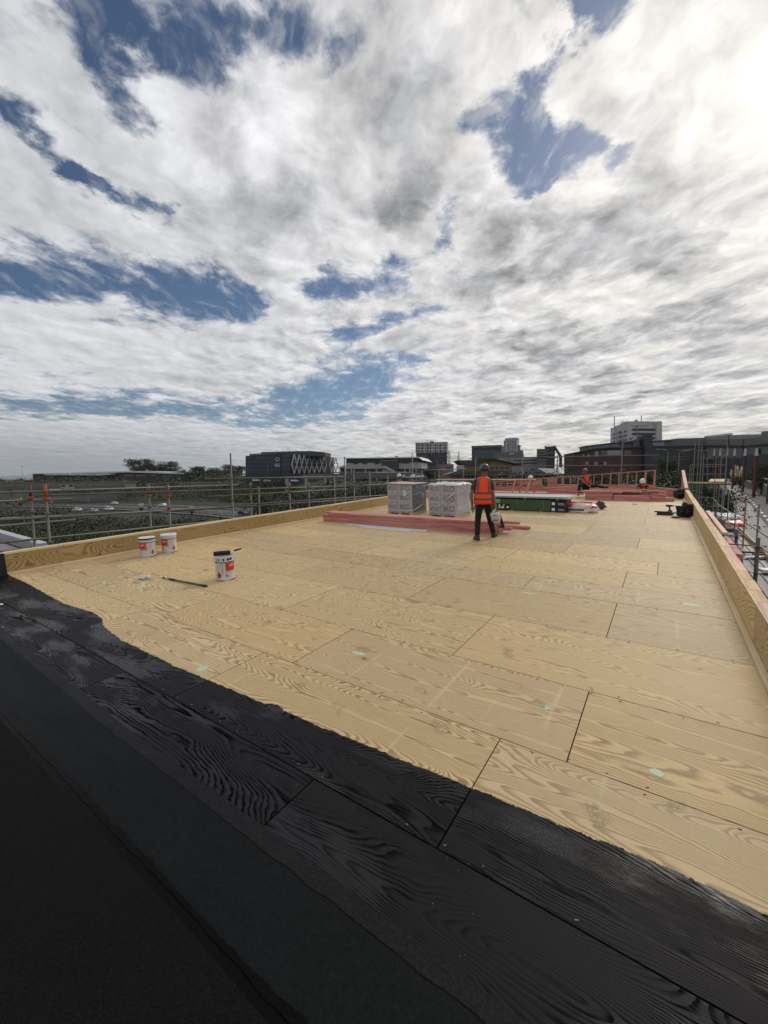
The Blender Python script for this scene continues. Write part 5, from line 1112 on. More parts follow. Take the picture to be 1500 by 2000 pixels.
def tree_proto(seed, kind):
    rnd = random.Random(seed); tr = MB(); cr_ = MB()
    if kind == 'round':                                              # unit tree: 1 high, about .9 wide
        blobs = [(rnd.uniform(-.25, .25), rnd.uniform(-.25, .25), rnd.uniform(.3, .82), rnd.uniform(.14, .24), rnd.uniform(.10, .17)) for _ in range(16)] + [(0, 0, .55, .32, .3)]
        tr.tube([(0, 0, 0), (.01, 0, .2), (0, .01, .45), (.02, 0, .7)], [.035, .028, .02, .008], 8)
        for b in blobs[:8]: tr.tube([(0, 0, .3), (b[0] * .5, b[1] * .5, .3 + (b[2] - .3) * .6), b[:3]], [.016, .011, .004], 6)
        V, F = leaves(rnd, blobs, 2600, .026)
    elif kind == 'spread':                                           # wide flat-topped pine crown
        blobs = [(rnd.uniform(-.55, .55), rnd.uniform(-.4, .4), rnd.uniform(.42, .9), rnd.uniform(.18, .3), rnd.uniform(.08, .15)) for _ in range(20)] + [(0, 0, .62, .45, .22)]
        tr.tube([(0, 0, 0), (.02, 0, .3), (0, .02, .6), (.03, 0, .8)], [.05, .04, .03, .01], 8)
        for b in blobs[:10]: tr.tube([(.01, 0, .32), (b[0] * .5, b[1] * .5, .34 + (b[2] - .3) * .5), b[:3]], [.022, .014, .005], 6)
        V, F = leaves(rnd, blobs, 4200, .026)
    elif kind == 'norfolk':                                          # tiered star pine
        V, F = [], []; tr.tube([(0, 0, 0), (0, 0, .5), (0, 0, 1)], [.022, .014, .003], 8)
        for i in range(15):
            z = .12 + i * .058; R_ = .27 * (1 - i / 16.5) + .015
            for k in range(7):
                a = 2 * math.pi * (k + (i % 2) * .5) / 7 + rnd.uniform(-.1, .1); L = R_ * rnd.uniform(.85, 1.1); tr.tube([(0, 0, z), (L * .6 * math.cos(a), L * .6 * math.sin(a), z + .01), (L * math.cos(a), L * math.sin(a), z + .03)], [.005, .004, .002], 4)
                for q in range(9):
                    f = .25 + .75 * q / 8; o = len(V); c = Vector((L * f * math.cos(a), L * f * math.sin(a), z + .03 * f * f + .004)); s_ = .018
                    d = Vector((-math.sin(a), math.cos(a), .15)) * s_; e = Vector((math.cos(a), math.sin(a), .3)) * s_ * .8; V += [c - d, c - e, c + d, c + e]; F.append((o, o + 1, o + 2, o + 3))
    elif kind == 'bare':
        V, F = [], []
        def br(p, d, L, r, n_):
            q = p + d * L; tr.tube([p, (p + q) / 2 + Vector((rnd.uniform(-1, 1), rnd.uniform(-1, 1), 0)) * L * .06, q], [r, r * .8, r * .6], 5)
            if n_ > 0:
                for _ in range(3): br(q, (d + Vector((rnd.uniform(-.7, .7), rnd.uniform(-.7, .7), rnd.uniform(-.1, .5)))).normalized(), L * .68, r * .6, n_ - 1)
            else:
                o = len(V); s_ = .012; V.extend([q - Vector((s_, 0, 0)), q + Vector((0, s_, 0)), q + Vector((s_, 0, s_)), q + Vector((0, 0, s_))]); F.append((o, o + 1, o + 2, o + 3))
        br(Vector((0, 0, 0)), Vector((0, 0, 1)), .3, .02, 4)
    cr_.add(V, F); return tr.mesh('trunk', M['bark'], True), cr_
PROT = {}
def tree(kind, p, hgt, wid, label, group, mt='leafd', seed=1, name='tree'):
    key = (kind, seed)
    if key not in PROT: t, c = tree_proto(seed, kind); PROT[key] = (t, c, {})
    t, c, cm_ = PROT[key]
    if mt not in cm_: cm_[mt] = c.mesh('crown', M[mt])
    nat = {'round': .9, 'spread': 1.5, 'norfolk': .55, 'bare': .9}[kind]
    root = empty(name, Matrix.Translation(p) @ Matrix.Rotation(random.uniform(0, 6), 4, 'Z') @ Matrix.Diagonal((wid / nat, wid / nat, hgt, 1)), label, 'tree', group)
    for n_, me in (('trunk', t), ('crown', cm_[mt])): o = link(n_, me, root); o.matrix_parent_inverse = Matrix.Identity(4)
    return root
def tree_px(kind, px, ytop, wpx, D, label, group, mt='leafd', seed=1, base=None):
    t = AT(px, ytop, D); z0 = gz(t.x, t.y) if base is None else base
    return tree(kind, Vector((t.x, t.y, z0 - .2)), t.z - z0, wpx / FPX * D, label, group, mt, seed)
random.seed(21)
T = 'trees beyond the motorway'
tree_px('spread', 272, 893, 58, 380, 'wide flat-topped pine behind the long low warehouse, the taller of two', T, 'leafd', 1)
tree_px('spread', 320, 898, 66, 385, 'broad dark pine behind the right end of the long warehouse', T, 'leafd', 2)
tree_px('round', 383, 906, 44, 340, 'rounded dark tree standing alone right of the long warehouse', T, 'leafd', 1)
tree_px('round', 425, 908, 60, 380, 'dark tree between the lone tree and the lattice building', T, 'leafd', 2)
tree_px('round', 458, 904, 52, 390, 'dark tree against the left end of the lattice building', T, 'leafd', 3)
tree_px('round', 352, 915, 22, 390, 'small dark tree at the end of the warehouse roof', T, 'leafd', 3)
tree_px('round', 668, 906, 20, 260, 'small tree in the gap right of the lattice building', T, 'leafd', 4)
N_ = 'star pines beside the apartment block'
tree_px('norfolk', 877, 879, 26, 300, 'dark tiered star pine against the apartment block', N_, 'leafd', 1)
tree_px('norfolk', 896, 881, 16, 330, 'slender tiered star pine standing clear right of the apartment block', N_, 'leafd', 2)
R_ = 'trees on the town side'
tree_px('round', 838, 911, 26, 170, 'rounded shrub-like tree in front of the depot right end', R_, 'leafd', 1); tree_px('round', 1020, 910, 34, 95, 'dark tree before the tan house roof', R_, 'leafd', 2)
tree_px('round', 1045, 915, 34, 90, 'dark tree right of the tan house', R_, 'leafm', 5); tree_px('bare', 1110, 876, 34, 120, 'bare leafless tree left of the brick building', R_, 'leafr', 1); tree_px('bare', 1098, 888, 40, 110, 'reddish twiggy tree below the ruined-looking grey block', R_, 'leafr', 2)
tree_px('bare', 1122, 893, 36, 108, 'reddish twiggy tree before the brick building', R_, 'leafr', 3)
tree_px('round', 1306, 886, 40, 95, 'dense dark tree in front of the grey shopping centre', R_, 'leafd', 3); tree_px('round', 1362, 882, 34, 100, 'dark tree behind the scaffold tower', R_, 'leafd', 4)
tree_px('round', 1215, 905, 60, 75, 'broad green tree behind the raking stud frame', R_, 'leafm', 2); tree_px('round', 1168, 912, 50, 70, 'green tree behind the seated person', R_, 'leafm', 3); tree_px('round', 1262, 914, 46, 66, 'green tree behind the high end of the stud frame', R_, 'leafd', 1); tree_px('round', 1310, 917, 50, 60, 'loose dark tree beyond the raised parapet end', R_, 'leafm', 4)
tree_px('round', 1492, 893, 44, 80, 'dark tree by the ramp at the right photo edge', R_, 'leafd', 5); tree_px('round', 1390, 930, 50, 52, 'dark tree under the scaffold tower', R_, 'leafd', 2); tree_px('round', 1414, 955, 40, 44, 'green tree at the foot of the scaffold tower', R_, 'leafm', 1)
# undergrowth nobody could count: banks of shrubs, one mass per bank
def bank(name, label, boxes, mt, seed, dens=1.0):
    rnd = random.Random(seed); V, F = [], []
    for px0, px1, D0, D1, yt0, yt1, n in boxes:                      # tops of the shrubs run from yt0 (near) to yt1 (far) in the picture
        for _ in range(int(n * dens)):
            f = rnd.random(); D_ = D0 + (D1 - D0) * f; px = rnd.uniform(px0, px1); t = AT(px, yt0 + (yt1 - yt0) * f + rnd.uniform(-4, 10), D_); g0 = gz(t.x, t.y)
            hh = max(1.0, t.z - g0); r = rnd.uniform(.035, .06) * D_ * .6 + .7; s = .05 + .0022 * D_
            bl = [(t.x, t.y, t.z - r * .55, r, r * .55)] + [(t.x + rnd.uniform(-r, r) * .7, t.y + rnd.uniform(-r, r) * .7, t.z - r * .5 - rnd.uniform(.1, 1) * min(hh, r * 2), r * .8, r * .6) for _ in range(3)]
            v, f_ = leaves(rnd, bl, 210, s); o = len(V); V += v; F += [tuple(i + o for i in q) for q in f_]
    m_ = MB(); m_.add(V, F); return tag(m_.build(name, M[mt]), label, 'shrubs', None, 'stuff')
bank('shrubbery', 'dark shrub bank between the left scaffold and the motorway', [(-120, 330, 34, 135, 1046, 998, 170), (250, 640, 34, 125, 1034, 1006, 190), (-60, 300, 24, 34, 1062, 1046, 30), (-80, 130, 120, 170, 994, 986, 26)], 'leafd', 5)
bank('shrubbery', 'olive shrubs dotted through the near left bank', [(-100, 560, 34, 110, 1050, 1006, 22)], 'leafy', 6)
bank('shrubbery', 'green bank of shrubs beyond the motorway below the warehouse', [(225, 480, 245, 285, 970, 934, 150), (-90, 250, 275, 310, 940, 925, 90), (440, 680, 225, 275, 968, 934, 130), (350, 485, 318, 345, 924, 916, 30)], 'leafm', 7)
bank('shrubbery', 'dark leafy bank below the viaduct and the depot', [(500, 960, 50, 150, 1000, 938, 190), (640, 940, 120, 165, 950, 936, 80)], 'leafd', 8)
bank('shrubbery', 'mid-green bushes scattered through the bank below the viaduct', [(480, 940, 60, 140, 985, 944, 34)], 'leafm', 12)
bank('shrubbery', 'dense dark shrubs beyond the far end of the deck', [(930, 1345, 45, 90, 950, 914, 170), (1290, 1345, 34, 50, 965, 935, 20)], 'leafd', 9)
bank('shrubbery', 'green shrubs mixed into the growth beyond the far end', [(930, 1340, 45, 80, 950, 922, 34)], 'leafm', 10)
bank('shrubbery', 'shrubs between the scaffold tower and the ramp', [(1345, 1440, 34, 60, 1005, 945, 44), (1400, 1468, 28, 40, 1030, 985, 14)], 'leafd', 11)
def pampas(px, py, D_, s, label):
    rnd = random.Random(int(px)); p = AT(px, py, D_); root = empty('pampas_grass', Matrix.Translation(p), label, 'plant', 'pampas grass clumps')
    m_ = MB()
    for k in range(140):
        a = rnd.uniform(0, 6.28); L = rnd.uniform(.6, 1.1) * s; o_ = rnd.uniform(.4, .9) * L; d = Vector((math.cos(a), math.sin(a), 0)); w_ = Vector((-d.y, d.x, 0)) * .03 * s
        m_.add([-w_, w_, d * o_ * .5 + Vector((0, 0, L * .75)) + w_ * .7, d * o_ * .5 + Vector((0, 0, L * .75)) - w_ * .7, d * o_ + Vector((0, 0, L * .45))], [(0, 1, 2, 3), (3, 2, 4)])
    m_.build('blades', M['leafy'], root)
    for k in range(11):
        a = rnd.uniform(0, 6.28); t = Vector((math.cos(a) * .35 * s, math.sin(a) * .35 * s, s * rnd.uniform(1.1, 1.5))); q = MB(); q.tube([(0, 0, s * .3), t * .75, t * .88, t, t * 1.08], [.012 * s, .02 * s, .06 * s, .045 * s, .01 * s], 6); q.build('plume', M['plume'], root, True)
pampas(1446, 951, 112, 3.8, 'large pampas clump with pale plumes beside the ramp'); pampas(1434, 949, 125, 3.2, 'smaller pampas clump behind the large one by the ramp'); pampas(276, 1000, 120, 1.7, 'pampas clump on the near bank left of the white car'); pampas(375, 1006, 110, 1.7, 'pampas clump on the near bank under the scaffold rails'); pampas(40, 990, 150, 2.2, 'pale pampas clump at the far left of the near bank')

# ------------------------------------------------------------------ roads
M['asph'] = simple('asphalt', (.05, .05, .052), .85, 0, .2, .6, .2, 8); M['mark'] = simple('road_paint', (.62, .61, .55), .7, 0, .15, 2)
def ribbon(name, pts, wd, z, mt, kind='structure', parent=None):
    m_ = MB(); vs = []
    for i, p in enumerate(pts):
        d = (pts[min(i + 1, len(pts) - 1)] - pts[max(i - 1, 0)]); d.z = 0; d.normalize(); n = Vector((-d.y, d.x, 0)) * wd / 2
        vs += [(p.x - n.x, p.y - n.y, z), (p.x + n.x, p.y + n.y, z)]
    m_.add(vs, [(2 * i, 2 * i + 2, 2 * i + 3, 2 * i + 1) for i in range(len(pts) - 1)]); o = m_.build(name, mt, parent)
    if kind: o['kind'] = kind
    return o
MZ = -11.9
mw_ = [GZ(px, py, MZ) for px, py in ((-300, 981), (-60, 983), (120, 986), (300, 991), (450, 999), (580, 1010), (700, 1024), (900, 1050))]
mway = ribbon('motorway', mw_, 30, MZ, M['asph'])
def offs(pts, o):
    r = []
    for i, p in enumerate(pts):
        d = (pts[min(i + 1, len(pts) - 1)] - pts[max(i - 1, 0)]); d.z = 0; d.normalize(); r.append(p + Vector((-d.y, d.x, 0)) * o)
    return r
for o_ in (-13.5, -1.4, 1.4, 13.5): q = ribbon('edge_line', offs(mw_, o_), .25, MZ + .008, M['mark'], None, mway)
m_ = MB()
for o_ in (-9.5, -5.5, 5.5, 9.5):
    pts = offs(mw_, o_)
    for a, b in zip(pts, pts[1:]):
        L = (b - a).length; n = int(L / 12); d = (b - a).normalized(); s_ = Vector((-d.y, d.x, 0)) * .08
        for k in range(n): p = a + d * k * 12; q = p + d * 3; m_.add([(p.x - s_.x, p.y - s_.y, MZ + .008), (q.x - s_.x, q.y - s_.y, MZ + .008), (q.x + s_.x, q.y + s_.y, MZ + .008), (p.x + s_.x, p.y + s_.y, MZ + .008)], [(0, 1, 2, 3)])
o = m_.build('lane_dashes', M['mark'], mway); o['kind'] = 'stuff'
def barrier(pts, label, zt=.75):
    root = empty('crash_barrier', Matrix.Translation(pts[0]), label, 'barrier'); q = MB(); P0 = pts[0]
    for a, b in zip(pts, pts[1:]): q.bar(a - P0 + Vector((0, 0, zt)), b - P0 + Vector((0, 0, zt)), .08, .32)
    q.build('rail', M['galv'], root); q = MB()
    for a, b in zip(pts, pts[1:]):
        n = max(1, int((b - a).length / 4))
        for k in range(n): p = a.lerp(b, k / n) - P0; q.b2(p.x - .05, p.x + .05, p.y - .05, p.y + .05, 0, zt)
    o = q.build('posts', M['galvdark'], root); o['kind'] = 'stuff'
barrier(offs(mw_, 0), 'steel crash barrier down the middle of the motorway'); barrier(offs(mw_, 15.3), 'steel crash barrier on the far edge of the motorway'); barrier(offs(mw_, -15.3), 'steel crash barrier on the near edge of the motorway')
# ramp road on the right
RZ = -2.4
rr = [GZ(px, py, RZ) for px, py in ((1620, 1125), (1530, 1040), (1482, 990), (1455, 964), (1441, 952), (1433, 947.5))]
rd = ribbon('ramp_road', rr, 13.0, RZ, M['asph'])
m_ = MB()
for o_ in (-5.2, 0.2):
    pts = offs(rr, o_)
    for a, b in zip(pts, pts[1:]):
        L = (b - a).length; n = int(L / 4.5); d = (b - a).normalized(); s_ = Vector((-d.y, d.x, 0)) * .11
        for k in range(n): p = a + d * k * 4.5; q = p + d * 1.8; m_.add([(p.x - s_.x, p.y - s_.y, RZ + .006), (q.x - s_.x, q.y - s_.y, RZ + .006), (q.x + s_.x, q.y + s_.y, RZ + .006), (p.x + s_.x, p.y + s_.y, RZ + .006)], [(0, 1, 2, 3)])
o = m_.build('lane_dashes', M['mark'], rd); o['kind'] = 'stuff'
pk_ = ribbon('pavement', offs(rr, 1.6), 1.6, RZ + .13, M['conc']); m_ = MB()
for side in (.8, 2.4):
    pts = offs(rr, side)
    for a, b in zip(pts, pts[1:]): m_.bar(Vector((a.x, a.y, RZ + .06)), Vector((b.x, b.y, RZ + .06)), .16, .16)
m_.build('kerb', M['conc'], pk_)
rw = empty('ramp_wall', Matrix.Identity(4), 'low dark retaining wall with white rails along the far side of the ramp', 'wall')
wl = [GZ(1440, 945, RZ), GZ(1475, 958, RZ), GZ(1530, 985, RZ)]
for a, b in zip(wl, wl[1:]):
    m_ = MB(); m_.bar(a + Vector((0, 0, .9)), b + Vector((0, 0, .9)), .3, 1.8); m_.build('wall_block', M['lgrey'], rw)
    for z in (2.0, 3.1): m_ = MB(); m_.bar(a + Vector((0, 0, z)), b + Vector((0, 0, z)), .1, .16); m_.build('rail', M['white'], rw)

# ------------------------------------------------------------------ vehicles
M['glassd'] = simple('dark_glass', (.012, .014, .017), .12, 0, .1, 3); M['tyre'] = simple('tyre', (.012, .012, .012), .8)
def car_paint(n, c): return simple('car_paint_' + n, c, .25, .1, .03, 2)
CP = dict(white=car_paint('white', (.70, .71, .72)), silver=car_paint('silver', (.38, .40, .42)), dark=car_paint('dark', (.03, .035, .045)), red=car_paint('red', (.30, .03, .025)))
def car(p, ang, col, label, group, kind='hatch', s=1.0):
    root = empty('parked_car' if 'park' in group else 'car', Matrix.Translation(p) @ Matrix.Rotation(ang, 4, 'Z') @ Matrix.Scale(s, 4), label, 'car', group); m_ = MB()
    prof = {'hatch': [(-2.1, .3), (2.1, .3), (2.15, .75), (1.9, .92), (1.05, 1.0), (.35, 1.45), (-1.2, 1.5), (-1.95, 1.05), (-2.15, .85)], 'suv': [(-2.2, .35), (2.2, .35), (2.25, .9), (2.0, 1.08), (1.1, 1.15), (.5, 1.72), (-1.7, 1.76), (-2.15, 1.2), (-2.25, .9)], 'van': [(-2.5, .35), (2.5, .35), (2.55, 1.0), (2.1, 1.3), (1.6, 2.0), (-2.45, 2.05), (-2.55, 1.1)]}[kind]
    MY = Matrix(((1, 0, 0, 0), (0, 0, -1, 0), (0, 1, 0, 0), (0, 0, 0, 1))); m_.prism(prof, -.86, .86, MY); bevel(m_.build('body', CP[col], root), .08, 2)
    zt = max(z for _, z in prof); zb = zt - .5
    gl = {'hatch': [(-1.65, 1.02), (.85, 1.02), (.32, 1.40), (-1.15, 1.44)], 'suv': [(-1.9, 1.2), (1.0, 1.2), (.48, 1.65), (-1.65, 1.68)], 'van': [(.3, 1.3), (1.9, 1.3), (1.55, 1.9), (.3, 1.9)]}[kind]
    for y in (-.875, .862): q = MB(); q.prism(gl, 0, .013, Matrix.Translation((0, y + .013, 0)) @ MY); q.build('side_window', M['glassd'], root)
    a, b = {'hatch': ((1.07, 1.0), (.40, 1.42)), 'suv': ((1.12, 1.16), (.54, 1.68)), 'van': ((2.08, 1.33), (1.64, 1.94))}[kind]
    q = MB(); q.add([(a[0] + .03, -.7, a[1]), (a[0] + .03, .7, a[1]), (b[0] + .03, .6, b[1]), (b[0] + .03, -.6, b[1])], [(0, 1, 2, 3)]); q.build('windscreen', M['glassd'], root)
    for x in (-1.35, 1.35):
        for y in (-.8, .8):
            q = MB(); q.cyl((x, y - .1, .32), (x, y + .1, .32), .32, 14); w_ = q.build('wheel', M['tyre'], root); q = MB(); q.cyl((x, y - .11, .32), (x, y + .11, .32), .19, 10); q.build('rim', M['steel'], w_)
    for y in (-.6, .6): q = MB(); q.box((prof[2][0] - .03, y, .72), (.1, .3, .14)); q.build('headlight', M['white'], root); q = MB(); q.box((-prof[2][0] + .03, y, .8), (.1, .25, .14)); q.build('tail_light', M['red'], root)
    return root
ma = lambda px: math.atan2(*(lambda d: (d.y, d.x))(GZ(px + 40, 987, MZ) - GZ(px - 40, 984, MZ)))
MG = 'vehicles on the motorway'
def mcar(px, py, col, label, kind='hatch', flip=0):
    p = GZ(px, py, MZ); car(Vector((p.x, p.y, MZ + .02)), ma(px) + flip, col, label, MG, kind)
mcar(317, 990, 'white', 'white car on the motorway between two scaffold posts', 'suv', math.pi); mcar(224, 985, 'white', 'white car in the far lane left of the third scaffold post'); mcar(213, 997, 'white', 'white four-wheel drive in the near lane by the pampas', 'suv'); mcar(183, 1000, 'silver', 'silver car in the near lane behind the small shrubs'); mcar(152, 998, 'white', 'white car in the near lane left of the silver one'); mcar(20, 986, 'dark', 'dark car at the far left of the motorway'); mcar(475, 1006, 'dark', 'dark car on the motorway right of the tall scaffold post')
def park(px, py, D_, col, label, kind='hatch', ang=0.):
    p = AT(px, py, D_); car(p, YAW + ang, col, label, 'parked cars', kind)
park(796, 934.5, 165, 'silver', 'silver parked car below the depot stairs', 'hatch', .3); park(817, 934, 168, 'white', 'white parked car right of the silver one', 'suv', .2); park(830, 935, 172, 'white', 'white parked car by the rounded shrub', 'hatch', .5); park(1427, 947, 140, 'white', 'white van parked by the ramp behind the scaffold posts', 'van', 1.2); park(1420, 945, 150, 'dark', 'dark car parked beyond the white van', 'suv', 1.0)
for k, (px, D_) in enumerate(((500, 250), (522, 252), (540, 251), (575, 249))): park(px, 940 + k % 2, D_, ['white', 'silver', 'dark', 'white'][k], ['white parked car at the left foot of the lattice building', 'silver parked car at the foot of the lattice building', 'dark parked car under the emblem of the lattice building', 'white parked car under the lattice corner'][k], 'hatch', .1)
# bus under the overpass
p = GZ(124, 977, MZ); bus = empty('bus', Matrix.Translation((p.x, p.y, MZ + .02)) @ Matrix.Rotation(ma(124), 4, 'Z'), 'pale bus on the motorway under the green road sign', 'bus', MG)
m_ = MB(); m_.b2(-5.5, 5.5, -1.25, 1.25, .4, 3.2); bevel(m_.build('body', CP['silver'], bus), .15, 2)
for k in range(7): q = MB(); q.b2(-5.1 + k * 1.45, -3.85 + k * 1.45, -1.27, 1.27, 1.5, 2.6); q.build('window', M['glassd'], bus)
for x in (-3.6, 3.4):
    for y in (-1.1, 1.1): q = MB(); q.cyl((x, y - .16, .5), (x, y + .16, .5), .5, 14); q.build('wheel', M['tyre'], bus)

# ================================================================== buildings
def wallmat(n, c, rough=.75, var=.12, sc=.25, dirt=.15): return simple(n, tuple(q * .72 for q in c), rough, 0, var, sc, .1, 3, dirt=dirt)
M['navy'] = wallmat('navy_cladding', (.020, .026, .042), .35); M['glassb'] = simple('blue_glass', (.035, .055, .085), .15, 0, .3, .2); M['glassg'] = simple('green_glass', (.022, .05, .042), .18, 0, .25, .15)
M['wht'] = wallmat('white_render', (.58, .57, .57)); M['offw'] = wallmat('offwhite_panel', (.50, .49, .49)); M['dgrey'] = wallmat('dark_grey_clad', (.055, .058, .064)); M['mgrey'] = wallmat('mid_grey_clad', (.15, .155, .16)); M['lgre'] = wallmat('light_grey_clad', (.30, .30, .30))
M['brick'] = wallmat('brown_brick', (.085, .05, .04), .85, .25, .5); M['tan'] = wallmat('tan_clad', (.26, .17, .085)); M['tow'] = wallmat('tower_concrete', (.60, .57, .59)); M['roofd'] = wallmat('dark_roofing', (.05, .055, .062), .5); M['roofw'] = simple('white_metal_roof', (.55, .56, .58), .4, .1, .05, .1)
M['orng'] = wallmat('orange_panel', (.42, .17, .07)); M['skyw'] = simple('pale_glass', (.20, .25, .30), .2, 0, .2, .2)
class Bld:
    """a building set out from one facade: its left and right edges at given depths"""
    def __init__(s, name, label, xa, Da, xb, Db, base=None, cat='building', parent=None, ybase=None):
        A, B = AT(xa, 930, Da), AT(xb, 930, Db); s.z0 = base if base is not None else min(gz(A.x, A.y), gz(B.x, B.y)) - .5
        A.z = B.z = s.z0; s.A = A; s.u = (B - A).normalized(); s.n = Vector((-s.u.y, s.u.x, 0)); s.L = (B - A).length
        if s.n.dot(A - CAMP) < 0: s.n = -s.n
        s.mw = Matrix(((s.u.x, s.n.x, 0, A.x), (s.u.y, s.n.y, 0, A.y), (0, 0, 1, A.z), (0, 0, 0, 1)))
        s.root = parent if parent is not None else empty(name, s.mw, label, cat)
    def uz(s, px, py, off=0.0):                                      # where the sight line meets the facade plane (moved off metres back)
        d = wdir(px, py); o = s.A + s.n * off; t = (o - CAMP).dot(s.n) / d.dot(s.n); p = CAMP + d * t
        return (p - s.A).dot(s.u), p.z - s.z0
    def put(s, m_, name, mt, parent=None, bv=0):
        par = parent or s.root; o = link(name, m_.mesh(name, mt), par); o.matrix_parent_inverse = Matrix.Identity(4)
        o.matrix_local = (par.matrix_world.inverted() @ s.mw) if par is s.root and s.root.matrix_world != s.mw else Matrix.Identity(4)
        if bv: bevel(o, bv)
        return o
    def rect(s, name, x0, y0, x1, y1, mt, front=0.0, back=.3, parent=None, base=False, off=0.0):
        (u0, z1), (u1, _), (_, z0) = s.uz(x0, y0, off), s.uz(x1, y0, off), s.uz(x0, y1, off)
        if base: z0 = 0.0
        m_ = MB(); m_.b2(min(u0, u1), max(u0, u1), off - front, off + back, min(z0, z1), max(z0, z1)); return s.put(m_, name, mt, parent)
    def poly(s, name, pts, mt, front, back, parent=None, off=0.0):
        P_ = [s.uz(x, y, off) for x, y in pts]; m_ = MB(); m_.prism(P_, -front - off, back - off, Matrix(((1, 0, 0, 0), (0, 0, 1, 0), (0, 1, 0, 0), (0, 0, 0, 1))))
        n = len(P_); vs = [(u, off - front, z) for u, z in P_] + [(u, off + back, z) for u, z in P_]; m_ = MB(); m_.add(vs, [tuple(range(n)), tuple(range(2 * n - 1, n - 1, -1))] + [(k, n + k, n + (k + 1) % n, (k + 1) % n) for k in range(n)]); return s.put(m_, name, mt, parent)
    def line(s, name, x0, y0, x1, y1, wd, mt, front=.3, parent=None, off=0.0):
        a, b = s.uz(x0, y0, off), s.uz(x1, y1, off); m_ = MB(); m_.bar((a[0], off - front, a[1]), (b[0], off - front, b[1]), wd, wd, Vector((0, 1, 0))); return s.put(m_, name, mt, parent)
    def grid(s, x0, y0, x1, y1, nx, ny, mt, gapx=.25, gapy=.3, front=-.02, back=.06, name='window', frame=None):
        for i in range(nx):
            for j in range(ny):
                w_, h_ = (x1 - x0) / nx, (y1 - y0) / ny; s.rect(name, x0 + w_ * (i + gapx / 2), y0 + h_ * (j + gapy / 2), x0 + w_ * (i + 1 - gapx / 2), y0 + h_ * (j + 1 - gapy / 2), mt, front if front > 0 else .05, back)

# --- long low warehouse with a white roof
b = Bld('warehouse', 'long low warehouse with a thin white roof beyond the overpass', 64, 330, 358, 330)
b.rect('wall', 64, 925, 358, 940, M['dgrey'], 0, 40, base=True); b.rect('brick_end', 64, 926.5, 84, 940, M['brick'], .15, .1, base=True); b.rect('brick_bay', 213, 925.5, 232, 934, M['brick'], .2, .1, base=True)
b.poly('roof', [(62, 924.5), (140, 923), (250, 920), (290, 920), (358, 924.5), (358, 926), (250, 922.6), (140, 925.2), (62, 926)], M['roofw'], 1.5, 42)
b.poly('lower_canopy', [(92, 926.5), (212, 924.5), (232, 926), (200, 928.5), (92, 928)], M['roofw'], 3.0, .5)
for x0, x1 in ((242, 260), (266, 275), (276, 286), (295, 303)): b.rect('orange_panel', x0, 927.5, x1, 930, M['orng'], .2, .1)
b.grid(318, 926.5, 352, 936, 7, 2, M['mgrey'], .2, .2, .15)
# --- overpass over the motorway
def bridge(name, label, pts, zt, zb, wd, piers, base, cat='bridge'):
    root = empty(name, Matrix.Translation(pts[0]), label, cat); P0 = pts[0].copy(); P0.z = 0; root.matrix_world = Matrix.Translation(P0)
    for a, c in zip(pts, pts[1:]):
        a2, c2 = a - P0, c - P0; m_ = MB(); m_.bar(Vector((a2.x, a2.y, (zt + zb) / 2 - .5)), Vector((c2.x, c2.y, (zt + zb) / 2 - .5)), wd, (zt - zb) * .55); m_.build('deck', M['concd'], root)
        d = (c2 - a2); d.z = 0; d.normalize(); n = Vector((-d.y, d.x, 0))
        for s_ in (-1, 1): q = MB(); o_ = n * s_ * (wd / 2 - .2); q.bar(Vector((a2.x, a2.y, zt - .5)) + o_, Vector((c2.x, c2.y, zt - .5)) + o_, .4, 1.3); q.build('parapet', M['concd'], root)
    for p in piers: q = MB(); r = p - P0; q.cyl((r.x, r.y, base), (r.x, r.y, zb + .3), .75, 12); q.build('pier', M['conc'], root)
z1, z2 = AT(100, 942, 235).z, AT(100, 957, 235).z
bridge('overpass', 'long concrete overpass crossing the motorway at the left', [AT(-260, 945, 235), AT(60, 943, 235), AT(255, 940, 238)], z1, z2, 11, [AT(-60, 950, 235), AT(20, 950, 235), AT(98, 950, 235), AT(170, 950, 236)], -12.3)
z1, z2 = AT(740, 925, 180).z, AT(740, 935, 180).z
bridge('viaduct', 'low concrete viaduct in front of the depot', [AT(600, 929, 196), AT(735, 928, 182), AT(850, 928, 178)], z1, z2, 8, [AT(560 + k * 38, 930, 192 - k * 2) for k in range(7)], -9)
# --- road signs and lamp posts
def sign(px0, py0, px1, py1, D_, mt, label, lines):
    a, c = AT(px0, py0, D_), AT(px1, py1, D_); m_mid = (a + c) / 2; root = empty('road_sign', Matrix.Translation((m_mid.x, m_mid.y, c.z)) @ Matrix.Rotation(YAW, 4, 'Z'), label, 'sign')
    w_, h_ = (px1 - px0) / FPX * D_, (py1 - py0) / FPX * D_; m_ = MB(); m_.b2(-w_ / 2, w_ / 2, 0, .15, 0, h_); m_.build('sign_panel', mt, root); q = MB()
    for (u0, u1, v0, v1) in lines: q.b2(w_ * (u0 - .5), w_ * (u1 - .5), -.04, -.005, h_ * v0, h_ * v1)
    if lines: o = q.build('sign_lettering', M['white'] if mt is not M['white'] else M['lgrey'], root); o['kind'] = 'stuff'
    for s_ in (-.35, .35): q = MB(); q.cyl((w_ * s_, .25, -(c.z + 12.2)), (w_ * s_, .25, h_), .13, 8); q.build('sign_post', M['galv'], root)
M['sgreen'] = simple('sign_green', (.008, .04, .028), .5)
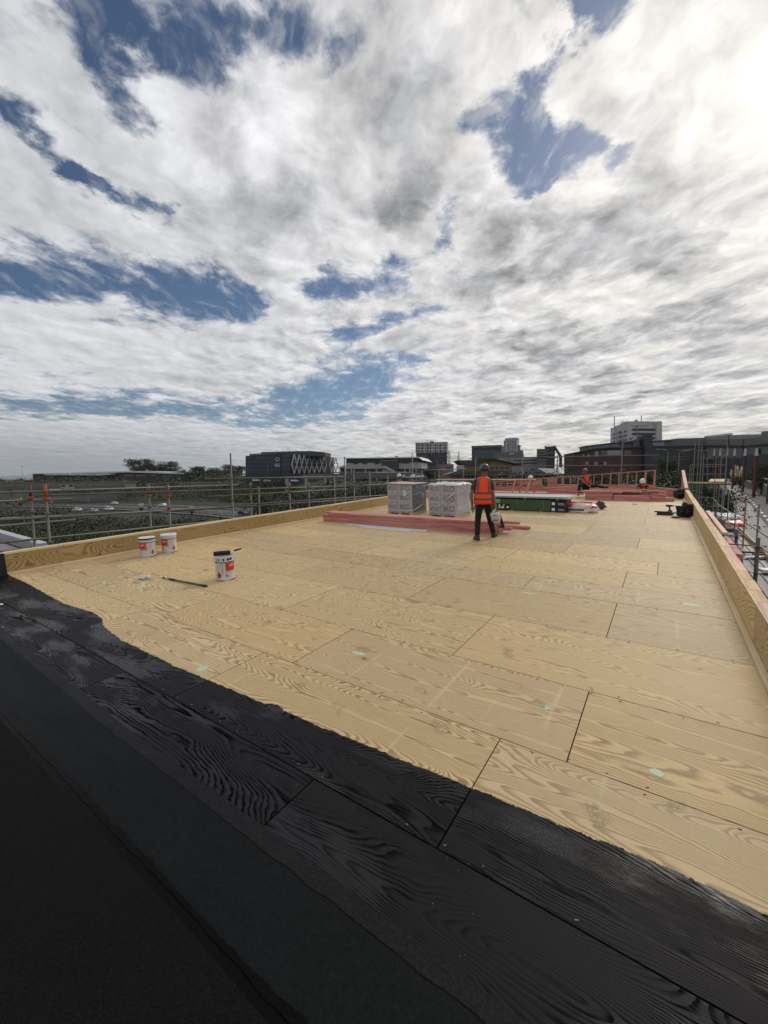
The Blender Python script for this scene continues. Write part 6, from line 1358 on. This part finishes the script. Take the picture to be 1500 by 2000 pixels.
sign(119, 946.5, 144, 957, 205, M['sgreen'], 'green road sign over the motorway with white lettering', [(.03, .97, .95, .99), (.03, .97, .01, .05), (.01, .03, 0, 1), (.97, .99, 0, 1), (.38, .46, .62, .85), (.52, .56, .62, .82), (.6, .64, .62, .82), (.12, .3, .3, .45), (.32, .52, .28, .45), (.54, .74, .3, .45), (.8, .92, .28, .48)])
sign(96, 955, 119, 959, 205, M['white'], 'long white road sign left of the green one', [(.08 + k * .1, .14 + k * .1, .25, .75) for k in range(9) if k != 4])
sign(152, 960, 172, 963.5, 225, M['sgreen'], 'small green sign under the overpass', [])
def lamp(px, yt, D_, base, label, side=1):
    t = AT(px, yt, D_); root = empty('street_lamp', Matrix.Translation((t.x, t.y, base)) @ Matrix.Rotation(YAW, 4, 'Z'), label, 'street lamp', 'street lamps'); h = t.z - base; m_ = MB(); m_.tube([(0, 0, 0), (0, 0, h * .6), (0, 0, h - .5)], [.13, .10, .07], 8); m_.build('pole', M['galv'], root, True)
    m_ = MB(); m_.tube([(0, 0, h - .5), (side * .3, 0, h - .1), (side * 1.8, 0, h + .1)], .05, 6); m_.build('arm', M['galv'], root, True); m_ = MB(); m_.box((side * 2.1, 0, h + .08), (.8, .25, .14)); bevel(m_.build('lamp_head', M['lgre'], root), .04)
for px, yt, D_, base, lb, sd in [(42, 910, 210, -12, 'tall street lamp near the left photo edge', 1), (306, 905, 270, -6, 'street lamp before the right end of the warehouse', -1), (433, 908, 280, -3, 'street lamp left of the tall scaffold post', 1), (343, 942, 230, -12, 'thin street lamp rising from the bank by the white car', -1), (389, 945, 228, -12, 'street lamp with a long arm on the motorway edge', 1), (1305, 878, 86, -4, 'street lamp in front of the grey shopping centre', -1), (1327, 881, 92, -4, 'second street lamp right of the one before the shopping centre', 1), (522, 906, 262, -2, 'street lamp before the emblem of the lattice building', -1), (483, 908, 262, -2, 'street lamp at the left corner of the lattice building', 1)]: lamp(px, yt, D_, base, lb, sd)
# --- dark building with white diamond lattice
b = Bld('office_building', 'dark glass office block with a white diamond lattice on one face', 479.5, 272, 566, 268)
b.poly('wall', [(479.5, 890.5), (545, 885), (566, 885.5), (566, 945), (479.5, 945)], M['navy'], 0, 30)
for k, (y0, y1) in enumerate(((893, 896.5), (901, 904.5), (909, 912), (917, 920.5))):
    for i in range(11):
        if (i * 7 + k * 3) % 9 == 5: continue
        x0 = 482 + i * 4.9; sl_ = (5.2 - k * 1.0) * (i / 11.0) * .35; b.rect('window', x0, y0 - sl_, x0 + 4.2, y1 - sl_, M['glassb'], .08, .1)
b.poly('sign_tower', [(534, 886), (549, 884.8), (549, 930), (534, 930)], M['navy'], .6, .2)
def ring_mark(bb, cx_, cy_, r0, r1, a0, a1, mt, off):
    pts = [(cx_ + r1 * math.cos(a), cy_ + r1 * math.sin(a)) for a in [a0 + (a1 - a0) * k / 10 for k in range(11)]] + [(cx_ + r0 * math.cos(a), cy_ + r0 * math.sin(a)) for a in [a1 - (a1 - a0) * k / 10 for k in range(11)]]
    bb.poly('emblem_stroke', pts, mt, off, -off + .05)
ring_mark(b, 542.6, 897.5, 2.0, 2.9, .1, math.pi - .1, M['wht'], .8); ring_mark(b, 542.6, 897.0, 3.3, 4.2, .35, math.pi - .35, M['wht'], .8)
for x0, y0, x1, y1 in ((539.0, 896.5, 540.5, 893.5), (546.2, 896.5, 544.7, 893.5), (541.6, 896.2, 541.2, 893.2), (543.6, 896.2, 544.0, 893.2), (538.8, 898.5, 538.9, 895.5), (546.4, 898.5, 546.3, 895.5)): b.line('emblem_stroke', x0, y0, x1, y1, .3, M['wht'], .75)
for y0, y1, n in ((905.5, 907.6, 6), (908.6, 910.0, 8), (910.6, 911.8, 8)):
    for k in range(n): w_ = 10.2 / n; b.rect('sign_letter', 537.6 + k * w_, y0, 537.6 + (k + .74) * w_, y1, M['wht'], .8, -.6)
for k in range(4):
    for j in range(4): b.rect('window', 551.5 + k * 3.5, 888 + j * 8.2, 554.3 + k * 3.5, 893.5 + j * 8.2, M['glassb'], .06, .1)
b.poly('roof_plant', [(500, 881.6), (560, 880), (600, 879.2), (628, 882), (628, 890), (500, 889)], M['roofd'], -8, 24, off=8)
for k in range(9): b.rect('roof_unit', 486 + k * 7, 886.3 - k * .35, 490.5 + k * 7, 890 - k * .35, M['mgrey'], -1, 3)
for px in (531, 543, 556, 570, 583): b.line('aerial', px, 876.5, px, 881, .15, M['mgrey'], -8)
c = Bld('', '', 566, 268, 658, 318, base=b.z0, parent=b.root)
c.poly('lattice_wall', [(566, 885.5), (634, 890.5), (634, 945), (566, 945)], M['navy'], 0, 26); c.poly('end_block', [(634, 891.5), (656.5, 893.5), (656.5, 945), (634, 945)], M['dgrey'], -2, 24)
def lat(x): return 887.2 + (x - 570) * .078, 925.5 - (x - 570) * .045
for x0, n, st in ((572.5, 7, 9.75), (645.8, 2, 8.2)):
    for i in range(n):
        xt = x0 + i * st; 
        for s_ in (-1, 1):
            xm = xt + s_ * st / 2; yt, yb = lat(xt); ym0, ym1 = lat(xm); ym = ym0 + (ym1 - ym0) * .54
            c.line('lattice_strut', xt, yt, xm, ym, .55, M['wht'], .9); c.line('lattice_strut', xm, ym, xt, yb, .55, M['wht'], .9)
    for f in (.22, .42, .66):
        xa, xb = x0 - st * .35, x0 + (n - .65) * st; ya = lat(xa); yb = lat(xb); c.line('lattice_rail', xa, ya[0] + (ya[1] - ya[0]) * f, xb, yb[0] + (yb[1] - yb[0]) * f, .4, M['lgre'], .5)
for j in range(4):
    for i in range(9): x = 568.5 + i * 7.2; y = 889.5 + i * .55 + j * 8.3; c.rect('window', x, y, x + 6.2, y + 5.2, M['glassb'] if (i + j) % 3 else M['navy'], .06, .1)
# --- depot: white panels, green glass, external stair
b = Bld('depot_building', 'white-panelled depot with green glass bands and an outside stair', 675, 215, 817, 205)
b.rect('wall', 676, 896, 817, 922, M['dgrey'], 0, 26, base=True); b.poly('roof', [(673.5, 894.6), (820, 892.6), (828, 899.3), (826.5, 900.2), (819, 894.6), (673.5, 896.2)], M['roofw'], 2.5, 28)
b.grid(676, 896.5, 748, 905.8, 18, 1, M['glassg'], .06, .04, .12); b.grid(779, 896, 817, 905, 9, 1, M['glassg'], .06, .04, .12)
for x0, x1, y0 in ((676, 690, 904.8), (690, 699.5, 907), (699.5, 708.5, 904.6), (708.5, 718, 906.8), (718, 732, 904.2), (732, 741, 906.8), (741, 747.5, 904.2), (779, 785, 903.8), (785, 800, 905.6), (800, 815, 903.4)): b.rect('white_panel', x0, y0, x1 - .1, 915.5, M['offw'], .35, .1)
b.rect('white_panel', 815.2, 903.2, 823, 915, M['wht'], .3, 20)
b.rect('stair_tower', 747.8, 900, 778.6, 922, M['glassg'], 1.8, 2, base=True)
for k in range(7): b.rect('glazing_bar', 748, 901.5 + k * 2.8, 778.4, 901.9 + k * 2.8, M['mgrey'], 1.95, -1.78)
b.rect('tower_cap', 747, 899.2, 779, 900.6, M['lgre'], 2.2, 2.5)
b.line('stair_stringer', 750, 912.2, 755, 912.2, .9, M['wht'], 2.6); b.line('stair_stringer', 755, 912.2, 773, 921.5, .9, M['wht'], 2.6)
b.poly('stair_side', [(749, 912.8), (755, 912.8), (772, 921.8), (749, 921.8)], M['lgre'], 2.4, -2.0)
for x in (686, 713, 735, 790, 800, 812): b.rect('column', x, 915.5, x + 1.6, 922, M['wht'], .3, .3, base=True)
for x0, x1 in ((688, 700), (701, 712), (716, 730), (792, 799), (802, 811)): b.rect('opening', x0, 916.2, x1, 921, M['glassd'], .1, .1)
b.poly('roof_vent', [(767, 893.8), (767.5, 891.3), (769.5, 890), (772.5, 890.2), (775, 893.6)], M['roofd'], -4, 8)
# low annexes right of it
b = Bld('annex_building', 'low dark-roofed annex between the depot and the tan house', 822, 240, 857, 240)
b.rect('wall', 823, 904.5, 857, 925, M['lgre'], 0, 14, base=True); b.poly('roof', [(818, 901.5), (848, 900.8), (857, 904.6), (857, 909), (822, 910)], M['roofd'], 1, 15); b.grid(838, 913, 856, 924, 3, 1, M['glassg'], .2, .2, .1); b.rect('door', 846.5, 906, 850, 912, M['skyw'], .3, .1)
b = Bld('annex_building', 'plain taupe block with one dark window under the star pines', 856, 220, 886, 220)
b.rect('wall', 856, 906.5, 886, 930, wallmat('taupe_render', (.24, .19, .17)), 0, 12, base=True); b.rect('window', 871.5, 913, 883, 915.8, M['glassd'], .1, .1); b.rect('downpipe', 859, 910, 860, 925, M['dgrey'], .2, .0)
# --- apartment block
b = Bld('apartment_block', 'apartment block with white upper storeys and patchwork grey lower storeys', 811.5, 330, 873.5, 325)
b.rect('upper_wall', 811.5, 865.5, 873.5, 885, M['wht'], 0, 18); b.rect('roof_edge', 811.2, 864.8, 873.8, 866.2, M['mgrey'], .3, 18.3); b.rect('roof_plant', 839.5, 861.3, 845.8, 865.5, M['mgrey'], -3, 9)
for j, (y0, y1) in enumerate(((868, 871.6), (873.6, 877.2), (879.4, 883.6))):
    for i, (xa, xb) in enumerate([(190, 225), (240, 262), (285, 310), (340, 405), (450, 475), (495, 560), (590, 640), (675, 692), (735, 785), (805, 828), (870, 930), (975, 1000), (1025, 1070)]):
        dx_ = random.Random(i * 5 + j).uniform(-.4, .4); fr = b.rect('window', 800 + xa / 15 + dx_, y0, 800 + xb / 15 + dx_, y1, M['glassd'], -.3, .5)
        fr.location.y -= .32
        b.rect('pane', 800 + xa / 15 + dx_ + .15, y0 + .2, 800 + (xa + xb) / 30 + dx_, y1 - .2, M['glassb'], .06, -.03, parent=fr).matrix_local = Matrix.Identity(4)
b.rect('lower_wall', 812.5, 885.2, 872, 910, M['dgrey'], -.6, 17, base=True)
rr_ = random.Random(3)
for i in range(17):
    for j in range(6):
        if rr_.random() < .62: x = 813.5 + i * 3.45 + rr_.uniform(0, 1); y = 886.6 + j * 3.3; b.rect('clad_panel', x, y, x + rr_.uniform(1.6, 3.0), y + rr_.uniform(1.6, 2.9), rr_.choice([M['mgrey'], M['lgre'], M['navy'], M['mgrey'], M['roofd']]), -.45, .7)
# --- glazed office, tower and podium
b = Bld('glass_office', 'boxy grey office with a wide blue-green window wall', 921, 300, 979.5, 292)
b.rect('wall', 921.5, 872.5, 979.5, 900, M['dgrey'], 0, 20, base=True); b.rect('parapet', 921, 871, 980, 875, M['mgrey'], .5, 20.5); b.grid(926, 879.5, 976, 893, 9, 2, simple('teal_glass', (.045, .075, .09), .15, 0, .2, .2), .06, .06, .15); b.rect('window_band', 928, 875.5, 974, 879, M['navy'], .1, .1)
b = Bld('tower_block', 'slim pale tower block rising behind a grey podium', 987, 405, 1010, 400)
b.rect('wall', 987.5, 857.5, 1009.6, 890, M['tow'], 0, 14, base=True); b.poly('side_wall', [(983.5, 861.5), (987.3, 857.5), (987.3, 890), (983.5, 890)], M['lgre'], -1, 10); b.rect('cornice', 986.8, 856.3, 1010, 858.5, M['lgre'], .4, 14.4); b.grid(989.5, 860, 1008.5, 884, 4, 6, M['glassd'], .35, .4, .1)
b.rect('stair_turret', 1010, 870.5, 1015, 890, M['lgre'], -3, 6); b.rect('turret_cap', 1009.8, 869.5, 1015.6, 871, M['dgrey'], -2.5, 7); b.rect('lower_wing', 1014, 879, 1019, 892, M['mgrey'], -2, 8)
b = Bld('podium_building', 'plain grey podium with one pale sign at the foot of the tower block', 974.5, 280, 1023.5, 280)
b.poly('wall', [(976, 883.2), (1022.5, 883.5), (1024, 899), (974.5, 899)], M['mgrey'], 0, 16); b.rect('sign_board', 995, 884.8, 1003.5, 887.5, M['wht'], .3, .1)
b = Bld('carpark_building', 'low white banded building with dark openings behind the tan house', 975, 250, 1062, 245)
b.rect('wall', 975, 894.5, 1049, 912, M['lgre'], 0, 14, base=True)
for y in (898.6, 904.2): b.rect('opening', 1003, y, 1049, y + 1.8, M['glassd'], .15, .1)
b.rect('letter', 992.6, 896.8, 993.2, 899.8, M['black'], .3, .0); b.line('letter', 992.8, 896.9, 991.7, 898.8, .25, M['black'], .3); b.line('letter', 991.7, 898.9, 993.9, 898.9, .25, M['black'], .3); b.rect('letter', 995.3, 896.8, 995.9, 900, M['black'], .3, 0); b.rect('letter', 995.3, 899.4, 997, 900, M['black'], .32, 0)
# --- tan house with sloping dark roofs
b = Bld('tan_house', 'tan gabled building with four small windows and dark sloping roofs', 898, 150, 1008, 150)
b.poly('wall', [(933, 899.5), (962, 896.5), (1000, 906.5), (1000, 925), (905, 925), (905, 909), (933, 909)], M['tan'], 0, 14)
b.poly('roof', [(930, 899.2), (962, 895.9), (1022, 908.2), (1022, 909.6), (962, 897.4), (930, 900.6)], M['roofd'], 1.2, 15)
b.poly('dark_wing', [(893.5, 899.2), (935, 898.6), (935, 908.5), (905, 908.2), (899, 904)], M['roofd'], 1.0, 10); b.rect('white_gable', 898, 908.5, 906, 914, M['wht'], .6, 3)
for x in (959.2, 968.8, 978.5, 988): b.rect('window', x, 912.8, x + 3.6, 915.6, M['glassd'], .12, .1)
b.rect('corner_trim', 955, 897.5, 956, 920, M['brick'], .15, 0)
b = Bld('tan_house', 'pale low house with a long dark hip roof below the tan gable', 872, 110, 1002, 110)
b.poly('roof', [(872, 927), (890, 920.5), (985, 920), (1000, 927.5)], M['roofd'], 2.0, 8); b.rect('wall', 878, 927, 996, 940, wallmat('cream_wall', (.30, .28, .22)), 0, 8, base=True); b.grid(905, 928.2, 992, 932.5, 12, 1, M['glassd'], .5, .1, .12)
b = Bld('tan_house', 'low house with a slate grey hip roof in front of the grey ruin-like block', 1030, 105, 1090, 100)
b.poly('roof', [(1031, 925), (1046, 914), (1056, 914.5), (1074, 924.5), (1090, 925.5), (1090, 926.5)], M['mgrey'], 2.0, 9); b.rect('wall', 1034, 926, 1088, 938, M['lgre'], 0, 9, base=True); b.grid(1036, 928.5, 1078, 933, 7, 1, M['glassd'], .4, .1, .12)
# --- grey block with a sloping end stair
b = Bld('grey_block', 'grey multi-storey block with a steep sloping right end', 1048.5, 240, 1098, 235)
b.rect('wall', 1048.5, 877, 1068, 912, M['mgrey'], 0, 14, base=True); b.rect('upper_wall', 1064, 872, 1084.5, 912, M['dgrey'], -.5, 13, base=True); b.poly('sloping_stair', [(1082, 871.5), (1085, 871.5), (1098, 891), (1098, 912), (1093, 912), (1093, 890)], M['roofd'], .5, 12)
for y in (878, 883.5, 889, 894.5): b.rect('balcony', 1050, y + 3.2, 1068, y + 4.6, M['lgre'], .8, 0); b.rect('opening', 1051, y, 1067, y + 3, wallmat('room_shade_colour', (.10, .095, .07)), .12, .1)  # solid panels behind the balconies, the rooms' shade put into their colour
for x in (1074, 1080): b.rect('window', x, 876, x + 1.6, 882, M['glassd'], .0, -.3)
for y in (884.5, 893): b.rect('ledge', 1067, y, 1090, y + 1.5, M['lgre'], .6, 0)
b.rect('roof_unit', 1063.5, 871, 1066, 873, M['dgrey'], 0, 4); b.rect('roof_unit', 1082.5, 869.8, 1084, 872, M['dgrey'], 0, 3)
# --- brick building with a glazed top storey
b = Bld('brick_building', 'long brown brick building with a glazed strip storey and dark stair tower', 1121, 150, 1255, 146)
b.poly('wall', [(1121, 884.8), (1150, 879), (1165, 875.8), (1255, 873.4), (1255, 930), (1121, 930)], M['brick'], 0, 14)
b.poly('roof_edge', [(1119, 884.2), (1165, 874.8), (1255, 872), (1255, 873.8), (1165, 876.4), (1121, 885.6)], M['roofd'], .6, 14.5)
b.poly('top_storey', [(1151, 870.5), (1195, 865.2), (1255, 862), (1255, 873), (1165, 875.6), (1151, 877.5)], M['mgrey'], -2, 12)
b.poly('top_roof', [(1148.5, 869.8), (1195, 864.2), (1255, 861), (1255, 862.4), (1195, 865.8), (1149, 871)], M['roofd'], -1, 13)
for k in range(16):
    x = 1153 + k * 4.4
    if 1212 < x < 1218: continue
    y = 870.6 - k * .42; b.rect('window', x, y, x + 3.2, y + 5.6, M['skyw'], -1.9, 2.2)
b.rect('window', 1162, 881.5, 1168.5, 891.5, M['skyw'], .12, .1)
for x0, x1 in ((1174, 1186), (1186.3, 1200), (1200.3, 1214), (1219, 1233)): b.rect('window', x0, 880, x1, 888.5, M['mgrey'] if x0 < 1180 or x0 > 1205 else M['skyw'], .12, .1)
for x0, x1 in ((1137.5, 1141), (1147.5, 1151)): b.rect('window', x0, 887.5, x1, 893, M['lgre'], .12, .1)
for k in range(5): b.rect('window', 1143 + k * 9, 902, 1149 + k * 9, 908, M['glassd'] if k % 2 else M['lgre'], .12, .1)
b.poly('stair_tower', [(1253.5, 852), (1269, 851.6), (1269, 930), (1253.5, 930)], M['navy'], 2, 10); b.rect('tower_cap', 1253, 851, 1269.6, 852.6, M['dgrey'], 2.3, 10.3)
b.rect('plant_box', 1240, 859, 1253, 873, M['mgrey'], -1, 8); b.poly('plant_hood', [(1240, 859), (1243.5, 855), (1248, 852.6), (1248, 859)], M['lgre'], -1, 4)
# --- white office tower with rounded slot windows
b = Bld('office_tower', 'white concrete office tower with long round-ended slot windows and stepped top', 1230, 258, 1289, 255)
b.poly('front_wall', [(1229, 823.5), (1269, 822.5), (1269, 829), (1276, 829), (1276, 832), (1281, 832), (1281, 870), (1229, 870)], M['tow'], 0, 26); b.poly('right_fin', [(1280.5, 823.4), (1289.3, 822.8), (1288.2, 870), (1280.5, 870)], M['tow'], 1.2, 26)
def slot(bb, x0, x1, y, r):
    pts = [(x1 - r + r * math.sin(a), y - r * math.cos(a)) for a in [math.pi * k / 8 for k in range(9)]] + [(x0 + r - r * math.sin(a), y + r * math.cos(a)) for a in [math.pi * k / 8 for k in range(9)]]; bb.poly('slot_window', pts, M['glassd'], .15, .1)
for y in (839.2, 847.6, 856.2): slot(b, 1234, 1279.5, y, 2.3)
b.rect('slot_window', 1234, 832, 1267, 833.2, M['mgrey'], .1, .1); b.line('mullion', 1243.6, 830, 1243.6, 858, .35, M['lgre'], .25)
c = Bld('', '', 1194.5, 280, 1230, 258, base=b.z0, parent=b.root)
c.poly('side_wall', [(1211, 827.5), (1222, 824), (1230, 823.5), (1230, 870), (1204, 870), (1204, 833), (1211, 832)], M['tow'], 0, 20); c.poly('side_fin', [(1195, 835.5), (1202.3, 835), (1202.3, 842), (1205, 842), (1205, 870), (1194, 870)], M['tow'], .8, 14); c.poly('top_box', [(1220, 823.8), (1230, 823), (1230, 826), (1220, 827)], M['tow'], .2, 10)
for x0, x1, ys in ((1199.8, 1204, (847, 855, 862.5)), (1209, 1214.5, (843.5, 852, 860.5)), (1220.5, 1226.5, (841.3, 849.8, 858.2))):
    for y in ys: c.poly('window', [(x0, y), (x1, y - 1.4), (x1, y + 2.0), (x0, y + 3.2)], M['glassd'], 1.0, -.5)
for x, y0, y1 in ((1207, 810, 833), (1224, 819, 824), (1228, 821, 824), (1233, 819, 823), (1261, 808.5, 823)): b.line('aerial', x, y0, x, y1, .35, M['mgrey'], -6)
m_ = MB(); u_, z_ = b.uz(1250.5, 820.5); m_.lathe([(0, -1.1), (.8, -.7), (1.1, 0), (.8, .7), (0, 1.1)], 12, (u_, 6, z_)); b.put(m_, 'radar_dome', M['mgrey']); b.line('aerial', 1250.5, 820, 1250.5, 823, .3, M['mgrey'], -6)
# --- grey shopping centre
b = Bld('shopping_centre', 'large grey shopping centre with stepped parapets filling the right skyline', 1262, 200, 1380, 190)
b.poly('wall', [(1262, 862), (1312, 860.5), (1380, 858), (1380, 960), (1262, 960)], M['dgrey'], 0, 30); b.poly('parapet_band', [(1308, 858.5), (1322, 856.5), (1380, 855), (1380, 870.2), (1262, 872), (1262, 862)], M['mgrey'], .6, 10)
b.poly('gap_shade_strip', [(1262, 872.2), (1380, 870.4), (1380, 873.5), (1262, 875)], M['black'], .3, .2); b.grid(1276, 862.5, 1297, 871, 6, 1, M['skyw'], .12, .1, .75); b.poly('flat_roof', [(1272, 861.2), (1312, 860.2), (1312, 861.6), (1272, 862.4)], M['roofd'], 1.5, 12)  # black strip below the parapet band is shadow put in as colour
for y in (876.5, 893, 898): b.rect('cladding_joint', 1264, y, 1380, y + .7, M['mgrey'], .12, .1)
b.grid(1275, 891, 1320, 900, 14, 2, M['mgrey'], .5, .5, .12, name='louvre')
c = Bld('', '', 1358, 190, 1453, 165, base=b.z0, parent=b.root)
c.poly('upper_drum', [(1359, 852.5), (1368, 850.8), (1467, 848.5), (1467, 860), (1359, 860)], M['lgre'], -4, 20); c.rect('drum_window', 1366, 851.6, 1412, 854.6, M['tow'], -3.9, 4.2)
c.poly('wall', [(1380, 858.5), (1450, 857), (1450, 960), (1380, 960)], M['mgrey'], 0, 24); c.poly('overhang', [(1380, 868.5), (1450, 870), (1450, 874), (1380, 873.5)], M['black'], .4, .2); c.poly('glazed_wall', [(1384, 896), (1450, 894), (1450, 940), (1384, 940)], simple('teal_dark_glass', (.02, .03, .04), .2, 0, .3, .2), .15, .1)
for k in range(7): c.rect('mullion', 1388 + k * 9, 894.5, 1388.6 + k * 9, 940, M['dgrey'], .3, 0)
e = Bld('', '', 1450, 166, 1540, 140, base=b.z0, parent=b.root)
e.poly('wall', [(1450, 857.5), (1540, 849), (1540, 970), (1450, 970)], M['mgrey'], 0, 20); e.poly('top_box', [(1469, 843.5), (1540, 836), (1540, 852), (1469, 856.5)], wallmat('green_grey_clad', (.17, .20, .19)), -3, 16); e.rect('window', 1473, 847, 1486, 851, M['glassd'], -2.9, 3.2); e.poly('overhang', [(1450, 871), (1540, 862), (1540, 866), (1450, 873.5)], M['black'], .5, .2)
e.rect('window', 1478, 877, 1487, 888, M['glassd'], .15, .1); e.poly('lower_wall', [(1450, 888), (1540, 886), (1540, 970), (1450, 970)], M['dgrey'], .4, .2)
# --- red steel columns with white-wrapped tops beside the ramp
for k, (px, yb) in enumerate(((1391, 948), (1402, 950), (1416, 952), (1430, 956), (1450, 962), (1471.5, 971), (1500, 983))):
    p = GZ(px, yb, RZ); top = None; D_ = (p - CAMP).dot(cf); tz = AT(px, 876.5, D_).z; mz = AT(px, 890.5, D_).z
    root = empty('steel_column', Matrix.Translation(p) @ Matrix.Rotation(YAW, 4, 'Z'), ['thin red column farthest along the ramp', 'red column second farthest along the ramp', 'red column third farthest, behind the scaffold tower', 'red column left of the pampas clump', 'red column in front of the pampas clump', 'red column right of the pampas clump, white top', 'red column at the right photo edge'][k], 'column', 'red steel columns beside the ramp')
    h_ = mz - p.z; m_ = MB(); w_ = .30
    for x in (-w_ / 2, w_ / 2): m_.b2(x - .02, x + .02, -w_ / 2, w_ / 2, 0, h_)
    m_.b2(-w_ / 2 + .02, w_ / 2 - .02, -.015, .015, 0, h_); m_.build('column_shaft', M['rustred'], root); m_ = MB(); m_.prism([(-w_ * .62, -w_ * .62), (w_ * .62, -w_ * .62), (w_ * .62, w_ * .62), (-w_ * .62, w_ * .62)], h_, tz - p.z); m_.V = [(x * (.62 if z > h_ + .1 else 1), y * (.62 if z > h_ + .1 else 1), z) for x, y, z in m_.V]; m_.build('column_cap', M['wht'], root)
    m_ = MB(); m_.b2(-.35, .35, -.35, .35, 0, .05); m_.build('base_plate', M['rustred'], root)
# --- neighbouring roof below the left scaffold
NZ = -1.3
A_, B_ = RF(86, 1067, NZ), RF(0, 1042, NZ); dv = (B_ - A_); far = B_ + dv * 2.5; nr = empty('neighbour_roof', ROOF, 'dark flat neighbouring roof with a pale metal edge below the left scaffold', 'roof')
sd = Vector((-dv.y, dv.x, 0)).normalized(); sd = -sd if sd.y > 0 else sd
m_ = MB(); e_ = sd * 9; m_.add([A_, far, far + e_, A_ + e_, A_ + Vector((0, 0, -.3)), far + Vector((0, 0, -.3)), far + e_ + Vector((0, 0, -.3)), A_ + e_ + Vector((0, 0, -.3))], [(0, 1, 2, 3), (7, 6, 5, 4), (0, 4, 5, 1), (3, 2, 6, 7), (0, 3, 7, 4), (1, 5, 6, 2)]); m_.build('roof_surface', M['lgrey'], nr)
m_ = MB(); m_.bar(A_ + Vector((0, 0, .06)), far + Vector((0, 0, .06)), .34, .16); m_.build('metal_edge', simple('pale_flashing', (.42, .44, .48), .4, .2), nr)
m_ = MB(); m_.bar(A_ + sd * .55 + Vector((0, 0, .03)), far + sd * .55 + Vector((0, 0, .03)), .3, .05); m_.build('gutter_strip', M['black'], nr)

# ================================================================== the air
hz = MB(); hz.b2(-14800, 14800, -14800, 14800, -14.5, 215); ho = hz.build('haze', None)
hm = bpy.data.materials.new('haze_air'); hm.use_nodes = True; ht = NT(hm.node_tree); ht.n.clear()
hv = ht.new('ShaderNodeVolumePrincipled'); hv.inputs['Color'].default_value = (.86, .92, 1.0, 1); hv.inputs['Density'].default_value = 5e-5; hv.inputs['Anisotropy'].default_value = .3
hu = ht.new('ShaderNodeOutputMaterial'); ht.l.new(hv.outputs[0], hu.inputs['Volume']); ho.data.materials.clear(); ho.data.materials.append(hm); tag(ho, 'thin pale haze of the air over the town', 'haze', None, 'stuff')
